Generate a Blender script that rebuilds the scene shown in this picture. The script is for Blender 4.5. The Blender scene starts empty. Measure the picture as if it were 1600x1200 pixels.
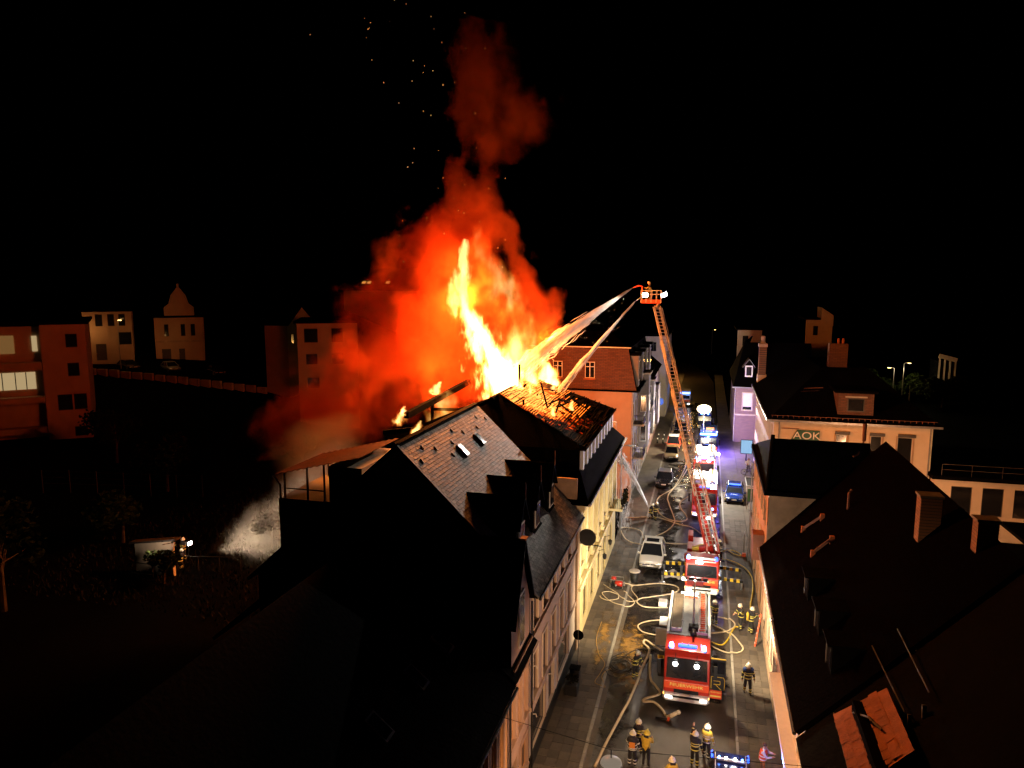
import bpy, math, random
from mathutils import Vector, Matrix, noise
R = math.radians
rnd = random.Random(7)
scene = bpy.context.scene
COL = scene.collection

# ---------------------------------------------------------------- camera
cam_d = bpy.data.cameras.new('camera')
cam = bpy.data.objects.new('camera', cam_d)
COL.objects.link(cam)
cam.location = (0, 0, 23.0)
cam.rotation_euler = (R(90 - 7.899), 0, R(15.32))
cam_d.sensor_width = 36
cam_d.lens = 24.975
cam_d.clip_start = 0.5
cam_d.clip_end = 3000
scene.camera = cam

# ---------------------------------------------------------------- night sky, exposure
world = bpy.data.worlds.new('World')
scene.world = world
world.use_nodes = True
wn = world.node_tree.nodes
wn.clear()
sky = wn.new('ShaderNodeTexSky')
sky.sky_type = 'NISHITA'
sky.sun_disc = False
sky.sun_elevation = R(-5)
sky.sun_rotation = R(200)
bg = wn.new('ShaderNodeBackground')
bg.inputs['Strength'].default_value = 0.0002
wo = wn.new('ShaderNodeOutputWorld')
world.node_tree.links.new(sky.outputs[0], bg.inputs[0])
world.node_tree.links.new(bg.outputs[0], wo.inputs[0])
scene.view_settings.view_transform = 'Standard'
scene.view_settings.look = 'None'
scene.view_settings.exposure = 0.0
scene.view_settings.gamma = 1.0
scene.view_settings.use_curve_mapping = False
cy = scene.cycles
cy.use_denoising = True
cy.max_bounces = 5
cy.diffuse_bounces = 2
cy.glossy_bounces = 2
cy.transmission_bounces = 3
cy.volume_bounces = 0
cy.transparent_max_bounces = 24
cy.volume_max_steps = 220
cy.volume_step_rate = 1.0
cy.caustics_reflective = False
cy.caustics_refractive = False
cy.sample_clamp_indirect = 3.0
cy.use_adaptive_sampling = True
cy.adaptive_threshold = 0.04

def lamp(name, kind, loc, col, power, target=None, size=0.25, angle=90, blend=0.5, parent=None):
    d = bpy.data.lights.new(name, kind)
    d.energy = power
    d.color = col
    if kind in ('POINT', 'SPOT'):
        d.shadow_soft_size = size
    if kind == 'SPOT':
        d.spot_size = R(angle)
        d.spot_blend = blend
    o = bpy.data.objects.new(name, d)
    COL.objects.link(o)
    o.location = loc
    if target is not None:
        o.rotation_euler = (Vector(target) - Vector(loc)).to_track_quat('-Z', 'Y').to_euler()
    return o

# the burning roof is the main light of the place: lights stand inside the flames
FIRE = (1.0, 0.27, 0.045)
lamp('fire_light', 'POINT', (-15.9, 51, 20.6), FIRE, 17000, size=1.2)
lamp('fire_light', 'POINT', (-17.4, 51, 22.4), FIRE, 18000, size=1.0)
lamp('fire_light', 'POINT', (-12.7, 57.6, 18.2), FIRE, 8000, size=0.5)
lamp('fire_light', 'POINT', (-21.0, 52.5, 16.2), FIRE, 6000, size=1.5)
lamp('fire_light', 'POINT', (-18.4, 48.5, 13.6), FIRE, 1500, size=0.6)

# ---------------------------------------------------------------- materials
MATS = {}
def mat(name, col, rough=0.7, metal=0.0, var=0.25, scale=2.0, bump=0.15, bscale=None, spec=0.5, coat=0.0, alpha=1.0, emit=None, estr=0):
    if name in MATS:
        return MATS[name]
    m = bpy.data.materials.new(name)
    m.use_nodes = True
    nt = m.node_tree
    b = nt.nodes['Principled BSDF']
    b.inputs['Roughness'].default_value = rough
    b.inputs['Metallic'].default_value = metal
    b.inputs['Specular IOR Level'].default_value = spec
    b.inputs['Coat Weight'].default_value = coat
    b.inputs['Alpha'].default_value = alpha
    b.inputs['Base Color'].default_value = (*col, 1)
    if var > 0 or bump > 0:
        tc = nt.nodes.new('ShaderNodeTexCoord')
        n1 = nt.nodes.new('ShaderNodeTexNoise')
        n1.inputs['Scale'].default_value = scale
        n1.inputs['Detail'].default_value = 6
        n1.inputs['Roughness'].default_value = 0.65
        nt.links.new(tc.outputs['Object'], n1.inputs['Vector'])
        if var > 0:
            r = nt.nodes.new('ShaderNodeValToRGB')
            r.color_ramp.elements[0].position = 0.3
            r.color_ramp.elements[1].position = 0.72
            r.color_ramp.elements[0].color = (*[c * (1 - var) for c in col], 1)
            r.color_ramp.elements[1].color = (*[min(1, c * (1 + var)) for c in col], 1)
            nt.links.new(n1.outputs['Fac'], r.inputs['Fac'])
            nt.links.new(r.outputs['Color'], b.inputs['Base Color'])
        if bump > 0:
            n2 = nt.nodes.new('ShaderNodeTexNoise')
            n2.inputs['Scale'].default_value = bscale or scale * 8
            n2.inputs['Detail'].default_value = 4
            nt.links.new(tc.outputs['Object'], n2.inputs['Vector'])
            bp = nt.nodes.new('ShaderNodeBump')
            bp.inputs['Strength'].default_value = bump
            bp.inputs['Distance'].default_value = 0.05
            nt.links.new(n2.outputs['Fac'], bp.inputs['Height'])
            nt.links.new(bp.outputs['Normal'], b.inputs['Normal'])
    if emit:
        b.inputs['Emission Color'].default_value = (*emit, 1)
        b.inputs['Emission Strength'].default_value = estr
    MATS[name] = m
    return m

def glow(name, col, s):
    return mat(name, (0.03, 0.03, 0.03), 0.4, var=0, bump=0, spec=0.2, emit=col, estr=s)

def brickmat(name, c1, c2, mortar, bw=0.5, bh=0.25, scale=1.0, msize=0.02, rough=0.8, axis='YZ', bump=0.5):
    """running-bond courses in metres; axis = plane of the face it is meant for"""
    if name in MATS:
        return MATS[name]
    m = mat(name, c1, rough, var=0, bump=0)
    nt = m.node_tree
    b = nt.nodes['Principled BSDF']
    tc = nt.nodes.new('ShaderNodeTexCoord')
    sp = nt.nodes.new('ShaderNodeSeparateXYZ')
    cb = nt.nodes.new('ShaderNodeCombineXYZ')
    nt.links.new(tc.outputs['Object'], sp.inputs[0])
    nt.links.new(sp.outputs[axis[0]], cb.inputs['X'])
    nt.links.new(sp.outputs[axis[1]], cb.inputs['Y'])
    t = nt.nodes.new('ShaderNodeTexBrick')
    t.inputs['Scale'].default_value = scale
    t.inputs['Brick Width'].default_value = bw
    t.inputs['Row Height'].default_value = bh
    t.inputs['Mortar Size'].default_value = msize
    t.inputs['Color1'].default_value = (*c1, 1)
    t.inputs['Color2'].default_value = (*c2, 1)
    t.inputs['Mortar'].default_value = (*mortar, 1)
    nt.links.new(cb.outputs[0], t.inputs['Vector'])
    nt.links.new(t.outputs['Color'], b.inputs['Base Color'])
    bp = nt.nodes.new('ShaderNodeBump')
    bp.inputs['Strength'].default_value = bump
    bp.inputs['Distance'].default_value = 0.02
    bp.invert = True
    nt.links.new(t.outputs['Fac'], bp.inputs['Height'])
    nt.links.new(bp.outputs['Normal'], b.inputs['Normal'])
    return m

M = {}
def D(k, *a, **kw):
    M[k] = mat(k, *a, **kw)
D('asphalt', (0.042, 0.032, 0.025), 0.38, var=0.45, scale=0.5, bump=0.5, bscale=30)
D('slab', (0.105, 0.085, 0.064), 0.8, var=0.4, scale=0.8, bump=0.3)
D('slab_dark', (0.075, 0.060, 0.046), 0.8, var=0.4, scale=0.8, bump=0.3)
D('slab_warm', (0.13, 0.102, 0.074), 0.75, var=0.4, scale=0.8, bump=0.3)
D('bedding', (0.06, 0.055, 0.05), 0.9, var=0.3)
D('kerb', (0.26, 0.24, 0.21), 0.7, var=0.3, scale=1.5)
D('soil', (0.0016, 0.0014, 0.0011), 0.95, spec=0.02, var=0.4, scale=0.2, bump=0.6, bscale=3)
D('tan', (0.40, 0.27, 0.08), 0.55, var=0.5, scale=1.3, bump=0.5, bscale=9)
D('pink_plaster', (0.42, 0.31, 0.25), 0.85, var=0.15, scale=0.7, bump=0.15)
D('pale_plaster', (0.60, 0.50, 0.40), 0.85, var=0.15, scale=0.7, bump=0.15)
D('ochre_plaster', (0.42, 0.22, 0.10), 0.85, var=0.2, scale=0.7, bump=0.15)
D('mauve_plaster', (0.34, 0.22, 0.17), 0.85, var=0.2, scale=0.7, bump=0.15)
D('yellow_plaster', (0.66, 0.53, 0.25), 0.8, var=0.12, scale=0.6, bump=0.12)
D('yellow_trim', (0.72, 0.61, 0.34), 0.75, var=0.12, scale=1.0, bump=0.1)
D('sandstone', (0.40, 0.27, 0.17), 0.85, var=0.3, scale=0.9, bump=0.2)
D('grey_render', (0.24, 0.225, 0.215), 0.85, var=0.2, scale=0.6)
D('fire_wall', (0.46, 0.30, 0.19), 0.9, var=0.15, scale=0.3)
D('cream_render', (0.62, 0.52, 0.40), 0.85, var=0.12, scale=0.5)
D('white_paint', (0.78, 0.76, 0.73), 0.5, var=0.08, scale=3)
D('frame_dark', (0.05, 0.04, 0.035), 0.5, var=0.2)
D('frame_pale', (0.5, 0.45, 0.4), 0.5, var=0.15)
D('glass', (0.012, 0.013, 0.016), 0.12, var=0, bump=0, spec=0.8)
D('slate', (0.20, 0.185, 0.165), 0.6, var=0.4, scale=1.6, bump=0.3)
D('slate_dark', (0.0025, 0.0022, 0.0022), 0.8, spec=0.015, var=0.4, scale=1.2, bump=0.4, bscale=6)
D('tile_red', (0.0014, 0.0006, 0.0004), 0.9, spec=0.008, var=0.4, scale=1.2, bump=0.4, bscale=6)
D('tile_orange', (0.36, 0.11, 0.04), 0.8, var=0.35, scale=2.0, bump=0.4)
D('charred', (0.0016, 0.0012, 0.001), 0.9, spec=0.02, var=0.5, scale=2.0, bump=0.6)
D('terrace_sheet', (0.045, 0.013, 0.007), 0.7, spec=0.1, var=0.35, scale=1.5, bump=0.2)
D('rust_sheet', (0.16, 0.055, 0.03), 0.6, var=0.35, scale=1.5, bump=0.2)
D('zinc', (0.30, 0.30, 0.31), 0.4, 0.7, var=0.2, scale=4, bump=0.05)
D('steel', (0.55, 0.55, 0.56), 0.35, 0.9, var=0.12, scale=5, bump=0.05)
D('deck_plate', (0.30, 0.29, 0.28), 0.5, 0.3, var=0.2, scale=3, bump=0.15)
D('alu', (0.62, 0.61, 0.60), 0.42, 0.75, var=0.12, scale=3, bump=0.05)
D('black_metal', (0.015, 0.015, 0.015), 0.55, 0.0, spec=0.3, var=0.3)
D('rubber', (0.018, 0.017, 0.017), 0.8, var=0.3)
D('fire_red', (0.42, 0.022, 0.012), 0.3, var=0.12, scale=2, bump=0.03, coat=0.5)
D('neon_red', (0.75, 0.09, 0.03), 0.35, var=0.1, scale=2, bump=0.03)
D('truck_white', (0.75, 0.74, 0.72), 0.35, var=0.08, scale=2, bump=0.03, coat=0.3)
D('safety_yellow', (0.80, 0.52, 0.03), 0.5, var=0.15)
D('hose_cream', (0.62, 0.50, 0.33), 0.7, var=0.2, scale=3, bump=0.1)
D('hose_yellow', (0.65, 0.45, 0.03), 0.6, var=0.2, scale=3, bump=0.1)
D('hose_black', (0.02, 0.018, 0.016), 0.6, var=0.2)
D('rope_orange', (0.50, 0.30, 0.08), 0.8, var=0.3)
D('coat_black', (0.022, 0.021, 0.024), 0.85, var=0.4, scale=6, bump=0.3)
D('coat_yellow', (0.62, 0.44, 0.05), 0.75, var=0.25, scale=5, bump=0.3)
D('coat_blue', (0.03, 0.07, 0.25), 0.8, var=0.3, scale=6, bump=0.2)
D('vest_red', (0.75, 0.10, 0.03), 0.7, var=0.2, scale=5, bump=0.2)
D('shirt_white', (0.7, 0.7, 0.7), 0.85, var=0.1, scale=6, bump=0.2)
D('trouser_grey', (0.06, 0.055, 0.055), 0.85, var=0.3, scale=6, bump=0.2)
D('trouser_orange', (0.7, 0.25, 0.04), 0.8, var=0.2, scale=6, bump=0.2)
D('skin', (0.50, 0.28, 0.19), 0.6, var=0.1, scale=8, bump=0.05)
D('boot', (0.03, 0.026, 0.022), 0.6, var=0.3)
D('helmet_white', (0.75, 0.73, 0.62), 0.35, var=0.08, bump=0)
D('helmet_yellow', (0.75, 0.62, 0.08), 0.35, var=0.08, bump=0)
D('hair', (0.10, 0.055, 0.03), 0.8, var=0.3)
D('reflect', (0.85, 0.75, 0.18), 0.35, var=0.1, bump=0)
D('reflect_silver', (0.8, 0.8, 0.74), 0.3, var=0.1, bump=0)
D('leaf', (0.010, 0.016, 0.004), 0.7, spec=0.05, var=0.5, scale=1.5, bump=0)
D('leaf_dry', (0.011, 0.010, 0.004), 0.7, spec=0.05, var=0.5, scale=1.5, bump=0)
D('bark', (0.06, 0.045, 0.03), 0.9, spec=0.05, var=0.4, scale=3, bump=0.5)
D('car_white', (0.72, 0.68, 0.60), 0.25, var=0.03, bump=0, coat=0.6)
D('car_black', (0.012, 0.012, 0.014), 0.2, var=0, bump=0, coat=0.7)
D('car_sand', (0.42, 0.31, 0.16), 0.3, 0.4, var=0.05, bump=0, coat=0.5)
D('car_blue', (0.012, 0.02, 0.07), 0.22, var=0, bump=0, coat=0.7)
D('car_silver', (0.45, 0.46, 0.48), 0.3, 0.7, var=0.03, bump=0, coat=0.5)
D('police_blue', (0.015, 0.05, 0.28), 0.25, var=0, bump=0, coat=0.6)
D('sign_green', (0.01, 0.10, 0.06), 0.5, var=0.1, bump=0)
D('sign_blue', (0.03, 0.10, 0.45), 0.5, var=0.05, bump=0)
D('bin_green', (0.03, 0.12, 0.05), 0.5, var=0.2)
D('brick_paint', (0.34, 0.20, 0.19), 0.85, var=0.2, scale=1)
# slates: every slate has its own tone
_nt = M['slate'].node_tree
_g = _nt.nodes.new('ShaderNodeNewGeometry')
_mr = _nt.nodes.new('ShaderNodeMapRange')
_mr.inputs['To Min'].default_value = 0.45
_mr.inputs['To Max'].default_value = 1.35
_hs = _nt.nodes.new('ShaderNodeHueSaturation')
_b = _nt.nodes['Principled BSDF']
_src = _b.inputs['Base Color'].links[0].from_socket
_nt.links.new(_g.outputs['Random Per Island'], _mr.inputs['Value'])
_nt.links.new(_mr.outputs[0], _hs.inputs['Value'])
_nt.links.new(_src, _hs.inputs['Color'])
_nt.links.new(_hs.outputs['Color'], _b.inputs['Base Color'])
M['brick_red'] = brickmat('brick_red', (0.11, 0.045, 0.028), (0.16, 0.066, 0.04), (0.055, 0.038, 0.03), 0.5, 0.16, msize=0.018, axis='XZ')
M['brick_lilac'] = brickmat('brick_lilac', (0.24, 0.15, 0.15), (0.30, 0.18, 0.17), (0.16, 0.12, 0.11), 0.42, 0.15, msize=0.014, axis='XZ')
M['brick_chimney'] = brickmat('brick_chimney', (0.27, 0.12, 0.06), (0.36, 0.17, 0.08), (0.12, 0.08, 0.06), 0.4, 0.14, msize=0.02, axis='YZ')
M['white_glow'] = glow('white_glow', (1, 0.95, 0.86), 40)
M['soft_glow'] = glow('soft_glow', (1, 0.93, 0.8), 8)
M['balloon_glow'] = glow('balloon_glow', (1, 0.82, 0.5), 12)
M['blue_glow'] = glow('blue_glow', (0.08, 0.25, 1.0), 22)
M['blue_dim'] = glow('blue_dim', (0.03, 0.12, 1.0), 4)
M['amber_glow'] = glow('amber_glow', (1, 0.42, 0.06), 9)
M['attic_glow'] = glow('attic_glow', (1, 0.4, 0.08), 0.7)
M['lamp_shade'] = glow('lamp_shade', (1, 0.8, 0.6), 0.22)
M['sodium_glow'] = glow('sodium_glow', (1, 0.6, 0.2), 25)
M['window_glow'] = glow('window_glow', (1, 0.72, 0.36), 0.42)
M['window_dim'] = glow('window_dim', (1, 0.5, 0.15), 0.16)
M['red_glow'] = glow('red_glow', (1, 0.05, 0.03), 5)
M['ember'] = glow('ember', (1, 0.17, 0.012), 3.0)
M['spark'] = glow('spark', (1, 0.45, 0.15), 2.5)
M['screen_glow'] = glow('screen_glow', (0.35, 0.65, 1.0), 0.8)

def coals(name, centre, radius, strength):
    """charred wood with glowing embers: heat falls off from the seat of the fire"""
    m = mat(name, (.003, .002, .002), .9, var=0, bump=0, spec=.02)
    nt = m.node_tree
    N, Lk = nt.nodes.new, nt.links.new
    b = nt.nodes['Principled BSDF']
    g = N('ShaderNodeNewGeometry')
    d = N('ShaderNodeVectorMath'); d.operation = 'DISTANCE'
    Lk(g.outputs['Position'], d.inputs[0]); d.inputs[1].default_value = centre
    n1 = N('ShaderNodeTexNoise'); n1.inputs['Scale'].default_value = .75; n1.inputs['Detail'].default_value = 8; n1.inputs['Roughness'].default_value = .72
    Lk(g.outputs['Position'], n1.inputs['Vector'])
    a = N('ShaderNodeMath'); a.operation = 'MULTIPLY_ADD'
    Lk(d.outputs['Value'], a.inputs[0]); a.inputs[1].default_value = -1.0 / radius; a.inputs[2].default_value = .45
    c = N('ShaderNodeMath'); c.operation = 'MULTIPLY_ADD'
    Lk(n1.outputs['Fac'], c.inputs[0]); c.inputs[1].default_value = 1.9; Lk(a.outputs[0], c.inputs[2])
    r = N('ShaderNodeValToRGB')
    e = r.color_ramp.elements
    e[0].position = .62; e[0].color = (0, 0, 0, 1)
    e[1].position = 1.0; e[1].color = (1, .42, .08, 1)
    k = e.new(.72); k.color = (.25, .012, .0, 1)
    k = e.new(.86); k.color = (1, .13, .008, 1)
    Lk(c.outputs[0], r.inputs['Fac'])
    Lk(r.outputs[0], b.inputs['Emission Color'])
    b.inputs['Emission Strength'].default_value = strength
    return m
M['coals'] = coals('coals', (-13.4, 49.6, 15.4), 6.8, 1.9)
M['coals_floor'] = coals('coals_floor', (-17.0, 48.0, 12.0), 9.0, 2.5)
# ---------------------------------------------------------------- mesh helper
def rootloc(o):
    v = Vector((0, 0, 0))
    while o is not None:
        v += Vector(o.location)
        o = o.parent
    return v

class MB:
    def __init__(s):
        s.v, s.f, s.mi = [], [], []
    def add(s, vs, fs, m=0):
        b = len(s.v)
        s.v += [tuple(x) for x in vs]
        s.f += [tuple(b + i for i in q) for q in fs]
        s.mi += [m] * len(fs)
        return s
    def box(s, x0, x1, y0, y1, z0, z1, m=0):
        vs = [(x, y, z) for z in (z0, z1) for y in (y0, y1) for x in (x0, x1)]
        return s.add(vs, [(0, 2, 3, 1), (4, 5, 7, 6), (0, 1, 5, 4), (2, 6, 7, 3), (0, 4, 6, 2), (1, 3, 7, 5)], m)
    def obox(s, c, ux, uy, uz, m=0):
        """oriented box: centre and three half vectors"""
        c, ux, uy, uz = map(Vector, (c, ux, uy, uz))
        vs = [c + ux * a + uy * b + uz * d for d in (-1, 1) for b in (-1, 1) for a in (-1, 1)]
        return s.add(vs, [(0, 2, 3, 1), (4, 5, 7, 6), (0, 1, 5, 4), (2, 6, 7, 3), (0, 4, 6, 2), (1, 3, 7, 5)], m)
    def bar(s, a, b, w, h=None, m=0, up=(0, 0, 1)):
        a, b = Vector(a), Vector(b)
        d = b - a
        if d.length < 1e-6:
            return s
        dn = d.normalized()
        up = Vector(up)
        if abs(dn.dot(up)) > 0.98:
            up = Vector((1, 0, 0))
        sx = dn.cross(up).normalized()
        sz = sx.cross(dn)
        return s.obox((a + b) / 2, d / 2, sx * w / 2, sz * (h or w) / 2, m)
    def prism(s, pts, ext, m=0):
        n = len(pts)
        pts = [Vector(p) for p in pts]
        e = Vector(ext)
        fs = [tuple(range(n - 1, -1, -1)), tuple(range(n, 2 * n))]
        fs += [(i, (i + 1) % n, n + (i + 1) % n, n + i) for i in range(n)]
        return s.add(pts + [p + e for p in pts], fs, m)
    def tube(s, pts, r, n=6, m=0, cap=True, flat=1.0):
        pts = [Vector(p) for p in pts]
        k = len(pts)
        vs = []
        prev = None
        for i, p in enumerate(pts):
            d = (pts[min(i + 1, k - 1)] - pts[max(i - 1, 0)])
            d = d.normalized() if d.length > 1e-9 else Vector((0, 0, 1))
            up = Vector((0, 0, 1)) if abs(d.z) < 0.95 else Vector((0, 1, 0))
            a = d.cross(up).normalized()
            if prev is not None and a.dot(prev) < 0 and abs(d.z) >= 0.95:
                a = -a
            prev = a
            b = a.cross(d)
            rr = r[i] if isinstance(r, (list, tuple)) else r
            for j in range(n):
                t = 2 * math.pi * j / n
                vs.append(p + a * math.cos(t) * rr + b * math.sin(t) * rr * flat)
        fs = [(i * n + j, i * n + (j + 1) % n, (i + 1) * n + (j + 1) % n, (i + 1) * n + j) for i in range(k - 1) for j in range(n)]
        if cap:
            fs += [tuple(range(n - 1, -1, -1)), tuple(range((k - 1) * n, k * n))]
        return s.add(vs, fs, m)
    def lathe(s, prof, n=16, c=(0, 0, 0), axis='Z', m=0):
        vs = []
        for r, h in prof:
            for j in range(n):
                t = 2 * math.pi * j / n
                p = (r * math.cos(t), r * math.sin(t), h)
                if axis == 'X':
                    p = (p[2], p[0], p[1])
                elif axis == 'Y':
                    p = (p[0], p[2], p[1])
                vs.append((p[0] + c[0], p[1] + c[1], p[2] + c[2]))
        k = len(prof)
        fs = [(i * n + j, i * n + (j + 1) % n, (i + 1) * n + (j + 1) % n, (i + 1) * n + j) for i in range(k - 1) for j in range(n)]
        fs += [tuple(range(n - 1, -1, -1)), tuple(range((k - 1) * n, k * n))]
        return s.add(vs, fs, m)
    def sphere(s, c, r, n=8, k=6, m=0):
        rx, ry, rz = r if isinstance(r, (tuple, list)) else (r, r, r)
        vs = []
        for i in range(k + 1):
            a = math.pi * i / k
            for j in range(n):
                t = 2 * math.pi * j / n
                vs.append((c[0] + rx * max(math.sin(a), 0.02) * math.cos(t), c[1] + ry * max(math.sin(a), 0.02) * math.sin(t), c[2] + rz * math.cos(a)))
        fs = [(i * n + j, (i + 1) * n + j, (i + 1) * n + (j + 1) % n, i * n + (j + 1) % n) for i in range(k) for j in range(n)]
        return s.add(vs, fs, m)
    def mesh(s, name, mats, off=Vector((0, 0, 0)), smooth=False):
        me = bpy.data.meshes.new(name)
        me.from_pydata([tuple(Vector(v) - off) for v in s.v], [], s.f)
        for mm in (mats if isinstance(mats, (list, tuple)) else [mats]):
            me.materials.append(M[mm] if isinstance(mm, str) else mm)
        me.polygons.foreach_set('material_index', s.mi)
        if smooth:
            me.polygons.foreach_set('use_smooth', [True] * len(me.polygons))
        me.update()
        return me
    def build(s, name, mats, parent=None, local=False, loc=None, smooth=False, bevel=0, bseg=2, auto=False):
        """verts are world coordinates unless local; top-level meshes get their origin at loc"""
        if parent is not None:
            off = Vector((0, 0, 0)) if local else rootloc(parent)
        else:
            off = Vector(loc) if loc is not None else Vector((0, 0, 0))
        me = s.mesh(name, mats, off, smooth)
        o = bpy.data.objects.new(name, me)
        COL.objects.link(o)
        if parent is not None:
            o.parent = parent
        else:
            o.location = off
        if bevel:
            b = o.modifiers.new('bevel', 'BEVEL')
            b.width = bevel
            b.segments = bseg
            b.limit_method = 'ANGLE'
            b.angle_limit = R(40)
        return o

def tag(o, label=None, cat=None, group=None, kind=None):
    if label:
        o['label'] = label
    if cat:
        o['category'] = cat
    if group:
        o['group'] = group
    if kind:
        o['kind'] = kind
    return o

def empty(name, loc, label=None, cat=None, group=None, rz=0):
    o = bpy.data.objects.new(name, None)
    COL.objects.link(o)
    o.location = loc
    o.rotation_euler = (0, 0, rz)
    o.empty_display_size = 0.3
    return tag(o, label, cat, group)

def link(name, me, parent, loc=(0, 0, 0), rz=0):
    o = bpy.data.objects.new(name, me)
    COL.objects.link(o)
    o.parent = parent
    o.location = loc
    o.rotation_euler = (0, 0, rz)
    return o

def smoothpath(pts, k=6):
    pts = [Vector(p) for p in pts]
    out = []
    for i in range(len(pts) - 1):
        p0, p1, p2, p3 = pts[max(i - 1, 0)], pts[i], pts[i + 1], pts[min(i + 2, len(pts) - 1)]
        for j in range(k):
            t = j / k
            out.append(0.5 * ((2 * p1) + (p2 - p0) * t + (2 * p0 - 5 * p1 + 4 * p2 - p3) * t * t + (3 * p1 - p0 - 3 * p2 + p3) * t ** 3))
    out.append(pts[-1])
    return out

def textmesh(s, size, mats, name, parent, loc, rot, ext=0.008, align='CENTER', sx=1.0):
    c = bpy.data.curves.new(name, 'FONT')
    c.body = s
    c.size = size
    c.extrude = ext
    c.align_x = align
    c.align_y = 'CENTER'
    t = bpy.data.objects.new(name, c)
    COL.objects.link(t)
    dg = bpy.context.evaluated_depsgraph_get()
    me = bpy.data.meshes.new_from_object(t.evaluated_get(dg))
    bpy.data.objects.remove(t)
    me.materials.clear()
    me.materials.append(M[mats])
    o = bpy.data.objects.new(name, me)
    COL.objects.link(o)
    o.parent = parent
    o.location = loc
    o.rotation_euler = rot
    o.scale = (sx, 1, 1)
    return o
# ================================================================ terrain, road, pavements
def sst(a, b, x):
    t = max(0.0, min(1.0, (x - a) / (b - a)))
    return t * t * (3 - 2 * t)
def ground_z(x, y):
    z = -0.06
    z += 2.0 * sst(-24, -31, x)
    if x < -42:
        z += (-x - 42) * 0.10 * (max(y, 20) / 66) ** 1.7 * sst(-42, -60, x)
    if y > 150:
        z += (y - 150) * 0.11 * sst(-5, -60, x) + (y - 150) * 0.11 * sst(12, 60, x)
    if x > 25:
        z += (x - 25) * 0.03 * sst(25, 60, x)
    return min(z, 70)
g = MB()
xs = [-420, -330, -260, -200, -160, -130] + [-110 + 4 * i for i in range(25)] + [-12, -9, -5, 0, 4, 9, 12] + [16 + 6 * i for i in range(12)] + [100, 140, 200, 300, 420]
ys = [-60, -20, 0] + [8 + 5 * i for i in range(36)] + [195, 220, 260, 320, 400, 520, 700, 900]
g.v = [(x, y, ground_z(x, y) + (0.25 * noise.noise((x * .2, y * .2, 0)) if x < -32 else 0)) for y in ys for x in xs]
nx = len(xs)
g.f = [(j * nx + i, j * nx + i + 1, (j + 1) * nx + i + 1, (j + 1) * nx + i) for j in range(len(ys) - 1) for i in range(nx - 1)]
g.mi = [0] * len(g.f)
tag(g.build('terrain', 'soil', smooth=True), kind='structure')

# road: straight street that bends left at its far end
rd = MB()
cl = [(-1.45, -20), (-1.45, 60), (-1.45, 150), (-1.6, 175), (-3.2, 195), (-7, 212), (-14, 226), (-24, 236), (-40, 243)]
for i, (x, y) in enumerate(cl):
    a, b = cl[max(i - 1, 0)], cl[min(i + 1, len(cl) - 1)]
    d = Vector((b[0] - a[0], b[1] - a[1])).normalized()
    w = 3.6
    rd.v += [(x - d.y * w, y + d.x * w, 0), (x + d.y * w, y - d.x * w, 0)]
rd.f = [(2 * i, 2 * i + 1, 2 * i + 3, 2 * i + 2) for i in range(len(cl) - 1)]
rd.mi = [0] * len(rd.f)
road = tag(rd.build('road', 'asphalt'), kind='structure')
# wet and repaired patches of asphalt with their own outline
def blob(name, c, rx, ry, z, m, parent=None, n=28, seed=0, amp=0.35):
    mb = MB()
    pts = []
    for j in range(n):
        t = 2 * math.pi * j / n
        k = 1 + amp * noise.noise((math.cos(t) * 1.7 + seed, math.sin(t) * 1.7, seed * 3.1)) * 2
        pts.append((c[0] + rx * k * math.cos(t), c[1] + ry * k * math.sin(t), z))
    mb.add(pts + [(c[0], c[1], z)], [(j, (j + 1) % n, n) for j in range(n)])
    return mb.build(name, m, parent)
wet = bpy.data.materials.new('wet_asphalt')
wet.use_nodes = True
nt = wet.node_tree
b = nt.nodes['Principled BSDF']
b.inputs['Base Color'].default_value = (0.022, 0.02, 0.018, 1)
tcn = nt.nodes.new('ShaderNodeTexCoord')
nn = nt.nodes.new('ShaderNodeTexNoise')
nn.inputs['Scale'].default_value = 0.9
nn.inputs['Detail'].default_value = 5
nt.links.new(tcn.outputs['Object'], nn.inputs['Vector'])
mr = nt.nodes.new('ShaderNodeMapRange')
mr.inputs['From Min'].default_value = 0.4
mr.inputs['From Max'].default_value = 0.65
mr.inputs['To Min'].default_value = 0.14
mr.inputs['To Max'].default_value = 0.55
nt.links.new(nn.outputs['Fac'], mr.inputs['Value'])
nt.links.new(mr.outputs[0], b.inputs['Roughness'])
M['wet'] = wet
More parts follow.
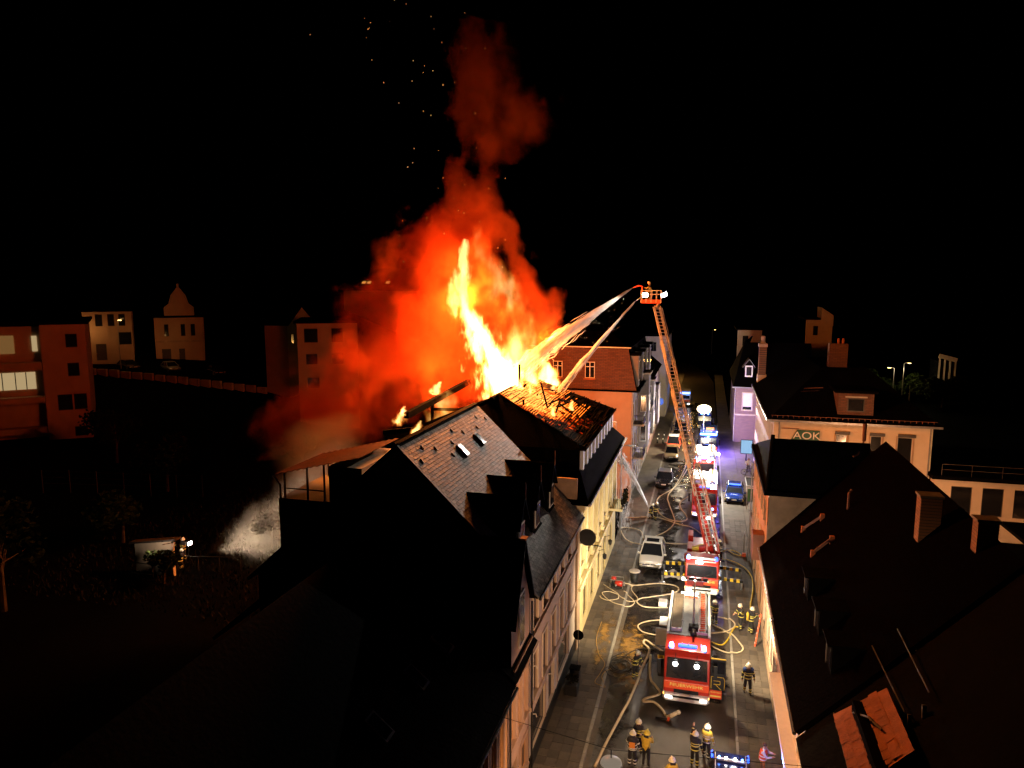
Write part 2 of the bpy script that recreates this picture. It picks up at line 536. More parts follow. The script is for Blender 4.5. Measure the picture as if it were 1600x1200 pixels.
def stain(name, col, rough, hard=.35, sc=1.2):
    """patch whose edge breaks up: noise against the distance from its middle"""
    m = mat(name, col, rough, var=.45, scale=1.4, bump=.35, bscale=12)
    nt = m.node_tree
    N, Lk = nt.nodes.new, nt.links.new
    b = nt.nodes['Principled BSDF']
    tc = N('ShaderNodeTexCoord')
    vm = N('ShaderNodeVectorMath'); vm.operation = 'SUBTRACT'
    Lk(tc.outputs['Generated'], vm.inputs[0]); vm.inputs[1].default_value = (.5, .5, 0)
    sp = N('ShaderNodeVectorMath'); sp.operation = 'MULTIPLY'
    Lk(vm.outputs[0], sp.inputs[0]); sp.inputs[1].default_value = (1, 1, 0)
    ln = N('ShaderNodeVectorMath'); ln.operation = 'LENGTH'
    Lk(sp.outputs[0], ln.inputs[0])
    ns = N('ShaderNodeTexNoise'); ns.inputs['Scale'].default_value = sc; ns.inputs['Detail'].default_value = 7; ns.inputs['Roughness'].default_value = .65
    Lk(tc.outputs['Object'], ns.inputs['Vector'])
    a = N('ShaderNodeMath'); a.operation = 'MULTIPLY_ADD'
    Lk(ln.outputs['Value'], a.inputs[0]); a.inputs[1].default_value = -1.7; a.inputs[2].default_value = .30
    c = N('ShaderNodeMath'); c.operation = 'MULTIPLY_ADD'
    Lk(ns.outputs['Fac'], c.inputs[0]); c.inputs[1].default_value = 2.2; Lk(a.outputs[0], c.inputs[2])
    r = N('ShaderNodeMapRange'); r.interpolation_type = 'SMOOTHSTEP'
    Lk(c.outputs[0], r.inputs['Value']); r.inputs['From Min'].default_value = .75; r.inputs['From Max'].default_value = .75 + hard
    Lk(r.outputs[0], b.inputs['Alpha'])
    return m
M['wet'] = stain('wet_stain', (.016, .014, .013), .16, .35, .9)
M['tan'] = stain('yellow_lit_wet', (.30, .165, .04), .4, .8, 1.8)  # wet ground with the yellow lamplight put into its colour
for i, (x, y, rx, ry) in enumerate([(-3.1, 47.5, 1.7, 5.5), (-3.0, 70, 1.6, 7), (1.5, 56, .5, 4), (-3.2, 62.5, 1.3, 2.2), (-1.5, 90, 1.7, 7), (-2.0, 128, 1.4, 14), (-2.6, 58, 1.6, 4), (-4.2, 36, .9, 3), (-2.9, 53.5, 1.2, 2.4), (1.2, 64, .9, 6), (-3.6, 76, 1.2, 4), (1.4, 41, .6, 3.4)]):
    blob('wet_patch', (x, y), rx * 1.35, ry * 1.35, 0.004 + i * 0.0004, 'wet', road, seed=i * 2.3)
for i, (x0, x1, y0, y1) in enumerate([(-3.4, -1.9, 49.2, 51.6), (-.9, 1.2, 64, 69), (-4.6, -3.2, 33, 37)]):
    MB().box(x0, x1, y0, y1, -0.02, 0.003, 0).build('asphalt_patch', mat('patch%d' % i, (.09, .08, .07) if i == 0 else (.035, .033, .03), .7, var=.3, scale=1.5, bump=.4, bscale=30), road)
# gutter stripes of pale setts along both kerbs
for x0, x1 in ((-5.0, -4.72), (1.86, 2.16)):
    for y in [24 + 3.05 * i for i in range(28)]:
        MB().box(x0, x1, y, y + 3.0, -0.02, 0.008).build('gutter_stone', 'slab', road)

def pavement(name, x0, x1, kerb_x0, kerb_x1, ny, y0, seed):
    rr = random.Random(seed)
    base = tag(MB().box(x0, x1, -20, 190, -0.05, 0.085).build(name, 'bedding'), kind='structure')
    nxs = max(1, round((x1 - x0) / 0.52))
    sw = (x1 - x0) / nxs
    me = MB().box(0, sw - .012, 0, 0.60, 0, 0.04)
    meshes = [me.mesh('paving_slab', m) for m in ('slab', 'slab_dark', 'slab_warm')]
    for j in range(ny):
        for i in range(nxs):
            k = 0 if rr.random() < .55 else (1 if rr.random() < .6 else 2)
            o = link('paving_slab', meshes[k], base, (x0 + i * sw, y0 + j * .612, 0.082 + rr.uniform(-.004, .006)))
    far = MB().box(x0, x1, y0 + ny * .612, 188, 0.05, 0.118).build('far_paving', 'slab', base)
    near = MB().box(x0, x1, -20, y0 - .02, 0.05, 0.118).build('near_paving', 'slab', base)
    km = MB().box(kerb_x0, kerb_x1, 0, 0.985, -0.1, 0.13).mesh('kerb_stone', 'kerb')
    for j in range(100):
        link('kerb_stone', km, base, (0, 22 + j, rr.uniform(-.006, .006)))
    return base
pavement('pavement_left', -7.35, -5.17, -5.16, -5.0, 72, 27, 3)
pavement('pavement_right', 2.32, 4.3, 2.17, 2.31, 72, 27, 4)
# forecourt in front of the office building
fc = tag(MB().box(4.32, 12, 48.3, 130, -0.04, 0.10).build('forecourt', 'slab'), kind='structure')

# ================================================================ building helpers
WCACHE = {}
def window(root, p, u, n, w, h, style='plain', frame='frame_pale', pane='glass'):
    """p = lower left outer corner, u along the wall, n outward; set 0.14 m back in the reveal"""
    key = (round(w, 2), round(h, 2), style, frame)
    if key not in WCACHE:
        fr = MB()
        t = 0.07
        d = 0.03
        fr.box(0, w, -d, d, 0, t).box(0, w, -d, d, h - t, h).box(0, t, -d, d, t, h - t).box(w - t, w, -d, d, t, h - t)
        if style != 'single':
            fr.box(w / 2 - t * .6, w / 2 + t * .6, -d, d * 1.2, t, h - t)
            if h > 1.3 and style == 'plain':
                fr.box(t, w - t, -d * .8, d, h * .68, h * .68 + t)
        if style == 'grid':
            for k in (1, 2):
                fr.box(t, w - t, -d * .8, d * .8, h * k / 3, h * k / 3 + .04)
        pn = MB().box(t * .5, w - t * .5, -0.012, 0.004, t * .5, h - t * .5)
        WCACHE[key] = (fr.mesh('window', frame), pn)
    me, pn = WCACHE[key]
    ang = math.atan2(u[1], u[0])
    pos = Vector(p) - Vector((n[0], n[1], 0)) * 0.12 - rootloc(root)
    o = link('window', me, root, pos, ang)
    pk = key + (pane,)
    if pk not in WCACHE:
        WCACHE[pk] = pn.mesh('pane', pane)
    link('pane', WCACHE[pk], o)
    return o

def facade(root, p0, p1, n, z0, z1, ops, wallmat, depth=0.2, frame='frame_pale', style='plain', trim=None, sill=None, name='wall', panes=None):
    p0, p1, n = Vector(p0), Vector(p1), Vector(n)
    L = (p1 - p0).length
    u = (p1 - p0) / L
    cu = sorted({0, L, *[o[0] for o in ops], *[o[1] for o in ops]})
    cz = sorted({z0, z1, *[o[2] for o in ops], *[o[3] for o in ops]})
    P = lambda a, z, d=0: (p0.x + u.x * a - n.x * d, p0.y + u.y * a - n.y * d, z)
    mb = MB()
    for i in range(len(cu) - 1):
        for j in range(len(cz) - 1):
            a, b, c, d = cu[i], cu[i + 1], cz[j], cz[j + 1]
            ma, mz = (a + b) / 2, (c + d) / 2
            if any(o[0] < ma < o[1] and o[2] < mz < o[3] for o in ops):
                continue
            mb.add([P(a, c), P(b, c), P(b, d), P(a, d)], [(0, 1, 2, 3)])
    for o in ops:
        a, b, c, d = o[:4]
        q = [(a, c), (b, c), (b, d), (a, d)]
        for k in range(4):
            e, f = q[k], q[(k + 1) % 4]
            mb.add([P(*e), P(*f), P(*f, depth), P(*e, depth)], [(0, 1, 2, 3)])
    w = mb.build(name, wallmat, root)
    for k, o in enumerate(ops):
        a, b, c, d = o[:4]
        st = o[4] if len(o) > 4 else style
        pm = panes.get(k, 'glass') if panes else 'glass'
        if st == 'door':
            dm = MB()
            dm.prism([P(a, c, .16), P(b, c, .16), P(b, d, .16), P(a, d, .16)], (-n.x * .05, -n.y * .05, 0))
            dr = dm.build('door', 'frame_dark', root)
            hb = MB()
            hb.bar(P(a + .12, c + 1.0, .1), P(a + .12, c + 1.25, .1), .03)
            hb.build('handle', 'steel', dr)
            continue
        window(root, P(a, c), u, n, b - a, d - c, st, frame, pm)
        if trim:
            s = MB()
            t = 0.13
            for (e0, e1, f0, f1) in ((a - t, b + t, d, d + t), (a - t, a, c, d), (b, b + t, c, d)):
                s.prism([P(e0, f0), P(e1, f0), P(e1, f1), P(e0, f1)], (n.x * .05, n.y * .05, 0))
            s.build('window_surround', trim, root)
        if sill:
            s = MB()
            s.prism([P(a - .1, c - .1), P(b + .1, c - .1), P(b + .1, c), P(a - .1, c)], (n.x * .1, n.y * .1, 0))
            s.build('window_sill', sill, root)
    return w

def slab(mb, q, t, m=0):
    q = [Vector(p) for p in q]
    n = (q[1] - q[0]).cross(q[2] - q[0]).normalized()
    if n.z < 0:
        n = -n
    return mb.prism(q, -n * t, m)

def slates(mb, o, u, v, L, Hh, w, h, seed=1, skip=None, t=0.012, gap=.011):
    rr = random.Random(seed)
    o, u, v = Vector(o), Vector(u).normalized(), Vector(v).normalized()
    n = u.cross(v).normalized()
    if n.z < 0:
        n = -n
    rows = int(Hh / h)
    for j in range(rows):
        off = (j % 2) * w / 2
        a = -off
        while a < L - .02:
            b0, b1 = max(0, a + gap), min(L, a + w - gap)
            a += w
            if b1 - b0 < .03:
                continue
            c0, c1 = j * h, min(Hh, j * h + h * .9)
            if skip and skip((b0 + b1) / 2, (c0 + h / 2)):
                continue
            lift = t * (1.3 + rr.uniform(-.5, .9))
            jx = rr.uniform(-.008, .008)
            e = rr.uniform(0, .012)
            mid = (b0 + b1) / 2
            pts = [o + u * (b0 + jx) + v * (c0 + e) + n * lift, o + u * mid + v * (c0 - .02 + e) + n * lift, o + u * (b1 + jx) + v * (c0 + rr.uniform(0, .012)) + n * lift,
                   o + u * b1 + v * c1 + n * .003, o + u * b0 + v * c1 + n * .003]
            low = [o + u * b0 + v * c0, o + u * mid + v * (c0 - .02), o + u * b1 + v * c0]
            mb.add(pts + low, [(0, 1, 2, 3, 4), (5, 6, 1, 0), (6, 7, 2, 1)])
    return mb

def gutter(root, a, b, r=0.07, m='zinc', name='gutter'):
    return MB().tube([a, b], r, 8).build(name, m, root)

def pipe(root, pts, r=0.05, m='zinc', name='downpipe'):
    return MB().tube(pts, r, 6).build(name, m, root)

# ================================================================ LEFT ROW
XL = -7.35
# --- slate house in front of the fire
h1 = empty('townhouse', (-10.5, 36, 0), 'pink townhouse with grey slate roof, three dormers and two roof windows, beside the fire', 'house')
Y0, Y1 = 29.9, 41.8
EX, EZ, RX, RZ, BX, BZ = -6.9, 8.95, -13.8, 15.65, -22.3, 8.15
rows = [(y - .5, y + .5) for y in (31.0, 33.1, 35.2, 37.35, 39.5)]
ops = [(a - Y0, b - Y0, 7.15, 8.6) for a, b in rows] + [(a - Y0, b - Y0, 3.55, 5.75) for a, b in rows]
facade(h1, (XL, Y0), (XL, Y1), (1, 0), 3.35, 8.9, ops, 'pink_plaster', trim='pale_plaster', sill='pink_plaster', frame='frame_dark')
facade(h1, (XL + .003, Y0), (XL + .003, Y1), (1, 0), 0.9, 3.33, [(.5, 3.3, .95, 2.95, 'single'), (4.2, 5.6, .92, 3.1, 'door'), (6.5, 9.6, 1.1, 3.0, 'single')], 'pale_plaster', name='shop_wall', frame='frame_dark', trim='pink_plaster')
MB().box(XL - .2, XL + .05, Y0, Y1, 0.0, 0.9).build('plinth', 'black_metal', h1)
for z, d in ((6.78, .14), (3.34, .10)):
    MB().box(XL - .1, XL + d, Y0 + .01, Y1 - .01, z - .09, z + .09).build('string_course', 'pink_plaster', h1)
# gable walls
for y, nm in ((Y0 + .12, 'gable_wall'), (Y1 - .12, 'gable_wall')):
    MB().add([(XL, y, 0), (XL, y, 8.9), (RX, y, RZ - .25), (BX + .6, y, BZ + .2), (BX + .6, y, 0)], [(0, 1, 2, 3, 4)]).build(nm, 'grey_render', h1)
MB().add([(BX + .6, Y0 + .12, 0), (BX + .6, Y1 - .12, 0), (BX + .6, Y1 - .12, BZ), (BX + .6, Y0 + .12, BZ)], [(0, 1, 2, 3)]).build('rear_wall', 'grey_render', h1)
rb = MB()
slab(rb, [(EX, Y0, EZ), (EX, Y1, EZ), (RX, Y1, RZ), (RX, Y0, RZ)], .16)
slab(rb, [(BX, Y0, BZ), (BX, Y1, BZ), (RX, Y1, RZ), (RX, Y0, RZ)], .16)
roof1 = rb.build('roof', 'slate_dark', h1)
sl = Vector((RX - EX, 0, RZ - EZ))
SLL = sl.length
def dskip(a, c):
    # cut the slates out where the dormers stand
    y = Y0 + a
    x = EX + sl.x * c / SLL
    return any(abs(y - yd) < .85 * min(1, (x + 11.0) / 2.6 + .02) and -11.0 < x < -8.2 for yd in (31.9, 35.2, 38.7))
cov = slates(MB(), (EX, Y0, EZ + .004), (0, 1, 0), sl, Y1 - Y0, SLL - .1, 0.30, 0.185, 5, dskip).build('slate_covering', 'slate', roof1)
cov['kind'] = 'stuff'
# ridge cap and verge teeth
cap = MB()
for j in range(34):
    y = Y0 + j * .35
    cap.obox((RX, y + .17, RZ + .03), (0.16, 0, 0), (0, .185, 0.01), (0, 0, .035))
cap.build('ridge_tiles', 'slate_dark', roof1)
vg = MB()
for j in range(44):
    p = Vector((EX, Y0 - .03, EZ + .02)) + sl * (j / 44)
    vg.obox(p + sl * .012, sl * .0125, (0, .09, 0), (.02, 0, .02))
vg.build('verge_tiles', 'slate', roof1)
# snow hooks along the top of the slope
shm = MB().obox((.02, 0, .03), (.09, 0, -.09), (0, .02, 0), (.025, 0, .025)).mesh('snow_hook', 'frame_dark')
for j in range(11):
    p = Vector((EX, Y0 + .7 + j * 1.05, EZ)) + sl * ((.86, .92, .88, .80)[j % 4])
    link('snow_hook', shm, roof1, p - rootloc(roof1))
# two roof windows
for (yy, f, op) in ((35.0, .79, True), (37.9, .79, False)):
    p = Vector((EX, yy, EZ)) + sl * f
    un = sl.normalized()
    nn_ = Vector((.70, 0, .72))
    w = MB().obox(p + nn_ * .07, un * .42, (0, .27, 0), nn_ * .07).build('roof_window', 'frame_dark', h1)
    MB().obox(p + nn_ * .15, un * .36, (0, .21, 0), nn_ * .012).build('pane', 'steel' if op else 'glass', w)
# dormers
for k, yd in enumerate((31.9, 35.2, 38.7)):
    wd, fx, zr, ze = .82, -8.3, 12.95, 11.75
    zs = EZ + (fx - EX) / (RX - EX) * (RZ - EZ)
    xr = EX + (zr - EZ) / (RZ - EZ) * (RX - EX)
    xe = EX + (ze - EZ) / (RZ - EZ) * (RX - EX)
    dm = MB()
    dm.add([(fx, yd - wd, zs), (fx, yd + wd, zs), (fx, yd + wd, ze), (fx, yd, zr), (fx, yd - wd, ze)], [(0, 1, 2, 3, 4)])
    for s in (-1, 1):
        dm.add([(fx, yd + s * wd, zs), (fx, yd + s * wd, ze), (xe, yd + s * wd, ze)], [(0, 1, 2)])
    dd = dm.build('dormer', 'slate_dark', h1)
    dr = MB()
    for s in (-1, 1):
        slab(dr, [(fx + .22, yd + s * (wd + .14), ze - .18), (fx + .22, yd, zr + .06), (xr - .1, yd, zr + .06), (xe - .1, yd + s * (wd + .14), ze - .18)], .06)
    dr.build('dormer_roof', 'slate_dark', dd)
    MB().prism([(fx + .02, yd - .5, zs + .15), (fx + .02, yd + .5, zs + .15), (fx + .02, yd + .5, ze - .08), (fx + .02, yd - .5, ze - .08)], (.05, 0, 0)).build('dormer_window', 'white_paint', dd)
    for s in (-1, 1):
        MB().prism([(fx + .08, yd + s * .24 - .2, zs + .22), (fx + .08, yd + s * .24 + .2, zs + .22), (fx + .08, yd + s * .24 + .2, ze - .15), (fx + .08, yd + s * .24 - .2, ze - .15)], (.01, 0, 0)).build('pane', 'glass', dd)
    MB().tube([(fx + .24, yd, zr - .1), (fx + .24, yd, zr + .75)], .025, 5).build('finial', 'tile_orange', dd)
gutter(h1, (EX + .03, Y0, EZ - .08), (EX + .03, Y1, EZ - .08), .08, 'black_metal')
pipe(h1, [(XL + .12, Y1 - .06, 8.8), (XL + .12, Y1 - .06, 0.2)], .06, 'sandstone')
pipe(h1, [(XL + .1, Y0 + .08, 8.7), (XL + .1, Y0 + .08, 0.2)], .05, 'black_metal')
for (y, z) in ((30.35, 5.3), (34.1, 5.2), (33.85, 2.95), (37.0, 3.1), (30.3, 2.9)):
    MB().tube([(XL + .02, y, z), (XL + .22, y, z + .05), (XL + .26, y, z - .1)], .03, 6).build('wall_lamp', 'frame_pale', h1)
# chimney stack on the gable, only its edge catches light
MB().box(-14.2, -13.6, 29.35, 29.8, 10.2, 13.3).build('chimney', 'brick_chimney', h1)
# roof terrace at the rear with rust red sheet roof
ter = empty('roof_terrace', (-22, 38, 0), 'rear roof terrace under a rust red corrugated sheet roof on thin posts', 'terrace')
tr = MB()
for j in range(26):
    x0, x1 = -24.3 + j * .215, -24.3 + (j + 1) * .215
    zz = lambda x: 12.0 + (x + 24.3) * .245
    k = .03 * (1 if j % 2 else -1)
    tr.prism([(x0, 35.4, zz(x0) + k), (x1, 35.4, zz(x1) - k), (x1, 40.9, zz(x1) - k), (x0, 40.9, zz(x0) + k)], (0, 0, -.03))
tr.build('sheet_roof', 'terrace_sheet', ter)
for (x, y) in ((-23.6, 35.6), (-22.1, 35.6), (-21.0, 35.6), (-23.6, 40.6), (-21.0, 40.6)):
    MB().bar((x, y, 9.2), (x, y, 12.0 + (x + 24.3) * .245 - .03), .09).build('post', 'frame_dark', ter)
MB().box(-24.0, -18.6, 35.5, 40.8, 0, 10.6).build('terrace_base', 'grey_render', ter)
MB().box(-20.7, -18.6, 35.6, 40.7, 10.6, 12.7).build('terrace_room', 'grey_render', ter)
MB().bar((-23.6, 35.6, 11.2), (-21.0, 35.6, 11.2), .06).build('handrail', 'frame_dark', ter)
pipe(ter, [(-24.2, 35.35, 11.95), (-23.75, 35.35, 11.5), (-23.75, 35.35, 9.4), (-23.3, 35.35, 8.8), (-23.3, 35.35, 4)], .06, 'zinc')

# --- nearer houses, mostly in the dark
h0 = empty('townhouse', (-10.5, 27.9, 0), 'narrow mauve townhouse with pointed cross gable and dark roof', 'house')
facade(h0, (XL, 26.15), (XL, 29.8), (1, 0), 0.1, 6.85, [(.45, 1.15, 3.6, 5.9, 'single'), (1.55, 2.25, 3.6, 5.9, 'single'), (2.6, 3.3, 3.6, 5.9, 'single'), (.5, 1.5, .2, 2.6, 'door'), (2.0, 3.3, 1.0, 2.6)], 'mauve_plaster', frame='ochre_plaster', sill='mauve_plaster', trim='mauve_plaster')
gw = MB().add([(XL + .01, 26.7, 6.87), (XL + .01, 29.75, 6.87), (XL + .01, 29.75, 9.2), (XL + .01, 28.2, 12.2), (XL + .01, 26.7, 9.2)], [(0, 1, 2, 3, 4)]).build('cross_gable', 'mauve_plaster', h0)
MB().box(XL - .02, XL + .09, 27.75, 28.65, 7.5, 9.9).build('gable_window', 'frame_pale', gw)
MB().box(XL + .08, XL + .1, 27.83, 28.57, 7.6, 9.8).build('pane', 'glass', gw)
MB().box(XL - .05, XL + .2, 26.6, 29.78, 6.9, 7.15).build('string_course', 'mauve_plaster', h0)
r0 = MB()
slab(r0, [(-6.95, 26.1, 6.9), (-6.95, 29.85, 6.9), (-14.2, 29.85, 13.1), (-14.2, 26.1, 13.1)], .15)
slab(r0, [(-21.5, 26.1, 6.9), (-21.5, 29.85, 6.9), (-14.2, 29.85, 13.1), (-14.2, 26.1, 13.1)], .15)
for s in (-1, 1):
    slab(r0, [(XL + .25, 28.2 + s * 1.75, 8.95), (XL + .25, 28.2, 12.3), (-13.2, 28.2, 12.3), (-9.6, 28.2 + s * 1.75, 8.95)], .12)
r0.build('roof', 'slate_dark', h0)
MB().box(XL + .02, XL + .3, 28.0, 28.4, 12.28, 12.36).build('ridge_end_tile', 'tile_orange', h0)
pipe(h0, [(XL + .1, 26.2, 6.8), (XL + .1, 26.2, .2)], .05, 'black_metal')

h00 = empty('townhouse', (-10.5, 20, 0), 'ochre townhouse with dark roof at the bottom left, row of narrow windows', 'house')
facade(h00, (XL, 12), (XL, 26.05), (1, 0), 0.1, 6.8, [(a, a + .7, 3.5, 5.9, 'single') for a in (1, 3, 5, 6.6, 8.2, 9.3, 10.6, 11.7, 12.8)] + [(a, a + 1.2, .9, 2.5, 'single') for a in (4, 7, 10)], 'ochre_plaster', frame='ochre_plaster', trim='mauve_plaster')
r00 = MB()
slab(r00, [(-6.95, 11, 6.85), (-6.95, 26.05, 6.85), (-13.8, 26.05, 12.4), (-13.8, 11, 12.4)], .15)
slab(r00, [(-20.6, 11, 6.85), (-20.6, 26.05, 6.85), (-13.8, 26.05, 12.4), (-13.8, 11, 12.4)], .15)
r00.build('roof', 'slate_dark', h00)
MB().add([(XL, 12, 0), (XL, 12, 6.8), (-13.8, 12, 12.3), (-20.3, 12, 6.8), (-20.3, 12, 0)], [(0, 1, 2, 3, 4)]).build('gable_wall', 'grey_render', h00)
for y in (16, 19, 22, 24.6):
    w = MB().obox((-9.6, y, 9.08), (-.38, 0, .31), (0, .3, 0), (.05, 0, .06)).build('roof_window', 'zinc', h00)
    MB().obox((-9.56, y, 9.14), (-.32, 0, .26), (0, .24, 0), (.01, 0, .012)).build('pane', 'glass', w)
gutter(h00, (-6.9, 11, 6.78), (-6.9, 26, 6.78), .07, 'black_metal')

# --- the burning house
bh = empty('burning_house', (-14, 52, 0), 'yellow ornate house with its attic and roof on fire', 'house')
B0, B1 = 42.0, 61.5
n_w = 7
ops = []
for i in range(n_w):
    a = 1.55 + i * 2.62
    ops += [(a, a + 1.1, 5.0, 8.2)]
facade(bh, (XL, B0), (XL, B1), (1, 0), 4.0, 9.3, ops, 'yellow_plaster', trim='yellow_trim', sill='yellow_trim', frame='frame_pale')
facade(bh, (XL + .06, B0), (XL + .06, B1), (1, 0), 0.1, 3.98, [(a, a + 1.7, .9, 3.1, 'single') for a in (2.2, 5.4, 8.6, 15.4)] + [(12.0, 13.6, .13, 3.2, 'door')], 'yellow_plaster', trim='yellow_trim', name='ground_floor_wall', frame='frame_dark')
for i in range(n_w + 1):
    y = B0 + .8 + i * 2.62 - .35
    p = MB().box(XL, XL + .16, y, y + .5, 4.25, 8.85)
    p.box(XL, XL + .22, y - .06, y + .56, 8.6, 8.86).box(XL, XL + .22, y - .06, y + .56, 4.24, 4.5)
    p.build('pilaster', 'yellow_trim', bh, bevel=.015)
MB().box(XL, XL + .34, B0, B1, 3.9, 4.2).build('string_course', 'yellow_trim', bh, bevel=.04)
for i in range(9):
    y = B0 + .5 + i * 2.2
    MB().box(XL, XL + .12, y, y + 1.55, 3.3, 3.8).build('relief_panel', 'yellow_trim', bh, bevel=.03)
co = MB().box(XL, XL + .3, B0, B1, 9.0, 9.3).box(XL, XL + .5, B0, B1, 9.32, 9.6)
for i in range(60):
    y = B0 + .1 + i * .325
    co.box(XL + .3, XL + .46, y, y + .15, 9.12, 9.315)
co.build('cornice', 'yellow_trim', bh)
MB().box(XL - .1, XL + .14, B0 - .02, B0 + .8, 0.1, 9.0).build('corner_quoin', 'sandstone', bh)
MB().box(XL - 14, XL, B0 + .01, B0 + .25, 0, 11.2).build('side_wall', 'sandstone', bh)
MB().box(XL - 14, XL, B1 - .25, B1, 0, 11.2).build('side_wall', 'cream_render', bh)
MB().box(XL - 14.3, XL - 14, B0, B1, 0, 11).build('rear_wall', 'grey_render', bh)
# skirt roof, attic storey, upper roof
sk = MB()
slab(sk, [(-6.55, B0 - .3, 9.68), (-6.55, B1 + .3, 9.68), (-7.5, B1 - 2.3, 11.25), (-7.5, B0 + 1.9, 11.25)], .1)
slab(sk, [(-6.55, B0 - .3, 9.68), (-7.5, B0 + 1.9, 11.25), (-21, B0 + 1.9, 11.25), (-21.5, B0 - .3, 9.68)], .1)
slab(sk, [(-6.55, B1 + .3, 9.68), (-7.5, B1 - 2.3, 11.25), (-21, B1 - 2.3, 11.25), (-21.5, B1 + .3, 9.68)], .1)
sk.build('skirt_roof', 'slate_dark', bh)
gutter(bh, (-6.5, B0 - .3, 9.68), (-6.5, B1 + .3, 9.68), .09, 'frame_pale')
A0, A1 = 44.0, 59.0
facade(bh, (-7.55, A0), (-7.55, A1), (1, 0), 11.2, 12.6, [(.9 + i * 1.6, 1.75 + i * 1.6, 11.4, 12.35, 'single') for i in range(9)], 'grey_render', name='attic_wall', frame='frame_pale')
for i in range(10):
    MB().box(-7.55, -7.35, A0 + .2 + i * 1.6, A0 + .62 + i * 1.6, 11.22, 12.58).build('attic_pilaster', 'white_paint', bh)
MB().box(-21, -7.6, A0, A0 + .15, 11.0, 12.6).build('attic_side_wall', 'charred', bh)
MB().box(-21, -7.6, A1 - .15, A1, 11.0, 12.6).build('attic_side_wall', 'charred', bh)
# upper roof: street slope still standing, boards and battens alight, rear burnt open to its rafters
EXu, EZu, RXu, RZu = -7.1, 12.65, -13.6, 15.6
us = Vector((RXu - EXu, 0, RZu - EZu))
up = MB()
slab(up, [(EXu, A0 - .3, EZu), (EXu, A1 + .3, EZu), (RXu, A1 - 3.2, RZu), (RXu, A0 + 2.5, RZu)], .12)
uroof = up.build('upper_roof', 'charred', bh)
hip = MB()
slab(hip, [(EXu, A1 + .3, EZu), (RXu, A1 - 3.2, RZu), (-21, A1 + .3, EZu)], .12)
hip.build('roof_hip', 'charred', uroof)
hip = MB()
slab(hip, [(EXu, A0 - .3, EZu), (RXu, A0 + 2.5, RZu), (-21, A0 - .3, EZu)], .12)
hip.build('roof_hip', 'charred', uroof)
bt = MB()
rr = random.Random(11)
ul = us.length
un = us.normalized()
unn = Vector((.41, 0, .91))
embers = MB()
for j in range(40):
    t = (j + .5) / 40
    ya, yb = A0 - .2 + 2.6 * t, A1 + .2 - 3.3 * t
    y = ya
    while y < yb:
        e = min(yb, y + rr.uniform(1.0, 2.6))
        if rr.random() < .9:
            p = Vector((EXu, 0, EZu)) + us * t + unn * rr.uniform(.03, .08)
            nb = noise.noise((y * .35, t * 3.2, 3.0))
            if nb > .34:
                y = e
                continue
            sg_ = .10 * noise.noise((y * .5, t * 4, 9.0))
            bt.bar((p.x, y, p.z + sg_), (p.x + rr.uniform(-.05, .05), e, p.z + sg_ + rr.uniform(-.10, .07)), rr.uniform(.08, .15), .035)
            hot = t * 1.15 + .55 * nb - abs(y - 50) * .07
            if hot > .20:
                embers.bar((p.x + .055, y + .1, p.z + .01), (p.x + .055, e - .1, p.z + .01), .028 + .03 * min(1, hot), .03)
        y = e + rr.uniform(.02, .12)
ch = MB()
slab(ch, [(EXu - .1, A0 - .1, EZu + .07), (EXu - .1, A1 + .1, EZu + .07), (RXu, A1 - 3.2, RZu + .03), (RXu, A0 + 2.5, RZu + .03)], .02)
ch.build('burning_boards', 'coals', uroof)
bt.build('battens', 'charred', uroof)['kind'] = 'stuff'
em = embers.build('glowing_edges', 'ember', uroof)
em['kind'] = 'stuff'
for k in range(16):
    t = rr.uniform(.15, .95)
    y = rr.uniform(A0 + 1.5, A1 - 3)
    p = Vector((EXu, y, EZu)) + us * t
    L_ = rr.uniform(.7, 2.2)
    d_ = Vector((rr.gauss(0, .5), rr.gauss(0, 1), abs(rr.gauss(0, .35)))).normalized() * L_
    MB().bar(p + unn * .1, p + unn * .12 + d_, rr.uniform(.09, .16), .1).build('charred_timber', 'charred', uroof)
for i in range(13):
    y = A0 + 1.0 + i * 1.1
    sag = rr.uniform(-.5, .1)
    MB().bar((RXu, y, RZu - .1), (-19.6 + rr.uniform(-.5, .5), y, EZu + sag), .14, .2).build('rafter', 'charred', bh)
MB().bar((RXu - .2, A0 + 1, RZu - .15), (RXu - .2, A1 - 3, RZu - .15), .2, .24).build('ridge_beam', 'charred', bh)
MB().bar((-18.9, 42.6, 14.5), (-17.9, 52.5, 15.5), .34, .4).build('fallen_purlin', 'charred', bh)
MB().bar((-18.6, 46.5, 14.9), (-18.6, 46.5, 12.6), .2, .2).build('roof_post', 'charred', bh)
MB().bar((-18.6, 46.5, 14.3), (-16.0, 48.0, 14.1), .18, .2).build('roof_brace', 'charred', bh)
MB().bar((-20.8, 43.0, 13.2), (-15.0, 46.0, 13.6), .22, .26).build('fallen_beam', 'charred', bh)
MB().box(-21, -7.7, A0 + .2, A1 - .2, 10.9, 11.1).build('attic_floor', 'coals_floor', bh)
MB().tube([(-13.3, 50.6, 15.0), (-13.3, 50.6, 17.2)], .09, 7).build('vent_pipe', 'charred', bh)
MB().box(-13.7, -13.1, 54.2, 54.8, 15.0, 16.4).build('chimney', 'charred', bh)
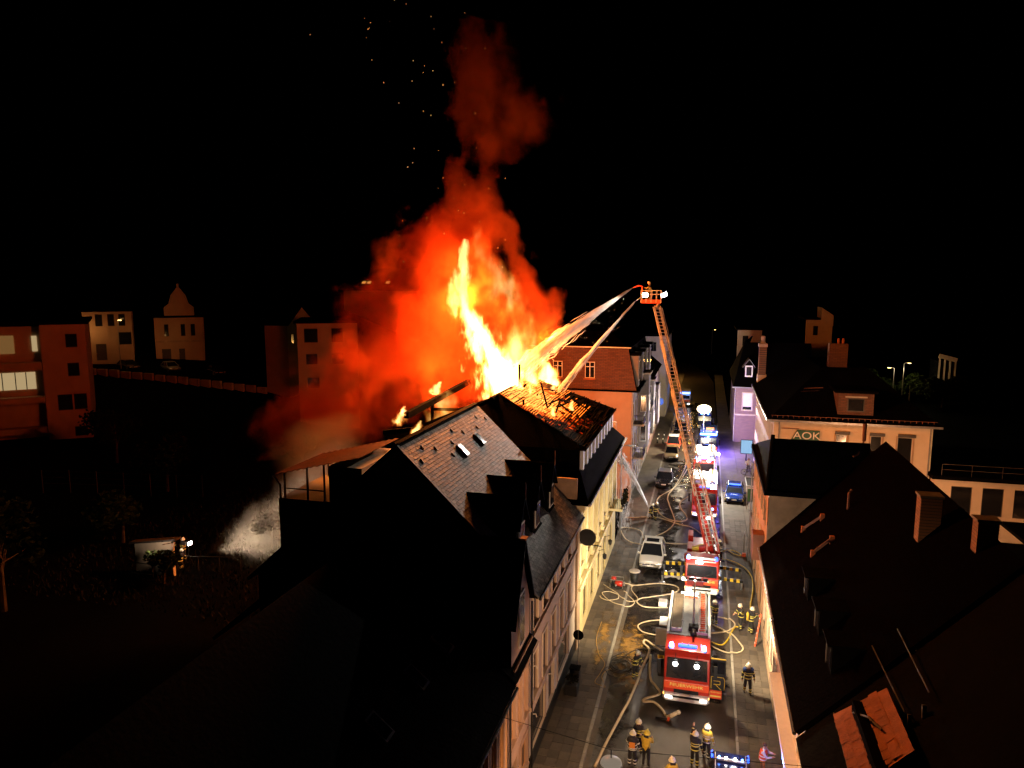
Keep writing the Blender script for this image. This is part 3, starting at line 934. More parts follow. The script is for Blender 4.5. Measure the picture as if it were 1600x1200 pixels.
# balcony at the far end, two wall lanterns
bal = MB().box(XL, XL + 1.1, 57.6, 60.6, 4.3, 4.5).build('balcony', 'yellow_trim', bh)
rail = MB()
for i in range(16):
    y = 57.65 + i * .19
    rail.bar((XL + 1.05, y, 4.5), (XL + 1.05, y, 5.4), .025)
for i in range(6):
    for y in (57.65, 60.55):
        rail.bar((XL + .15 + i * .18, y, 4.5), (XL + .15 + i * .18, y, 5.4), .025)
rail.bar((XL + 1.05, 57.6, 5.4), (XL + 1.05, 60.6, 5.4), .06)
rail.build('railing', 'black_metal', bal)
lv = MB()
for i in range(340):
    y = rr.uniform(57.6, 60.6)
    p = Vector((XL + 1.08 + rr.uniform(-.12, .2), y, 5.35 + rr.gauss(-.25, .3)))
    a = Vector((rr.gauss(0, 1), rr.gauss(0, 1), rr.gauss(0, 1))).normalized() * .09
    bb = a.orthogonal().normalized() * .06
    lv.add([p - a, p + bb, p + a, p - bb], [(0, 1, 2, 3)])
lv.build('balcony_plants', 'leaf_dry', bal)['kind'] = 'stuff'
for y in (51.2, 54.3):
    ar = MB().tube([(XL + .05, y, 3.2), (XL + .5, y, 3.35), (XL + .55, y, 3.1)], .025, 5).build('lantern_arm', 'black_metal', bh)
    MB().lathe([(.06, 0), (.13, .06), (.16, .38), (.05, .46), (.02, .52)], 6, (XL + .55, y, 2.58)).build('lantern', 'black_metal', ar)
# hanging sign bracket on the corner
MB().lathe([(.55, -.03), (.55, .03)], 20, (XL + .62, 42.4, 7.4), axis='Y').build('round_sign', 'black_metal', bh)
MB().bar((XL, 42.4, 7.0), (XL + 1.5, 42.4, 6.9), .05).build('sign_bracket', 'black_metal', bh)

# --- house with the orange lit party wall and brick mansard
h3 = empty('corner_house', (-12, 85, 0), 'tall house with bare party wall lit orange, brick mansard, bays and balconies', 'house')
C0, C1 = 74.5, 96.0
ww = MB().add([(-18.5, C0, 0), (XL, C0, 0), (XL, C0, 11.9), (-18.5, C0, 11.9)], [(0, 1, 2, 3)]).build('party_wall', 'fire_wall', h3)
ops = []
for i in range(7):
    for z in (.9, 4.6, 8.3):
        ops.append((1.0 + i * 2.9, 2.1 + i * 2.9, z, z + 2.1))
facade(h3, (XL, C0), (XL, C1), (1, 0), 0.1, 11.9, ops, 'grey_render', trim='pale_plaster', sill='pale_plaster', frame='white_paint')
# mansard
bm = MB().add([(-18.5, C0 + .1, 12.0), (-6.9, C0 + .1, 12.0), (-7.9, C0 + .9, 16.4), (-18.5, C0 + .9, 16.4)], [(0, 1, 2, 3)])
man = bm.build('mansard_front', 'brick_red', h3)
MB().add([(-6.9, C0 + .1, 12.0), (-6.9, C1, 12.0), (-7.9, C1, 16.4), (-7.9, C0 + .9, 16.4)], [(0, 1, 2, 3)]).build('mansard_side', 'slate_dark', h3)
tp = MB()
slab(tp, [(-18.6, C0 + .7, 16.45), (-7.7, C0 + .7, 16.45), (-10.5, C0 + 6, 17.8), (-18.6, C0 + 6, 17.8)], .12)
slab(tp, [(-7.7, C0 + .7, 16.45), (-7.7, C1, 16.45), (-10.5, C1, 17.8), (-10.5, C0 + 6, 17.8)], .12)
tp.box(-18.6, -10.4, C0 + 5.9, C1, 17.6, 17.8)
tp.build('roof', 'slate_dark', h3)
MB().box(-18.6, -6.6, C0 - .12, C0 + .2, 11.88, 12.06).build('eave_board', 'slate_dark', h3)
MB().box(-6.95, -6.55, C0 + .22, C1, 11.88, 12.06).build('eave_board', 'slate_dark', h3)
MB().box(-18.6, -7.6, C0 + .62, C0 + .72, 16.42, 16.56).build('roof_edge_strip', 'zinc', h3)
for x in (-12.4, -15.9, -17.9):
    o = window(h3, (x, C0 + .18, 13.2), (1, 0), (0, -1), 1.05, 1.75, 'plain', 'white_paint', 'glass')
    MB().box(x - .1, x + 1.15, C0 - .02, C0 + .3, 13.05, 13.19).build('window_sill', 'tile_orange', h3)
# mansard dormers on the street side
for y in (76.6, 81.5, 87.0, 92.0):
    d = MB().box(-8.1, -6.85, y - .8, y + .8, 12.3, 15.6).build('dormer', 'grey_render', h3)
    MB().box(-8.2, -6.6, y - 1.0, y + 1.0, 15.62, 15.85).build('dormer_roof', 'slate_dark', d)
    MB().box(-6.84, -6.78, y - .45, y + .45, 12.9, 15.1).build('dormer_window', 'white_paint', d)
    MB().box(-6.775, -6.76, y - .36, y + .36, 13.0, 15.0).build('pane', 'glass', d)
# bay with windows, balconies
for (y0, y1, z0, z1) in ((82.5, 86.0, 4.2, 12.8), (90.5, 94.5, 4.2, 11.0)):
    bay = MB().prism([(XL, y0, z0), (XL + 1.1, y0 + .5, z0), (XL + 1.1, y1 - .5, z0), (XL, y1, z0)], (0, 0, z1 - z0)).build('bay', 'grey_render', h3)
    for z in (4.9, 8.4):
        for (a, bb2) in (((XL, y0), (XL + 1.1, y0 + .5)),):
            c = Vector(((a[0] + bb2[0]) / 2, (a[1] + bb2[1]) / 2, z))
            nrm = Vector((bb2[1] - a[1], -(bb2[0] - a[0]), 0)).normalized()
            uu = Vector((bb2[0] - a[0], bb2[1] - a[1], 0)).normalized()
            MB().obox(c + Vector((0, 0, 1)) + nrm * .02, uu * .38, nrm * .03, (0, 0, 1.0)).build('bay_window', 'white_paint', bay)
            MB().obox(c + Vector((0, 0, 1)) + nrm * .06, uu * .30, nrm * .012, (0, 0, .9)).build('pane', 'glass', bay)
        MB().box(XL + 1.1, XL + 1.16, y0 + 1, y1 - 1, z, z + 2).build('bay_window', 'white_paint', bay)
    MB().prism([(XL, y0 - .15, z1), (XL + 1.3, y0 + .4, z1), (XL + 1.3, y1 - .4, z1), (XL, y1 + .15, z1)], (0, 0, .18)).build('bay_cap', 'pale_plaster', bay)
for (y, z) in ((77.0, 8.0), (77.0, 4.3), (88.2, 8.0)):
    bb1 = MB().box(XL, XL + 1.15, y, y + 2.6, z - .22, z).build('balcony', 'pale_plaster', h3, bevel=.04)
    rl = MB()
    for i in range(12):
        rl.bar((XL + 1.1, y + .05 + i * .225, z), (XL + 1.1, y + .05 + i * .225, z + .95), .03)
    for i in range(5):
        rl.bar((XL + .15 + i * .22, y + .04, z), (XL + .15 + i * .22, y + .04, z + .95), .03)
    rl.bar((XL + 1.1, y, z + .95), (XL + 1.1, y + 2.6, z + .95), .06)
    rl.bar((XL, y + .04, z + .95), (XL + 1.1, y + .04, z + .95), .06)
    rl.build('railing', 'black_metal', bb1)
pipe(h3, [(XL + .08, C0 + .15, 11.8), (XL + .08, C0 + .15, .3)], .06, 'frame_pale')
# round blue lit sign and lilac neighbour
h4 = empty('lilac_house', (-10, 106, 0), 'lilac grey house with projecting bay beyond the brick mansard', 'house')
ops = [(1.2 + i * 2.8, 2.2 + i * 2.8, z, z + 1.9) for i in range(7) for z in (.9, 4.2, 7.4)]
facade(h4, (XL + .05, 96.1), (XL + .05, 118), (1, 0), 0.1, 10.2, ops, 'brick_paint', frame='white_paint', trim='pale_plaster')
r4 = MB()
slab(r4, [(XL + .5, 96.1, 10.2), (XL + .5, 118, 10.2), (-12, 118, 14.5), (-12, 96.1, 14.5)], .15)
slab(r4, [(-16.5, 96.1, 10.2), (-16.5, 118, 10.2), (-12, 118, 14.5), (-12, 96.1, 14.5)], .15)
r4.build('roof', 'slate_dark', h4)
by = MB().box(XL + .05, XL + 1.25, 99, 102.4, 3.9, 9.4).build('bay', 'grey_render', h4, bevel=.05)
MB().box(XL + .3, XL + 1.0, 98.94, 98.99, 5.4, 8.4).build('bay_window', 'white_paint', by)
MB().box(XL + .38, XL + .92, 98.91, 98.935, 5.5, 8.3).build('pane', 'glass', by)
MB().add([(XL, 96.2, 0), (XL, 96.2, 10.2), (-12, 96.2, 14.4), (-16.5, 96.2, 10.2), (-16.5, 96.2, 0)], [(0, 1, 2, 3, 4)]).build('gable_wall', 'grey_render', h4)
sg = empty('round_shop_sign', (-6.2, 104, 5.2), 'round blue shop sign on a bracket at the lilac house', 'sign')
MB().lathe([(.55, -.08), (.55, .08)], 20, (-6.2, 104, 6.3), axis='Y').build('disc', 'sign_blue', sg)
MB().bar((XL, 104.0, 6.3), (-6.7, 104, 6.3), .06).build('bracket', 'black_metal', sg)

h5 = empty('yellow_house', (-8, 130, 0), 'orange yellow house lit by street lamps at the bend, upper windows dark', 'house')
facade(h5, (-13, 126), (-6.6, 126), (0, -1), 0, 14.2, [(.6, 1.5, 11.6, 13.2), (3.6, 4.6, 11.6, 13.2), (3.6, 4.6, 8, 9.6)], 'cream_render', frame='frame_dark')
facade(h5, (-6.6, 126), (-6.6, 142), (1, 0), 0, 14.2, [(1 + 3 * i, 2 + 3 * i, z, z + 1.6) for i in range(5) for z in (1.2, 4.6, 8, 11.4)], 'cream_render', frame='frame_dark')
MB().box(-13.2, -6.3, 125.7, 142, 14.22, 14.6).build('roof', 'slate_dark', h5)
# ================================================================ RIGHT ROW
XR = 4.3
q1 = empty('townhouse', (10, 38, 0), 'long low townhouse with dark red tiled roof, chimneys and vents at the right', 'house')
E0, E1 = 27.5, 47.9
ex, ez, rx, rz, bx, bz = 3.9, 5.8, 11.0, 13.4, 18.3, 5.6
facade(q1, (XR, 37.3), (XR, E1), (-1, 0), 0.1, 5.8, [(1.0 + 2.1 * i, 2.2 + 2.1 * i, 3.6, 5.0) for i in range(5)] + [(.8, 2.6, .9, 2.8, 'single'), (3.4, 4.5, .13, 2.7, 'door'), (5.4, 7.4, .9, 2.8, 'single'), (8.2, 10.2, .9, 2.8, 'single')], 'pale_plaster', frame='frame_pale', trim='sandstone', sill='sandstone')
facade(q1, (XR, E0), (XR, 37.28), (-1, 0), 0.1, 5.8, [(1.0 + 2.2 * i, 2.1 + 2.2 * i, 3.6, 5.0) for i in range(4)] + [(.8, 4.2, .5, 3.0, 'single'), (5.2, 6.4, .13, 2.8, 'door'), (7.2, 9.3, .6, 2.9, 'single')], 'cream_render', frame='frame_pale', trim='white_paint', name='shop_wall')
MB().box(XR - .08, XR + .05, 37.35, E1, .1, 1.0).build('plinth', 'sandstone', q1)
MB().box(XR - .55, XR, 28, 36.5, 3.1, 3.3).build('shop_canopy', 'white_paint', q1)
rq = MB()
slab(rq, [(ex, E0, ez), (ex, E1, ez), (rx, E1, rz), (rx, E0, rz)], .16)
slab(rq, [(bx, E0, bz), (bx, E1, bz), (rx, E1, rz), (rx, E0, rz)], .16)
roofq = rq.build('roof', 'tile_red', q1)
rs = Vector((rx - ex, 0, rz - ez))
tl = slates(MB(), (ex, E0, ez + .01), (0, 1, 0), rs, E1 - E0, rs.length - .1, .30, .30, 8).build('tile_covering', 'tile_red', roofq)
tl['kind'] = 'stuff'
for y in (E0 + .1, E1 - .1):
    MB().add([(XR, y, 0), (XR, y, 5.7), (rx, y, rz - .2), (bx - .4, y, 5.6), (bx - .4, y, 0)], [(0, 1, 2, 3, 4)]).build('gable_wall', 'grey_render', q1)
gutter(q1, (ex - .05, E0, ez - .06), (ex - .05, 37.2, ez - .06), .08, 'black_metal')
gutter(q1, (ex - .05, 37.4, ez - .06), (ex - .05, E1, ez - .06), .08, 'zinc')
for (a, b_) in (((6.11, 44.85, 8.35), (7.05, 44.3, 9.4)), ((6.12, 40.75, 8.35), (7.0, 40.5, 9.35))):
    o = MB().bar(a, b_, .16, .14).build('snow_guard', 'rust_sheet', q1)
    for e in (a, b_):
        MB().box(e[0] - .12, e[0] + .12, e[1] - .1, e[1] + .1, e[2] - .35, e[2] + .12).build('bracket', 'tile_orange', o)
# tall vent pipe with elbow
MB().tube([(8.15, 42.9, 10.2), (8.15, 42.9, 11.3), (8.3, 42.9, 11.5)], .07, 6).build('vent_pipe', 'rust_sheet', q1)
for (x, y, z0, z1, s) in ((9.8, 34.3, 11.6, 13.75, .42), (10.7, 30.4, 12.4, 14.0, .36)):
    c = MB().box(x - s, x + s, y - s * .8, y + s * .8, z0, z1).build('chimney', 'brick_chimney', q1)
    MB().box(x - s - .06, x + s + .06, y - s * .8 - .06, y + s * .8 + .06, z1, z1 + .1).build('chimney_cap', 'slate', c)
# dormers whose cheeks and flashing catch the fire light
for k, (yd, x0) in enumerate(((36.9, 5.35), (33.2, 5.35), (29.9, 5.35))):
    zs = ez + (x0 - ex) / (rx - ex) * (rz - ez)
    d = MB().box(x0, x0 + 1.5, yd - .55, yd + .55, zs - .3, zs + 1.25).build('dormer', 'slate_dark', q1)
    MB().box(x0 - .2, x0 + 1.9, yd - .7, yd + .7, zs + 1.27, zs + 1.36).build('dormer_roof', 'slate_dark', d)
    MB().bar((x0 - .02, yd + .57, zs - .1), (x0 - .02, yd + .57, zs + 1.25), .05).build('flashing', 'zinc', d)
    MB().box(x0 - .03, x0 - .005, yd - .4, yd + .4, zs + .15, zs + 1.1).build('pane', 'glass', d)
# nearest right house: big dormer with orange tiles
q0 = empty('townhouse', (9, 22, 0), 'near dark house at the bottom right with orange tiled dormer roof', 'house')
s0 = Vector((7.1, 0, 7.6))
rq0 = MB()
slab(rq0, [(3.9, 12, 5.6), (3.9, 27.4, 5.6), (11.0, 27.4, 13.2), (11.0, 12, 13.2)], .16)
slab(rq0, [(18.3, 12, 5.4), (18.3, 27.4, 5.4), (11.0, 27.4, 13.2), (11.0, 12, 13.2)], .16)
rq0.build('roof', 'slate_dark', q0)
facade(q0, (XR, 12), (XR, 27.4), (-1, 0), 0.1, 5.6, [(1 + 2.4 * i, 2.2 + 2.4 * i, 3.4, 5.0) for i in range(6)] + [(1 + 3.5 * i, 3.4 + 3.5 * i, .8, 2.8, 'single') for i in range(4)], 'cream_render', frame='frame_pale')
# dormer: its roof slope faces the far side and the street
dz = 9.35
dm0 = MB().box(5.5, 7.3, 22.2, 26.0, 6.9, 8.3).build('dormer', 'slate_dark', q0)
dq = MB()
slab(dq, [(5.0, 22.4, 7.35), (5.0, 26.5, 7.35), (6.55, 25.9, 9.0), (6.55, 22.4, 9.0)], .1)
dro = dq.build('dormer_roof', 'tile_orange', dm0)
sv = Vector((1.55, 0, 1.65))
tls = slates(MB(), (5.0, 22.5, 7.37), (0, 1, 0), sv, 3.6, sv.length, .42, .38, 9, t=.03).build('tile_covering', 'tile_orange', dro)
tls['kind'] = 'stuff'
MB().tube([(5.5, 25.7, 8.0), (5.75, 24.6, 8.55), (6.0, 23.9, 8.6)], .05, 5).build('cable', 'black_metal', dm0)
for (a, b_) in (((6.7, 29.0, 9.0), (6.75, 24.4, 9.05)), ((7.5, 28.8, 9.9), (7.45, 24.5, 9.8)), ((5.05, 26.7, 7.3), (5.0, 22.4, 7.2))):
    MB().bar(a, b_, .03, .04).build('flashing', 'zinc', q0)
for (x, z) in ((6.85, 9.1), (7.25, 9.5)):
    MB().bar((x, 24.2, z), (x - .05, 23.6, z - 1.6), .12).build('flashing_post', 'steel', q0)

# taller house between: plaster below, black mansard above
q2 = empty('mansard_house', (9, 56, 0), 'house with windowless black slate mansard above dim plaster, near the office block', 'house')
facade(q2, (XR, 48.02), (XR, 62), (-1, 0), 0.1, 9.4, [(1.2 + 2.6 * i, 2.4 + 2.6 * i, z, z + 1.7) for i in range(5) for z in (3.9, 6.9)] + [(1.2, 3.4, .5, 2.8, 'single'), (4.6, 5.8, .13, 2.7, 'door'), (7, 9.5, .5, 2.8, 'single')], 'ochre_plaster', frame='frame_dark', trim='sandstone')
MB().box(XR + .05, 13.6, 48.02, 48.2, 0, 9.4).build('side_wall', 'sandstone', q2)
MB().box(XR - .3, 13.8, 47.7, 62.2, 9.42, 9.7).build('eave', 'slate_dark', q2)
ms = MB().add([(XR - .1, 47.95, 9.71), (10.2, 47.95, 9.71), (10.2, 48.2, 13.15), (XR + .15, 48.2, 13.15), (XR - .1, 62, 9.71), (10.2, 62, 9.71), (10.2, 61.9, 9.9), (XR + .15, 61.9, 9.9)], [(0, 1, 2, 3), (4, 5, 6, 7), (3, 2, 6, 7), (0, 3, 7, 4), (1, 2, 6, 5)])
ms.build('mansard', 'slate_dark', q2)
MB().tube([(XR - .12, 47.9, 9.7), (XR + .1, 48.1, 13.4)], .13, 8).build('corner_roll', 'slate_dark', q2)
MB().tube([(9.9, 48.6, 13.2), (9.9, 48.6, 14.3)], .12, 7).build('flue', 'rust_sheet', q2)
MB().tube([(9.9, 48.6, 13.2), (9.5, 48.1, 12.4), (9.2, 47.95, 12.3)], .06, 6).build('flue_elbow', 'rust_sheet', q2)
bx2 = MB().box(XR - .75, XR - .02, 49.2, 50.3, 4.4, 6.2).build('shop_bay', 'rust_sheet', q2)

# --- office block with the green sign
ao = empty('office_block', (13, 84, 0), 'cream office block with green lettered sign, dark hipped roof and brick dormer', 'building')
O0, O1, OX = 72.0, 97.0, 6.6
facade(ao, (OX, O0), (20.4, O0), (0, -1), 0.1, 10.05, [(5.6, 6.6, 6.2, 9.0), (8.6, 9.6, 6.2, 9.0), (10.9, 12.2, 6.2, 9.0), (1.0, 2.2, 2.0, 4.5), (4, 5.2, 2, 4.5), (7, 8.2, 2, 4.5)], 'cream_render', frame='frame_pale', trim='sandstone', style='single')
ops = [(1.0 + 1.85 * i, 2.2 + 1.85 * i, z, z + 2.2) for i in range(13) for z in (.9, 4.2, 7.3)]
facade(ao, (OX, O0), (OX, O1), (-1, 0), 0.1, 10.05, ops, 'cream_render', frame='frame_dark', trim='pale_plaster', style='single')
for (x) in (12.2, 15.2, 17.6):
    MB().box(x - .1, x + 1.2 + (.2 if x > 17 else 0), O0 - .18, O0 - .055, 9.02, 9.3).build('shutter_box', 'frame_dark', ao)
ha = MB()
E = .6
slab(ha, [(OX - E, O0 - E, 10.2), (20.4 + E, O0 - E, 10.2), (16.0, O0 + 7, 14.6), (11.5, O0 + 7, 14.6)], .15)
slab(ha, [(OX - E, O0 - E, 10.2), (OX - E, O1, 10.2), (11.5, O1 - 6, 14.6), (11.5, O0 + 7, 14.6)], .15)
slab(ha, [(20.4 + E, O0 - E, 10.2), (20.4 + E, O1, 10.2), (16.0, O1 - 6, 14.6), (16.0, O0 + 7, 14.6)], .15)
ha.box(11.5, 16, O0 + 6.9, O1 - 6, 14.4, 14.55)
ha.build('roof', 'slate_dark', ao)
MB().box(OX - E, 20.4 + E, O0 - E - .12, O0 - E, 10.05, 10.25).build('gutter', 'zinc', ao)
MB().box(OX - E - .12, OX - E, O0 - E, O1, 10.05, 10.25).build('gutter', 'zinc', ao)
MB().box(OX - E + .02, 20.4 + E - .02, O0 - E + .02, O0, 10.06, 10.1).build('soffit', 'pale_plaster', ao)
MB().box(OX - E + .02, OX, O0, O1, 10.06, 10.1).build('soffit', 'pale_plaster', ao)
hs = MB()
for i in range(30):
    hs.bar((OX - .2 + i * .48, O0 - E + .25, 10.4), (OX - .2 + i * .48, O0 - E + .25, 10.62), .04)
hs.bar((OX - .3, O0 - E + .25, 10.62), (20.6, O0 - E + .25, 10.62), .035)
hs.build('snow_fence', 'rust_sheet', ao)
dmr = MB().box(12.3, 15.4, O0 + .5, O0 + 5, 10.7, 12.9).build('dormer', 'brick_red', ao)
MB().box(12.0, 15.7, O0 + .3, O0 + 5.2, 12.92, 13.15).build('dormer_roof', 'slate_dark', dmr)
MB().box(13.1, 14.6, O0 + .44, O0 + .49, 11.15, 12.45).build('dormer_window', 'frame_dark', dmr)
MB().box(13.2, 14.5, O0 + .42, O0 + .435, 11.25, 12.35).build('pane', 'glass', dmr)
MB().box(12.9, 14.8, O0 + .38, O0 + .49, 12.5, 12.62).build('shutter_box', 'frame_pale', dmr)
# party wall chimney at the street corner of the roof, far end; brick stack in the middle
cs = MB().box(6.6, 7.5, 96.0, 96.9, 9, 15.2).build('chimney', 'brick_chimney', ao)
MB().box(6.5, 7.6, 95.9, 97.0, 15.22, 15.6).build('chimney_cap', 'pale_plaster', cs)
MB().lathe([(.3, 0), (.35, .2), (.22, .3), (.3, .9), (.2, 1.0)], 8, (7.05, 96.45, 15.6)).build('chimney_pot', 'pale_plaster', cs)
MB().box(6.5, 7.6, 95.9, 97.0, 10.6, 11.6).build('chimney_base', 'pale_plaster', cs)
st = MB().box(12.4, 14.2, 80, 81, 13.5, 17.0).build('chimney', 'brick_red', ao)
for x in (13.3, 13.75):
    MB().lathe([(.12, 0), (.14, .3), (.1, .55)], 8, (x, 80.4, 17.0)).build('chimney_pot', 'tile_orange', st)
for i in range(5):
    MB().bar((8.2 + i * .35, 74.8 + i * .2, 11.6 + i * .3), (10.2 + i * .3, 75.0 + i * .2, 11.7 + i * .3), .05).build('roof_step', 'rust_sheet', ao)
MB().bar((9.6, 74.0, 11.0), (10.6, 75.4, 11.9), .16, .12).build('roof_hatch', 'rust_sheet', ao)
pipe(ao, [(OX + .5, O0 - .08, 10.0), (OX + .5, O0 - .08, .2)], .06)
pipe(ao, [(20.2, O0 - .08, 10.0), (20.2, O0 - .08, .2)], .06)
sgn = empty('office_sign', (9.5, O0 - .15, 8.2), 'dark green sign with three white letters on the cream office wall', 'sign')
MB().prism([(8.15, O0 - .03, 8.15), (10.75, O0 - .03, 8.15), (10.75, O0 - .03, 9.25), (8.75, O0 - .03, 9.25)], (0, -.1, 0)).build('panel', 'sign_green', sgn)
textmesh('AOK', 1.0, 'white_paint', 'lettering', sgn, (.1, -.012, .5), (R(90), 0, 0), .02, sx=1.15)
for zz in (9.35,):
    MB().bar((7.3, O0 - .1, zz), (8.9, O0 - .1, zz), .06).build('lamp_bar', 'rust_sheet', sgn)
# annex with flat roof terrace
an = empty('office_annex', (26, 72, 0), 'low flat roofed annex with terrace railing beside the office block', 'building')
facade(an, (20.5, 70.8), (42, 70.8), (0, -1), 0.1, 5.6, [(1.4 + 2.5 * i, 3.1 + 2.5 * i, 2.4, 5.0, 'single') for i in range(8)], 'cream_render', frame='frame_dark')
facade(an, (20.5, 72), (20.5, 70.8), (-1, 0), 0.1, 5.6, [], 'cream_render')
MB().box(20.2, 42, 70.4, 84, 5.62, 5.95).build('roof', 'slate_dark', an)
ra = MB()
for i in range(9):
    ra.bar((21 + i * 2.4, 70.7, 5.95), (21 + i * 2.4, 70.7, 7.0), .05)
for z in (6.5, 7.0):
    ra.bar((21, 70.7, z), (41, 70.7, z), .045)
ra.build('railing', 'frame_dark', an)
MB().box(28.0, 40, 66.5, 70.7, 0.0, 2.1).build('lower_wing', 'cream_render', an)
lw = empty('rear_house', (30, 58, 0), 'small pale rear building behind the dark tiled roof', 'building')
facade(lw, (24.5, 56), (36, 56), (0, -1), -.1, 3.2, [(.6 + 1.9 * i, 1.9 + 1.9 * i, 1.0, 2.4, 'single') for i in range(6)], 'cream_render', frame='frame_dark')
MB().box(24.2, 36, 55.6, 66, 3.22, 3.5).build('roof', 'slate_dark', lw)

# lamp post added out of sight behind the near roofs to light the office walls
yl_ = empty('added_yard_lamp', (16.0, 58, 0), 'added lamp post, unseen behind the near right roofs, to light the office walls', 'lamp post')
MB().tube([(16.0, 58, 0), (16.0, 58, 5.2)], [.09, .05], 8).build('pole', 'zinc', yl_)
MB().lathe([(.1, .3), (.3, .12), (.32, 0)], 14, (16.0, 58, 5.2)).build('lamp_shade', 'black_metal', yl_)
MB().sphere((16.0, 58, 5.18), (.2, .2, .08), 10, 6).build('bulb', 'sodium_glow', yl_)
lamp('added_yard_light', 'POINT', (16.0, 58, 4.9), (1, .47, .21), 8500, size=.15)
# --- brick house lit by blue lights
pb = empty('brick_house', (9, 112, 0), 'lilac brick house with white shuttered window, lit blue, at the far right kerb', 'house')
facade(pb, (4.4, 108), (15, 108), (0, -1), 0, 8.3, [(1.05, 2.35, 4.9, 7.4, 'single'), (5, 6.3, 4.9, 7.4)], 'brick_lilac', frame='white_paint', trim='pale_plaster', sill='pale_plaster')
MB().box(5.5, 6.7, 108.02, 108.1, 5.4, 7.35).build('roller_shutter', 'white_paint', pb)
facade(pb, (4.4, 108), (4.4, 128), (-1, 0), 0, 8.3, [(1 + 3 * i, 2.2 + 3 * i, z, z + 2) for i in range(6) for z in (1.2, 5)], 'brick_lilac', frame='white_paint')
MB().box(4.38, 15, 107.94, 108.2, 4.1, 4.3).build('string_course', 'pale_plaster', pb)
rp = MB()
slab(rp, [(4.0, 107.6, 8.35), (15, 107.6, 8.35), (15, 113, 14.5), (5.6, 113, 14.5)], .15)
slab(rp, [(4.0, 107.6, 8.35), (4.0, 128, 8.35), (7.5, 128, 14.5), (5.6, 113, 14.5)], .15)
rp.build('roof', 'slate_dark', pb)
MB().box(3.9, 15, 107.45, 107.62, 8.2, 8.36).build('gutter', 'zinc', pb)
dmb = MB().prism([(5.5, 108.6, 9.7), (6.8, 108.6, 9.7), (6.8, 108.6, 11.4), (6.15, 108.6, 12.2), (5.5, 108.6, 11.4)], (0, 2.4, 0)).build('dormer', 'slate_dark', pb)
MB().box(5.62, 6.68, 108.5, 108.58, 9.75, 11.4).build('dormer_window', 'white_paint', dmb)
MB().box(5.8, 6.5, 108.47, 108.49, 9.95, 11.2).build('pane', 'glass', dmb)
dr = MB()
slab(dr, [(5.2, 108.3, 11.1), (6.15, 108.3, 12.4), (6.15, 111, 12.4), (5.2, 111, 11.1)], .08)
slab(dr, [(7.1, 108.3, 11.1), (6.15, 108.3, 12.4), (6.15, 111, 12.4), (7.1, 111, 11.1)], .08)
dr.build('dormer_roof', 'slate', dmb)
pipe(pb, [(4.35, 107.9, 8.2), (4.35, 107.9, .2)], .06, 'frame_pale')

# --- far houses on the right
fh = empty('far_house', (18, 132, 0), 'small distant house with pale gable standing above the roofs', 'house')
facade(fh, (16.2, 130), (20.4, 130), (0, -1), 0, 17.2, [(1.2, 2.0, 14.6, 16.2, 'single')], 'cream_render', frame='frame_dark')
MB().prism([(18.6, 129.9, 15.5), (20.5, 129.9, 16.2), (20.5, 129.9, 18.0), (18.6, 129.9, 19.3)], (0, 5, 0)).build('gable', 'cream_render', fh)
MB().box(16, 20.8, 130.2, 140, 17.2, 17.5).build('roof', 'slate_dark', fh)
fs = empty('far_house', (7.8, 135, 0), 'narrow pale gabled house far up the street behind the brick house', 'house')
facade(fs, (5.4, 135), (9.6, 135), (0, -1), 0, 15.0, [(.9, 1.9, 12.2, 14.0, 'single')], 'cream_render', frame='frame_dark')
MB().box(5.1, 10, 134.7, 145, 15.02, 15.3).build('roof', 'slate_dark', fs)
fw = empty('glass_building', (45, 150, 0), 'distant pale frame of a glazed building beyond the street lamps', 'building')
for i in range(4):
    MB().bar((43.2 + i * .9, 152, 3), (43.2 + i * .9, 152, 9.6 - i * .25), .25).build('column', 'cream_render', fw)
MB().bar((43.0, 152, 9.7), (46.1, 152, 8.9), .4, .8).build('fascia', 'cream_render', fw)
MB().box(43.2, 46, 152.3, 158, 3, 8.6).build('glazing', 'glass', fw)

# ================================================================ LEFT HILLSIDE
def block(name, label, x0, x1, y0, y1, top, roofm, fx, sides, cat='house', wall='cream_render', frame='frame_dark', roofh=None, panes=None):
    gz = min(ground_z(x, y) for x in (x0, x1) for y in (y0, y1)) - .6
    r = empty(name, ((x0 + x1) / 2, (y0 + y1) / 2, gz), label, cat)
    facade(r, (x0, y0), (x1, y0), (0, -1), gz, top, fx, wall, frame=frame, style='single', panes=panes)
    facade(r, (x1, y0), (x1, y1), (1, 0), gz, top, sides, wall, frame=frame, style='single', name='side_wall')
    if roofh:
        m_ = (y0 + y1) / 2
        mb = MB()
        slab(mb, [(x0 - .4, y0 - .4, top), (x1 + .4, y0 - .4, top), (x1 + .4, m_, top + roofh), (x0 - .4, m_, top + roofh)], .15)
        slab(mb, [(x0 - .4, y1 + .4, top), (x1 + .4, y1 + .4, top), (x1 + .4, m_, top + roofh), (x0 - .4, m_, top + roofh)], .15)
        mb.build('roof', roofm, r)
        MB().add([(x1, y0, top), (x1, y1, top), (x1, m_, top + roofh - .2)], [(0, 1, 2)]).build('gable', wall, r)
    else:
        MB().box(x0 - .5, x1 + .5, y0 - .5, y1 + .5, top + .01, top + .35).build('roof', roofm, r)
    return r
def turn(root, deg, pivot, sx=1.0):
    """turn a finished house about a point of its front"""
    a = R(deg)
    p = Vector((pivot[0], pivot[1], 0))
    c = Vector((root.location.x, root.location.y, 0))
    d = c - p
    root.rotation_euler = (0, 0, a)
    root.scale = (sx, 1, 1)
    # keep the pivot where it was
    q = Matrix.Rotation(a, 3, 'Z') @ Vector(((p - c).x * sx, (p - c).y, 0))
    n = p - q
    root.location = (n.x, n.y, root.location.z)
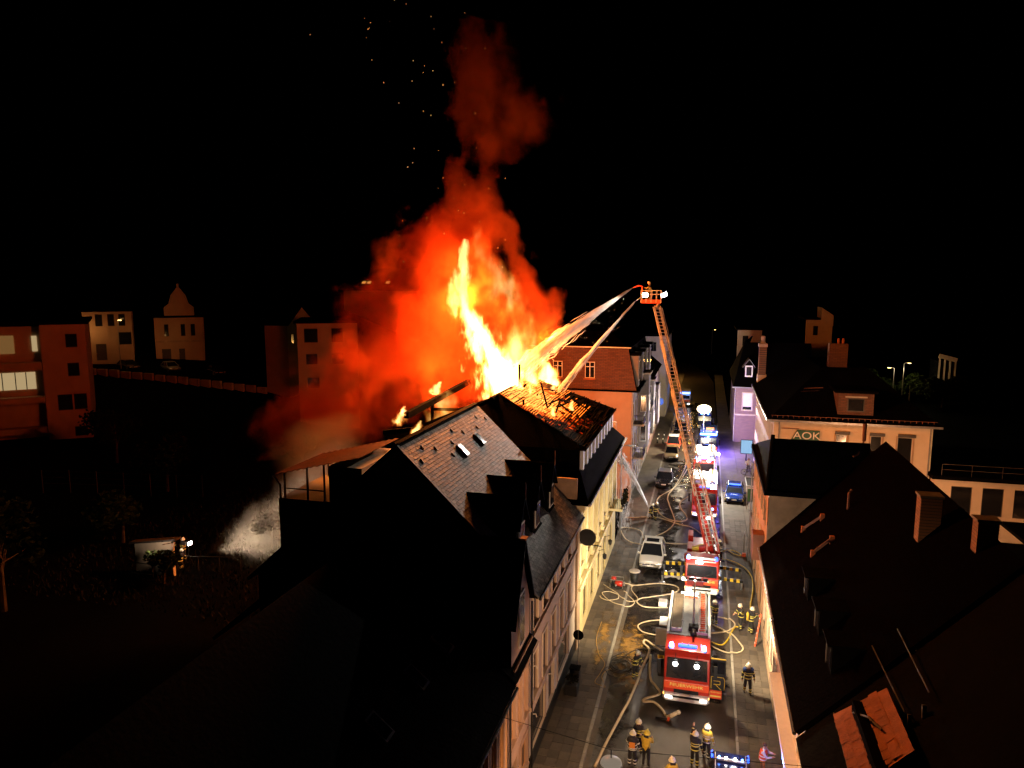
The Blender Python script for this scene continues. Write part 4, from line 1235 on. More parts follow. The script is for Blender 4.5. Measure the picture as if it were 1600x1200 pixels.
# block of flats
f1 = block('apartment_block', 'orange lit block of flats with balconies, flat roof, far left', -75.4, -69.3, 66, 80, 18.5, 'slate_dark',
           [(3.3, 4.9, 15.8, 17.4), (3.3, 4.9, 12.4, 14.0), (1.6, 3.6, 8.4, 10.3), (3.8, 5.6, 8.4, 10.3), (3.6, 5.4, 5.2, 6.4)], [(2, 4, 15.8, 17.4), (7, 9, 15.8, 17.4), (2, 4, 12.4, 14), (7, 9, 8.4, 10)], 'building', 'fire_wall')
MB().prism([(-84, 67.4, 4), (-75.5, 67.4, 4), (-75.5, 67.4, 18.3), (-84, 67.4, 18.3)], (0, .2, 0)).build('recessed_wall', 'fire_wall', f1)
MB().box(-85, -75.0, 65.6, 80, 18.52, 18.9).build('roof_overhang', 'slate_dark', f1)
for z in (14.2, 10.2, 6.6):
    MB().box(-84, -75.5, 65.9, 67.3, z - .9 if z > 14 else z - .7, z).build('balcony', 'fire_wall', f1)
MB().prism([(-84, 67.35, 11.0), (-76.6, 67.35, 11.0), (-76.6, 67.35, 13.0), (-84, 67.35, 13.0)], (0, -.05, 0)).build('lit_window', 'window_glow', f1)
for x in (-83, -81, -79.3, -77.9):
    MB().box(x, x + .12, 67.22, 67.29, 11.0, 13.0).build('window_bar', 'frame_dark', f1)
MB().prism([(-82.6, 67.2, 11.0), (-81.9, 67.2, 11.0), (-81.9, 67.2, 12.3), (-82.6, 67.2, 12.3)], (0, -.05, 0)).build('curtain', 'frame_dark', f1)
MB().prism([(-84, 67.35, 15.2), (-79, 67.35, 15.2), (-79, 67.35, 17.3), (-84, 67.35, 17.3)], (0, -.05, 0)).build('balcony_window', 'window_dim', f1)
MB().box(-76.7, -76.0, 67.2, 67.35, 15.4, 17.2).build('lit_window', 'window_glow', f1)
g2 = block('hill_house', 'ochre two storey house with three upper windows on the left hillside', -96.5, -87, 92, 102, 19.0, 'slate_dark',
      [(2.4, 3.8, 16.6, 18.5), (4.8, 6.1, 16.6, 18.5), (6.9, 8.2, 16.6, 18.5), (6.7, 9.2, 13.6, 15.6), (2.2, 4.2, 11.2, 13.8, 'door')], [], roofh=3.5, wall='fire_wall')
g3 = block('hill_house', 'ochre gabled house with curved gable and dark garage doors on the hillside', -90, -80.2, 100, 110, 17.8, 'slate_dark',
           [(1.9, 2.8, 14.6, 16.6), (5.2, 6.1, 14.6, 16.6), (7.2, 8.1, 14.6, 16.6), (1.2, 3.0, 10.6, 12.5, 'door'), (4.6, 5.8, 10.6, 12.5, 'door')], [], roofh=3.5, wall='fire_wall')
MB().prism([(-87.9, 99.95, 17.82), (-81.9, 99.95, 17.82), (-81.9, 99.95, 19.4), (-82.9, 99.95, 20.0), (-83.4, 99.95, 21.4), (-84.9, 99.95, 22.9), (-86.4, 99.95, 21.4), (-86.9, 99.95, 20.0), (-87.9, 99.95, 19.4)], (0, .5, 0)).build('curved_gable', 'fire_wall', g3)
MB().box(-85.1, -84.7, 99.8, 100.3, 22.8, 23.3).build('gable_finial', 'cream_render', g3)
MB().box(-90, -80.2, 99.7, 99.98, 13.6, 13.9).build('string_course', 'sandstone', g3)
g4 = block('side_house', 'dark red flats glimpsed through the smoke left of the flames', -57, -46.5, 90, 102, 17.7, 'slate_dark',
      [(1.2, 3.6, 15.0, 17.0), (1.4, 3.4, 11.9, 13.4), (1.5, 3.6, 8.5, 10.0), (6, 8, 15, 17), (6, 8, 11.9, 13.4)], [(2, 4, 15, 17)], 'building', 'fire_wall')
block('hill_house', 'barely lit house wall between the gabled house and the smoke', -66, -62, 96, 104, 17.0, 'slate_dark', [], [(1, 2, 14, 15.5)], roofh=3)
rw = empty('hill_house', (-72, 150, 8), 'distant house on the dark hill with two lit roof windows', 'house')
rwm = MB()
slab(rwm, [(-82, 148, 22), (-62, 148, 22), (-62, 156, 27), (-82, 156, 27)], .2)
rwm.build('roof', 'slate_dark', rw)
MB().box(-81, -63, 149, 156, 10, 21.8).build('wall', 'grey_render', rw)
for x in (-76.6, -75.3, -70.6):
    MB().obox((x, 150.5, 23.7), (.42, 0, 0), (0, .35, .22), (0, -.05, .08)).build('lit_window', 'attic_glow', rw)
turn(f1, 44, (-72.4, 66), .74)
turn(g2, 42, (-91.5, 92), .72)
turn(g3, 38, (-85.1, 100), .76)
turn(g4, 27, (-52, 90), .78)

# ---------------------------------------------------------------- garden behind the row
gz = ground_z(-38, 43)
sh = empty('garden_wall', (-38.8, 41.4, gz), 'pale garden wall with sloped top, lit by the garden floodlight', 'wall')
sh['kind'] = 'thing'
MB().prism([(-40.3, 41.3, gz - .3), (-37.0, 41.3, gz - .3), (-37.0, 41.3, gz + 2.65), (-40.3, 41.3, gz + 2.15)], (0, .25, 0)).build('panel', 'cream_render', sh)
MB().prism([(-40.6, 41.1, gz + 2.12), (-36.5, 41.1, gz + 2.75), (-36.5, 41.1, gz + 2.9), (-40.6, 41.1, gz + 2.27)], (0, .6, 0)).build('coping', 'frame_dark', sh)
MB().bar((-36.7, 41.2, gz + 2.6), (-36.9, 41.2, gz + 1.9), .1).build('bracket', 'frame_pale', sh)
MB().tube([(-36.75, 41.2, gz + 2.6), (-36.9, 40.3, gz + 2.75)], .03, 6).build('lamp_arm', 'frame_dark', sh)
lamp('wall_light', 'POINT', (-37.3, 39.6, gz + 2.6), (1, .72, .52), 70, size=.08)

def leafball(mb, c, r, n, size, rr, squash=1.0):
    for i in range(n):
        d = Vector((rr.gauss(0, 1), rr.gauss(0, 1), rr.gauss(0, 1))).normalized() * (rr.random() ** .45)
        p = Vector(c) + Vector((d.x * r, d.y * r, d.z * r * squash))
        a = Vector((rr.gauss(0, 1), rr.gauss(0, 1), rr.gauss(0, .7))).normalized()
        b_ = a.orthogonal().normalized() * size * .6
        a = a * size
        mb.add([p - a, p + b_, p + a, p - b_], [(0, 1, 2, 3)])
def tree(name, label, x, y, h, r, leafmat='leaf', seed=1, n=900, group=None, cat='tree', lobes=8, size=.22):
    rr = random.Random(seed)
    z = ground_z(x, y)
    t = empty(name, (x, y, z), label, cat, group)
    tk = MB()
    tk.tube([(x, y, z - .2), (x + .1, y, z + h * .35), (x - .05, y + .1, z + h * .75)], [.16 * h / 5, .11 * h / 5, .04 * h / 5], 7)
    cr = MB()
    for k in range(lobes):
        a = rr.uniform(0, 6.28)
        q = rr.uniform(.2, .75) * r
        c = Vector((x + q * math.cos(a), y + q * math.sin(a), z + h * rr.uniform(.45, .88)))
        tk.tube([(x, y, z + h * rr.uniform(.25, .5)), c], [.05 * h / 5, .02], 5)
        leafball(cr, c, r * rr.uniform(.35, .6), n // lobes, size, rr, .8)
    tk.build('trunk', 'bark', t)
    cr.build('crown', leafmat, t)
    return t
bush = tree('arched_bush', 'dark clipped bush in front of the pale garden wall', -36.9, 40.2, 2.6, 1.1, seed=5, n=1400, cat='bush', lobes=9, size=.14)
for i, (x, y, h, r, lb) in enumerate([(-33.2, 47.8, 3.2, 1.6, 'lit bush at the edge of the garden smoke'), (-31, 52, 5.5, 2.4, 'tree half hidden in the drifting smoke behind the terrace'), (-46, 46, 5, 2.6, 'dark tree left of the pale garden wall'), (-52, 58, 6, 3, 'dark tree on the slope under the block of flats'), (-44, 70, 5, 2.5, 'dark tree below the gabled hill house'), (-43.5, 33.5, 7.5, 3.2, 'large dark tree at the left edge of the garden'), (-62, 62, 6, 3, 'dark tree in front of the block of flats')]):
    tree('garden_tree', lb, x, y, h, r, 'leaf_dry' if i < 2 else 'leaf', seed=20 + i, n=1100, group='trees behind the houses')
for i, (x, y, h, r, lb) in enumerate([(38.6, 153, 5.5, 3.0, 'green tree lit yellow by the two far street lamps'), (43, 148, 6, 3.4, 'dark tree right of the two far street lamps'), (33, 156, 6, 3.5, 'dark tree left of the two far street lamps')]):
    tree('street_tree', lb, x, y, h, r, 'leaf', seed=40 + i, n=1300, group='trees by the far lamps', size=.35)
# grass and weeds of the garden
gr = MB()
rr = random.Random(3)
for i in range(5200):
    x, y = rr.uniform(-48, -26), rr.uniform(36, 62)
    z = ground_z(x, y)
    h = rr.uniform(.12, .45)
    a = rr.uniform(0, 6.28)
    dx, dy = .06 * math.cos(a), .06 * math.sin(a)
    lx, ly = rr.gauss(0, .12), rr.gauss(0, .12)
    gr.add([(x - dx, y - dy, z), (x + dx, y + dy, z), (x + lx, y + ly, z + h)], [(0, 1, 2)])
tag(gr.build('grass', 'leaf_dry'), 'rough grass and weeds in the garden behind the houses', 'grass', kind='stuff')
# garden railing by the firefighters
rl = empty('garden_railing', (-34.5, 42.5, gz), 'thin dark railing running right from the garden floodlight', 'railing')
for i in range(4):
    x = -37.4 + i * 1.55
    MB().bar((x, 42.2 + i * .35, gz), (x, 42.2 + i * .35, gz + 1.1), .06).build('post', 'black_metal', rl)
MB().bar((-37.4, 42.2, gz + 1.1), (-32.7, 43.25, gz + 1.1), .06).build('rail', 'black_metal', rl)
r2 = empty('garden_railing', (-40, 40.6, gz), 'dark railing in front of the pale garden wall', 'railing')
for x in (-40.1, -38.2):
    MB().bar((x, 40.6, gz), (x, 40.6, gz + 1.0), .06).build('post', 'black_metal', r2)
for z in (.2, 1.0):
    MB().bar((-40.1, 40.6, gz + z), (-38.2, 40.6, gz + z), .05).build('rail', 'black_metal', r2)
fn = empty('fence', (-56, 55, ground_z(-56, 55)), 'tall thin posts of a wire fence on the dark slope', 'fence')
for i in range(7):
    x, y = -61 + i * 2.2, 52 + i * 1.0
    z = ground_z(x, y)
    MB().bar((x, y, z), (x, y, z + 2.3), .07).build('post', 'frame_dark', fn)
for k in (1.0, 1.6, 2.2):
    MB().bar((-61, 52, ground_z(-61, 52) + k), (-47.8, 58, ground_z(-47.8, 58) + k), .015).build('wire', 'frame_dark', fn)
fl = empty('floodlight', (-37.2, 43.2, gz), 'bright work floodlight on a stand in the dark garden', 'floodlight')
for a in (0, 2.1, 4.2):
    MB().tube([(-37.2, 43.2, gz + .9), (-37.2 + .45 * math.cos(a), 43.2 + .45 * math.sin(a), gz)], .02, 5).build('leg', 'black_metal', fl)
MB().tube([(-37.2, 43.2, gz + .8), (-37.2, 43.2, gz + 1.65)], .025, 6).build('pole', 'black_metal', fl)
hd = MB().obox((-37.15, 43.2, gz + 1.78), (.10, 0, 0), (0, .22, 0), (0, 0, .15)).build('lamp_head', 'black_metal', fl)
MB().obox((-37.04, 43.2, gz + 1.78), (.012, 0, 0), (0, .19, 0), (0, 0, .12)).build('lamp_glass', 'white_glow', hd)
lamp('floodlight_beam', 'SPOT', (-36.9, 43.2, gz + 1.78), (1, .76, .50), 9500, (-29, 48.0, gz + 2.4), .1, 66, .6)
lamp('floodlight_spill', 'POINT', (-37.2, 42.7, gz + 2.1), (1, .8, .6), 45, size=.1)
# ================================================================ VEHICLES (local: front at y=0 looking to -y)
WH = {}
def wheel(root, x, y, r, w):
    k = (r, w, x > 0)
    if k not in WH:
        s = 1 if x > 0 else -1
        ty = MB().lathe([(r * .62, -w / 2), (r * .93, -w / 2), (r, -w / 2 + .03), (r, w / 2 - .03), (r * .93, w / 2), (r * .62, w / 2)], 20, axis='X')
        ri = MB().lathe([(r * .1, s * w * .30), (r * .22, s * w * .46), (r * .3, s * w * .40), (r * .56, s * w * .30), (r * .62, s * w * .47)], 14, axis='X')
        for q in range(5):
            t = q * 2 * math.pi / 5
            ri.bar((s * w * .42, 0, 0), (s * w * .42, r * .58 * math.cos(t), r * .58 * math.sin(t)), .05, .07)
        WH[k] = (ty.mesh('wheel', 'rubber'), ri.mesh('rim', 'steel'))
    o = link('wheel', WH[k][0], root, (x, y, r))
    link('rim', WH[k][1], o)

def lightpoint(root, loc, col, p, size=.06, name='beacon_light'):
    w = root.matrix_basis @ Vector(loc)
    return lamp(name, 'POINT', w, col, p, size=size)

def beacon(root, x, y, z, on=True, power=0):
    b = MB().lathe([(.13, 0), (.13, .05), (.12, .06), (.12, .2), (.07, .27)], 12, (x, y, z)).build('beacon', 'blue_glow' if on else 'blue_dim', root, local=True, smooth=True)
    if power:
        lightpoint(root, (x, y - .1, z + .45), (.08, .2, 1.0), power)
    return b

def truck_front(root, W, H, red='fire_red', lower='neon_red', word='FEUERWEHR', lights=True, glass='glass', y_cab=2.2):
    """forward control fire engine cab"""
    h = W / 2
    cab = MB()
    prof = [(0.06, .62), (0.0, .75), (0.0, 1.42), (.10, 1.52), (.26, H - .28), (.45, H), (y_cab, H), (y_cab, .62)]
    cab.prism([(-h, y, z) for y, z in prof], (W, 0, 0))
    c = cab.build('cab', red, root, local=True, bevel=.07, bseg=3)
    # windscreen lies on the raked front
    f = lambda t: (.10 + .16 * t, 1.52 + (H - .28 - 1.52) * t)
    a, b = f(.03), f(.93)
    nrm = Vector((0, -(b[1] - a[1]), (b[0] - a[0]))).normalized() * .022
    ws = MB()
    ws.prism([Vector((-h + .12, *a)) , Vector((h - .12, *a)), Vector((h - .16, *b)), Vector((-h + .16, *b))], nrm)
    wsn = ws.build('windscreen', glass, root, local=True)
    for s in (-1, 1):
        wp = MB()
        wp.bar(Vector((s * .1, *f(.05))) + nrm * 1.6, Vector((s * .75, *f(.32))) + nrm * 1.6, .03, .03)
        wp.build('wiper', 'black_metal', wsn, local=True)
    # lower nose panel, grille, bumper
    MB().box(-h + .02, h - .02, -.03, 0.02, 1.0, 1.42).build('nose_panel', lower, root, local=True, bevel=.02)
    gr = MB()
    for k in range(4):
        gr.box(-.62, .62, -.05, 0.0, .80 + k * .055, .835 + k * .055)
    gr.box(-.66, .66, -.03, .0, .76, 1.0)
    gr.build('grille', 'black_metal', root, local=True)
    bp = MB().prism([(-h - .02, -.02, .40), (-h + .12, -.24, .40), (h - .12, -.24, .40), (h + .02, -.02, .40), (h + .02, .5, .40), (-h - .02, .5, .40)], (0, 0, .40))
    bump = bp.build('bumper', 'truck_white', root, local=True, bevel=.04)
    MB().box(-.52, .52, -.262, -.24, .46, .60).build('number_plate', 'white_paint', bump, local=True)
    MB().box(-.85, .85, -.255, -.241, .62, .74).build('air_slot', 'black_metal', bump, local=True)
    for s in (-1, 1):
        hl = MB().obox((s * (h - .30), -.235, .62), (.19, s * .02, 0), (0, .02, 0), (0, 0, .085))
        hl.build('headlight', 'soft_glow' if lights else 'steel', root, local=True, bevel=.02)
        MB().box(s * (h - .05) - .05, s * (h - .05) + .05, -.10, -.02, .66, .76).build('indicator', 'amber_glow', root, local=True)
        # mirrors
        m = MB().bar((s * h, .18, H - .5), (s * (h + .28), .02, H - .45), .04)
        m.box(s * (h + .28) - .1, s * (h + .28) + .1, -.04, .08, H - 1.25, H - .45)
        m.build('mirror', 'black_metal', root, local=True, bevel=.02)
        # cab side windows
        MB().box(s * (h + .006) - .012, s * (h + .006) + .012, .42, 1.15, 1.75, H - .35).build('side_window', 'glass', root, local=True)
        MB().box(s * (h + .006) - .012, s * (h + .006) + .012, 1.28, y_cab - .15, 1.75, H - .35).build('side_window', 'glass', root, local=True)
    if word:
        textmesh(word, .26, 'reflect', 'lettering', root, (0, -.034, 1.24), (R(90), 0, 0), .006, sx=1.22)
    return c

def engine(name, label, x, y, rz=0, L=8.2, W=2.5, H=3.05, detail=True, bright=False):
    root = empty(name, (x, y, 0), label, 'fire engine', 'fire engines in the street', rz)
    h = W / 2
    truck_front(root, W, H)
    bod = MB().box(-h, h, 2.25, L, .75, H - .08)
    bod.build('body', 'fire_red', root, local=True, bevel=.04)
    MB().box(-h + .15, h - .15, .4, L - .2, .35, .74).build('chassis', 'black_metal', root, local=True)
    for yy in (1.25, L - 2.2):
        for s in (-1, 1):
            wheel(root, s * (h - .17), yy, .48, .32)
    # roller shutters with real slats
    for s in (-1, 1):
        for k in range(3):
            y0 = 2.5 + k * (L - 2.7) / 3
            y1 = y0 + (L - 2.7) / 3 - .14
            rs_ = MB()
            for j in range(11):
                rs_.box(s * (h + .012) - .014, s * (h + .012) + .014, y0, y1, .98 + j * .165, 1.135 + j * .165)
            rs_.build('roller_shutter', 'alu', root, local=True)
        MB().box(s * (h + .008) - .008, s * (h + .008) + .008, .35, L, .78, .93).build('stripe', 'reflect', root, local=True)
    # roof deck with kick rails
    MB().box(-h + .1, h - .1, 2.3, L - .05, H - .075, H - .03).build('roof_deck', 'deck_plate', root, local=True)
    for s in (-1, 1):
        MB().box(s * (h - .07) - .07, s * (h - .07) + .07, 2.25, L, H - .07, H + .12).build('roof_rail', 'truck_white', root, local=True, bevel=.02)
    lk = MB().box(-h + .2, -h + .85, 2.6, L - .5, H - .02, H + .22).build('roof_locker', 'steel', root, local=True, bevel=.02)
    MB().box(-h + .24, -h + .81, 2.66, L - .56, H + .225, H + .24).build('locker_lid', mat('locker_lid', (.20, .16, .12), .25, .5, var=.2), lk, local=True)
    for yy in (3.6, 5.4):
        MB().box(-h + .80, -h + .88, yy, yy + .14, H + .1, H + .26).build('lid_handle', 'steel', lk, local=True)
    # portable ladder
    ld = MB()
    for xx in (h - .66, h - .30):
        ld.bar((xx, 2.45, H + .16), (xx, L - .1, H + .22), .07, .09)
        ld.bar((xx + .05, 2.6, H + .30), (xx + .05, L - .3, H + .34), .05, .06)
    lo = ld.build('portable_ladder', 'alu', root, local=True)
    for j in range(20):
        yy = 2.65 + j * (L - 3.0) / 19
        MB().bar((h - .66, yy, H + .22), (h - .30, yy, H + .22), .07, .05).build('rung', 'neon_red', lo, local=True)
    for yy in (2.45, 3.6, L - .3):
        MB().bar((h - .80, yy, H + .10), (h - .16, yy, H + .10), .07, .14).build('ladder_rack', 'steel', lo, local=True)
    # beacons and bar on the cab roof
    for s in (-1, 1):
        beacon(root, s * (h - .35), .75, H - .02, True)
    MB().box(-.5, .5, .8, 1.0, H + .0, H + .12).build('roof_sign', 'blue_dim', root, local=True, bevel=.03)
    return root

# --- nearest engine
e1 = engine('fire_engine', 'nearest red fire engine with white bumper, FEUERWEHR lettering and open side door', -.38, 37.55, 0, L=8.0, W=2.45)
h = 1.225
# added lamps in place of bright windscreen reflections, mast and boxes on the roof
for s, zz in ((-.62, 2.42), (.52, 2.42)):
    w = MB().lathe([(.05, .0), (.13, .03), (.15, .10), (.15, .14)], 14, (s, .05, zz), axis='Y').build('work_lamp', 'black_metal', e1, local=True)
    MB().lathe([(.02, -.012), (.13, -.008), (.13, .0)], 14, (s, .04, zz), axis='Y').build('lamp_glass', 'white_glow', w, local=True)
    MB().bar((s, .1, zz), (s, .28, zz + .5), .03).build('lamp_bracket', 'black_metal', w, local=True)
ant = MB()
for s in (-.3, .05, .72):
    ant.tube([(s, .9, 3.03), (s, .9, 3.28)], .02, 5)
ant.build('antenna', 'steel', e1, local=True)
mb_ = MB().box(-.02, .55, 2.8, 3.25, 3.03, 3.35).build('mast_box', 'black_metal', e1, local=True, bevel=.05)
mast = MB().tube([(.26, 3.3, 3.2), (.26, 3.3, 4.2), (.25, 3.3, 4.21), (.25, 3.3, 5.3), (.25, 3.3, 5.9)], [.07, .07, .05, .05, .035], 8).build('light_mast', 'steel', e1, local=True)
hb = MB().bar((-.35, 3.3, 5.95), (.85, 3.3, 5.95), .06).build('mast_crossbar', 'steel', mast, local=True)
for xx in (-.35, .05, .45, .85):
    MB().obox((xx, 3.35, 6.02), (.15, 0, 0), (0, .05, 0), (0, 0, .11)).build('flood_head', 'black_metal', mast, local=True)
mon = MB().lathe([(.2, 0), (.2, .12), (.12, .2), (.12, .34)], 10, (.28, 2.45, 3.03)).tube([(.28, 2.45, 3.35), (.28, 2.1, 3.5), (.28, 1.75, 3.48)], .06, 7)
mon.build('water_monitor', 'black_metal', e1, local=True)
MB().box(-.6, .5, 7.72, 7.95, 3.05, 3.18).build('rear_light_bar', 'soft_glow', e1, local=True)
MB().box(-.5, .45, 7.5, 7.66, 3.0, 3.1).build('rear_stripe', 'neon_red', e1, local=True)
# open crew door on the right side
dr = MB().box(h + .02, h + .82, .30, .37, 1.05, 2.85).build('crew_door', 'black_metal', e1, local=True, bevel=.02)
MB().box(h + .1, h + .76, .285, .30, 2.05, 2.75).build('door_window', 'glass', dr, local=True)
yl = MB()
for (a, b) in (((h + .08, 1.15), (h + .08, 1.85)), ((h + .08, 1.85), (h + .72, 1.85)), ((h + .72, 1.85), (h + .78, 1.7)), ((h + .2, 1.62), (h + .55, 1.62)), ((h + .55, 1.62), (h + .55, 1.42)), ((h + .55, 1.42), (h + .22, 1.42)), ((h + .3, 1.42), (h + .62, 1.12)), ((h + .78, 1.7), (h + .78, 1.15))):
    yl.bar((a[0], .28, a[1]), (b[0], .28, b[1]), .035, .02)
yl.build('door_markings', 'safety_yellow', dr, local=True)
MB().bar((h + .02, .33, 2.87), (h + .82, .33, 2.87), .05).build('door_top_strip', 'safety_yellow', dr, local=True)
st = MB().box(h + .02, h + .66, .32, .40, .55, 1.03).build('open_step_panel', 'neon_red', e1, local=True)
MB().box(h + .05, h + .62, .305, .318, .66, .74).build('step_stripe', 'reflect', st, local=True)
textmesh('FEUERWEHR', .11, 'reflect', 'lettering', st, (h + .34, .31, .92), (R(90), 0, 0), .004, sx=.9)
# open locker flap and pump connections on the left side
fp = MB().box(-h - .66, -h - .02, 2.9, 2.96, 1.9, 2.95).build('locker_flap', 'alu', e1, local=True)
MB().box(-h - .50, -h - .02, 3.3, 4.4, 2.95, 3.0).build('locker_lid', 'truck_white', fp, local=True)
po = MB()
for k in range(4):
    po.tube([(-h - .05, 2.3 + k * .12, 1.0 + (k % 2) * .4), (-h - .22, 2.3 + k * .12, 1.0 + (k % 2) * .4)], .07, 8)
po.build('pump_outlets', 'steel', e1, local=True)
MB().box(-h - .40, -h - .04, 1.2, 1.9, .9, 2.1).build('open_cab_door', 'black_metal', e1, local=True, bevel=.03)
MB().box(-h - .42, -h - .04, 1.15, 1.19, 2.0, 2.2).build('door_edge', 'safety_yellow', e1, local=True)
# light of the mast
for (tx, ty, tz, p, an) in ((-7.6, 48, 2.2, 5600, 100), (5.4, 43, 2.0, 5600, 98), (0, 31, 0, 1600, 95), (-1.0, 54, 1.5, 3200, 90)):
    lamp('mast_light', 'SPOT', (-.13 + (tx > 1) * .7 - (tx < -1) * .6, 40.95 - .35 + (ty > 50) * .6, 6.0), (1, .70, .40) if ty < 40 else (1, .78, .48), p * 1.25, (tx, ty, tz), .12, an, .8)

lamp('mast_light', 'POINT', (-.15, 41.6, 6.4), (1, .92, .8), 420, size=.15)
lamp('rear_light', 'SPOT', (-.5, 45.75, 3.2), (1, .88, .68), 2400, (-3.0, 55, .5), .15, 110, .7)
# --- turntable ladder truck
dl = empty('turntable_ladder_truck', (.30, 52.1, 0), 'red turntable ladder truck with raised ladder, rescue basket and striped outriggers', 'fire engine', 'fire engines in the street', 0)
truck_front(dl, 2.4, 2.75, word=None, glass='glass', y_cab=2.0)
textmesh('EHR', .26, 'reflect', 'lettering', dl, (.72, -.034, 1.27), (R(90), 0, 0), .006, sx=1.0)
MB().box(-1.05, .15, -.10, -.04, .92, 1.62).build('front_board', mat('board_red', (.16, .012, .012), .5, var=.2), dl, local=True, bevel=.02)
MB().box(-.50, -.36, -.115, -.101, 1.2, 1.34).build('board_badge', 'frame_pale', dl, local=True)
MB().box(-.2, 1.0, .35, .5, 2.62, 2.70).build('lamp_rail', 'alu', dl, local=True)
wl = MB().box(-.45, .05, -.02, .12, 2.62, 2.78).build('work_lamp', 'white_glow', dl, local=True, bevel=.02)
MB().bar((-.9, .5, 2.85), (.95, .5, 2.85), .1, .12).build('light_bar', 'alu', dl, local=True)
beacon(dl, -1.0, .55, 2.74, True, 90)
beacon(dl, 1.0, .55, 2.74, False)
deck = MB().box(-1.2, 1.2, 2.1, 9.6, .95, 1.25).build('deck', 'fire_red', dl, local=True, bevel=.03)
MB().box(-1.0, 1.0, .4, 9.4, .4, .94).build('chassis', 'black_metal', dl, local=True)
for s in (-1, 1):
    for (y0, y1) in ((2.2, 3.4), (4.9, 6.6), (8.0, 9.5)):
        b_ = MB().box(s * .98 - .2, s * .98 + .2, y0, y1, 1.26, 1.9).build('deck_locker', 'fire_red', dl, local=True, bevel=.03)
        MB().box(s * 1.19 - .006, s * 1.19 + .006, y0 + .05, y1 - .05, 1.3, 1.85).build('locker_shutter', 'alu', b_, local=True)
    for yy in (1.2, 6.9, 8.2):
        wheel(dl, s * 1.03, yy, .48, .3)
    # outriggers: striped beam and foot
    for yy in (1.95, 4.2):
        og = MB()
        for k in range(8):
            x0 = s * (1.15 + k * .235)
            x1 = s * (1.15 + (k + 1) * .235)
            og.box(min(x0, x1), max(x0, x1), yy - .09, yy + .09, .75 - k * .012, .97 - k * .012, k % 2)
        oo = og.build('outrigger', ['safety_yellow', 'black_metal'], dl, local=True)
        MB().lathe([(.26, 0), (.26, .05), (.08, .1), (.08, .72)], 12, (s * 2.95, yy, 0)).build('outrigger_foot', 'steel', oo, local=True)
# turntable with control seat, then the ladder
tt = MB().lathe([(1.12, 0), (1.12, .22), (.95, .3), (.95, .42)], 28, (.3, 3.9, 1.26)).build('turntable', 'fire_red', dl, local=True)
fr = MB()
for s in (-1, 1):
    fr.prism([(.75 + s * .42 - .05, 3.0, 1.6), (.75 + s * .42 - .05, 4.5, 1.6), (.75 + s * .42 - .05, 4.1, 2.9), (.75 + s * .42 - .05, 3.5, 2.95)], (.1, 0, 0))
fr.build('ladder_frame', 'fire_red', tt, local=True)
MB().obox((-.75, 3.3, 1.95), (.55, .25, .12), (-.1, .3, 0), (0, 0, .22)).build('counter_arm', 'fire_red', tt, local=True, bevel=.05)
MB().obox((-.35, 3.9, 2.35), (.42, .12, .12), (0, .28, 0), (-.05, 0, .2)).build('hose_tray', 'hose_yellow', tt, local=True, bevel=.06)
MB().obox((.15, 3.75, 2.45), (.42, .0, .1), (0, .2, 0), (-.05, 0, .24)).build('cylinder_cover', 'fire_red', tt, local=True, bevel=.08)
MB().box(-.2, .75, 2.6, 3.0, 1.5, 1.75).build('step_board', 'hose_cream', tt, local=True, bevel=.03)
# ladder: world points, local = world - root
LB = Vector((1.0, 55.9, 2.6)) - Vector((.30, 52.1, 0))
LT = Vector((-4.6, 66.0, 20.9)) - Vector((.30, 52.1, 0))
ld_ = (LT - LB)
ldn = ld_.normalized()
lsx = ldn.cross(Vector((0, 0, 1))).normalized()
lup = lsx.cross(ldn).normalized()
def truss(a, b, w, hh, m, rungm, parent, dens=.45):
    n = max(3, int((b - a).length / dens))
    rails = MB()
    for s in (-1, 1):
        rails.bar(a + lsx * s * w / 2, b + lsx * s * w / 2, .075, .10, up=lup)
        rails.bar(a + lsx * s * w / 2 + lup * hh, b + lsx * s * w / 2 + lup * hh, .055, .065, up=lup)
        for i in range(n):
            p, q = a + (b - a) * (i / n), a + (b - a) * ((i + 1) / n)
            o1, o2 = (lup * 0, lup * hh) if i % 2 else (lup * hh, lup * 0)
            rails.bar(p + lsx * s * w / 2 + o1, q + lsx * s * w / 2 + o2, .03, .03)
    sec = rails.build('ladder_section', m, parent, local=True)
    k = int((b - a).length / .33)
    for i in range(k):
        p = a + (b - a) * ((i + .5) / k)
        MB().bar(p - lsx * w / 2, p + lsx * w / 2, .045, .045, up=lup).build('rung', rungm, sec, local=True)
    return sec
D('ladder_paint', (0.55, 0.50, 0.46), 0.45, 0.3, var=0.15, scale=4)
Lt = ld_.length
secs = [(0, .40, .86, .42), (.30, .62, .76, .36), (.54, .84, .66, .31), (.76, 1.0, .57, .26)]
for k, (a, b_, w, hh) in enumerate(secs):
    truss(LB + ld_ * a + lup * .09 * k, LB + ld_ * b_ + lup * .09 * k, w, hh, 'ladder_paint', 'ladder_paint', dl)
# heavy red bed under the first section, lift cylinders
MB().bar(LB - ldn * .6 - lup * .22, LB + ld_ * .24 - lup * .22, .30, .24, up=lup).build('ladder_bed', 'fire_red', dl, local=True)
for s in (-1, 1):
    MB().bar(LB - ldn * .6 + lsx * s * .5, LB + ld_ * .19 + lsx * s * .5, .09, .26, up=lup).build('bed_rail', 'fire_red', dl, local=True)
    MB().tube([LB + Vector((s * .3, .4, -.9)), LB + ld_ * .16 + lsx * s * .3 - lup * .2], .09, 8).build('lift_cylinder', 'steel', dl, local=True)
lp_ = LB + ld_ * .10 + lup * .55
MB().obox(lp_, lsx * .12, lup * .1, ldn * .05).build('ladder_lamp', 'white_glow', dl, local=True)
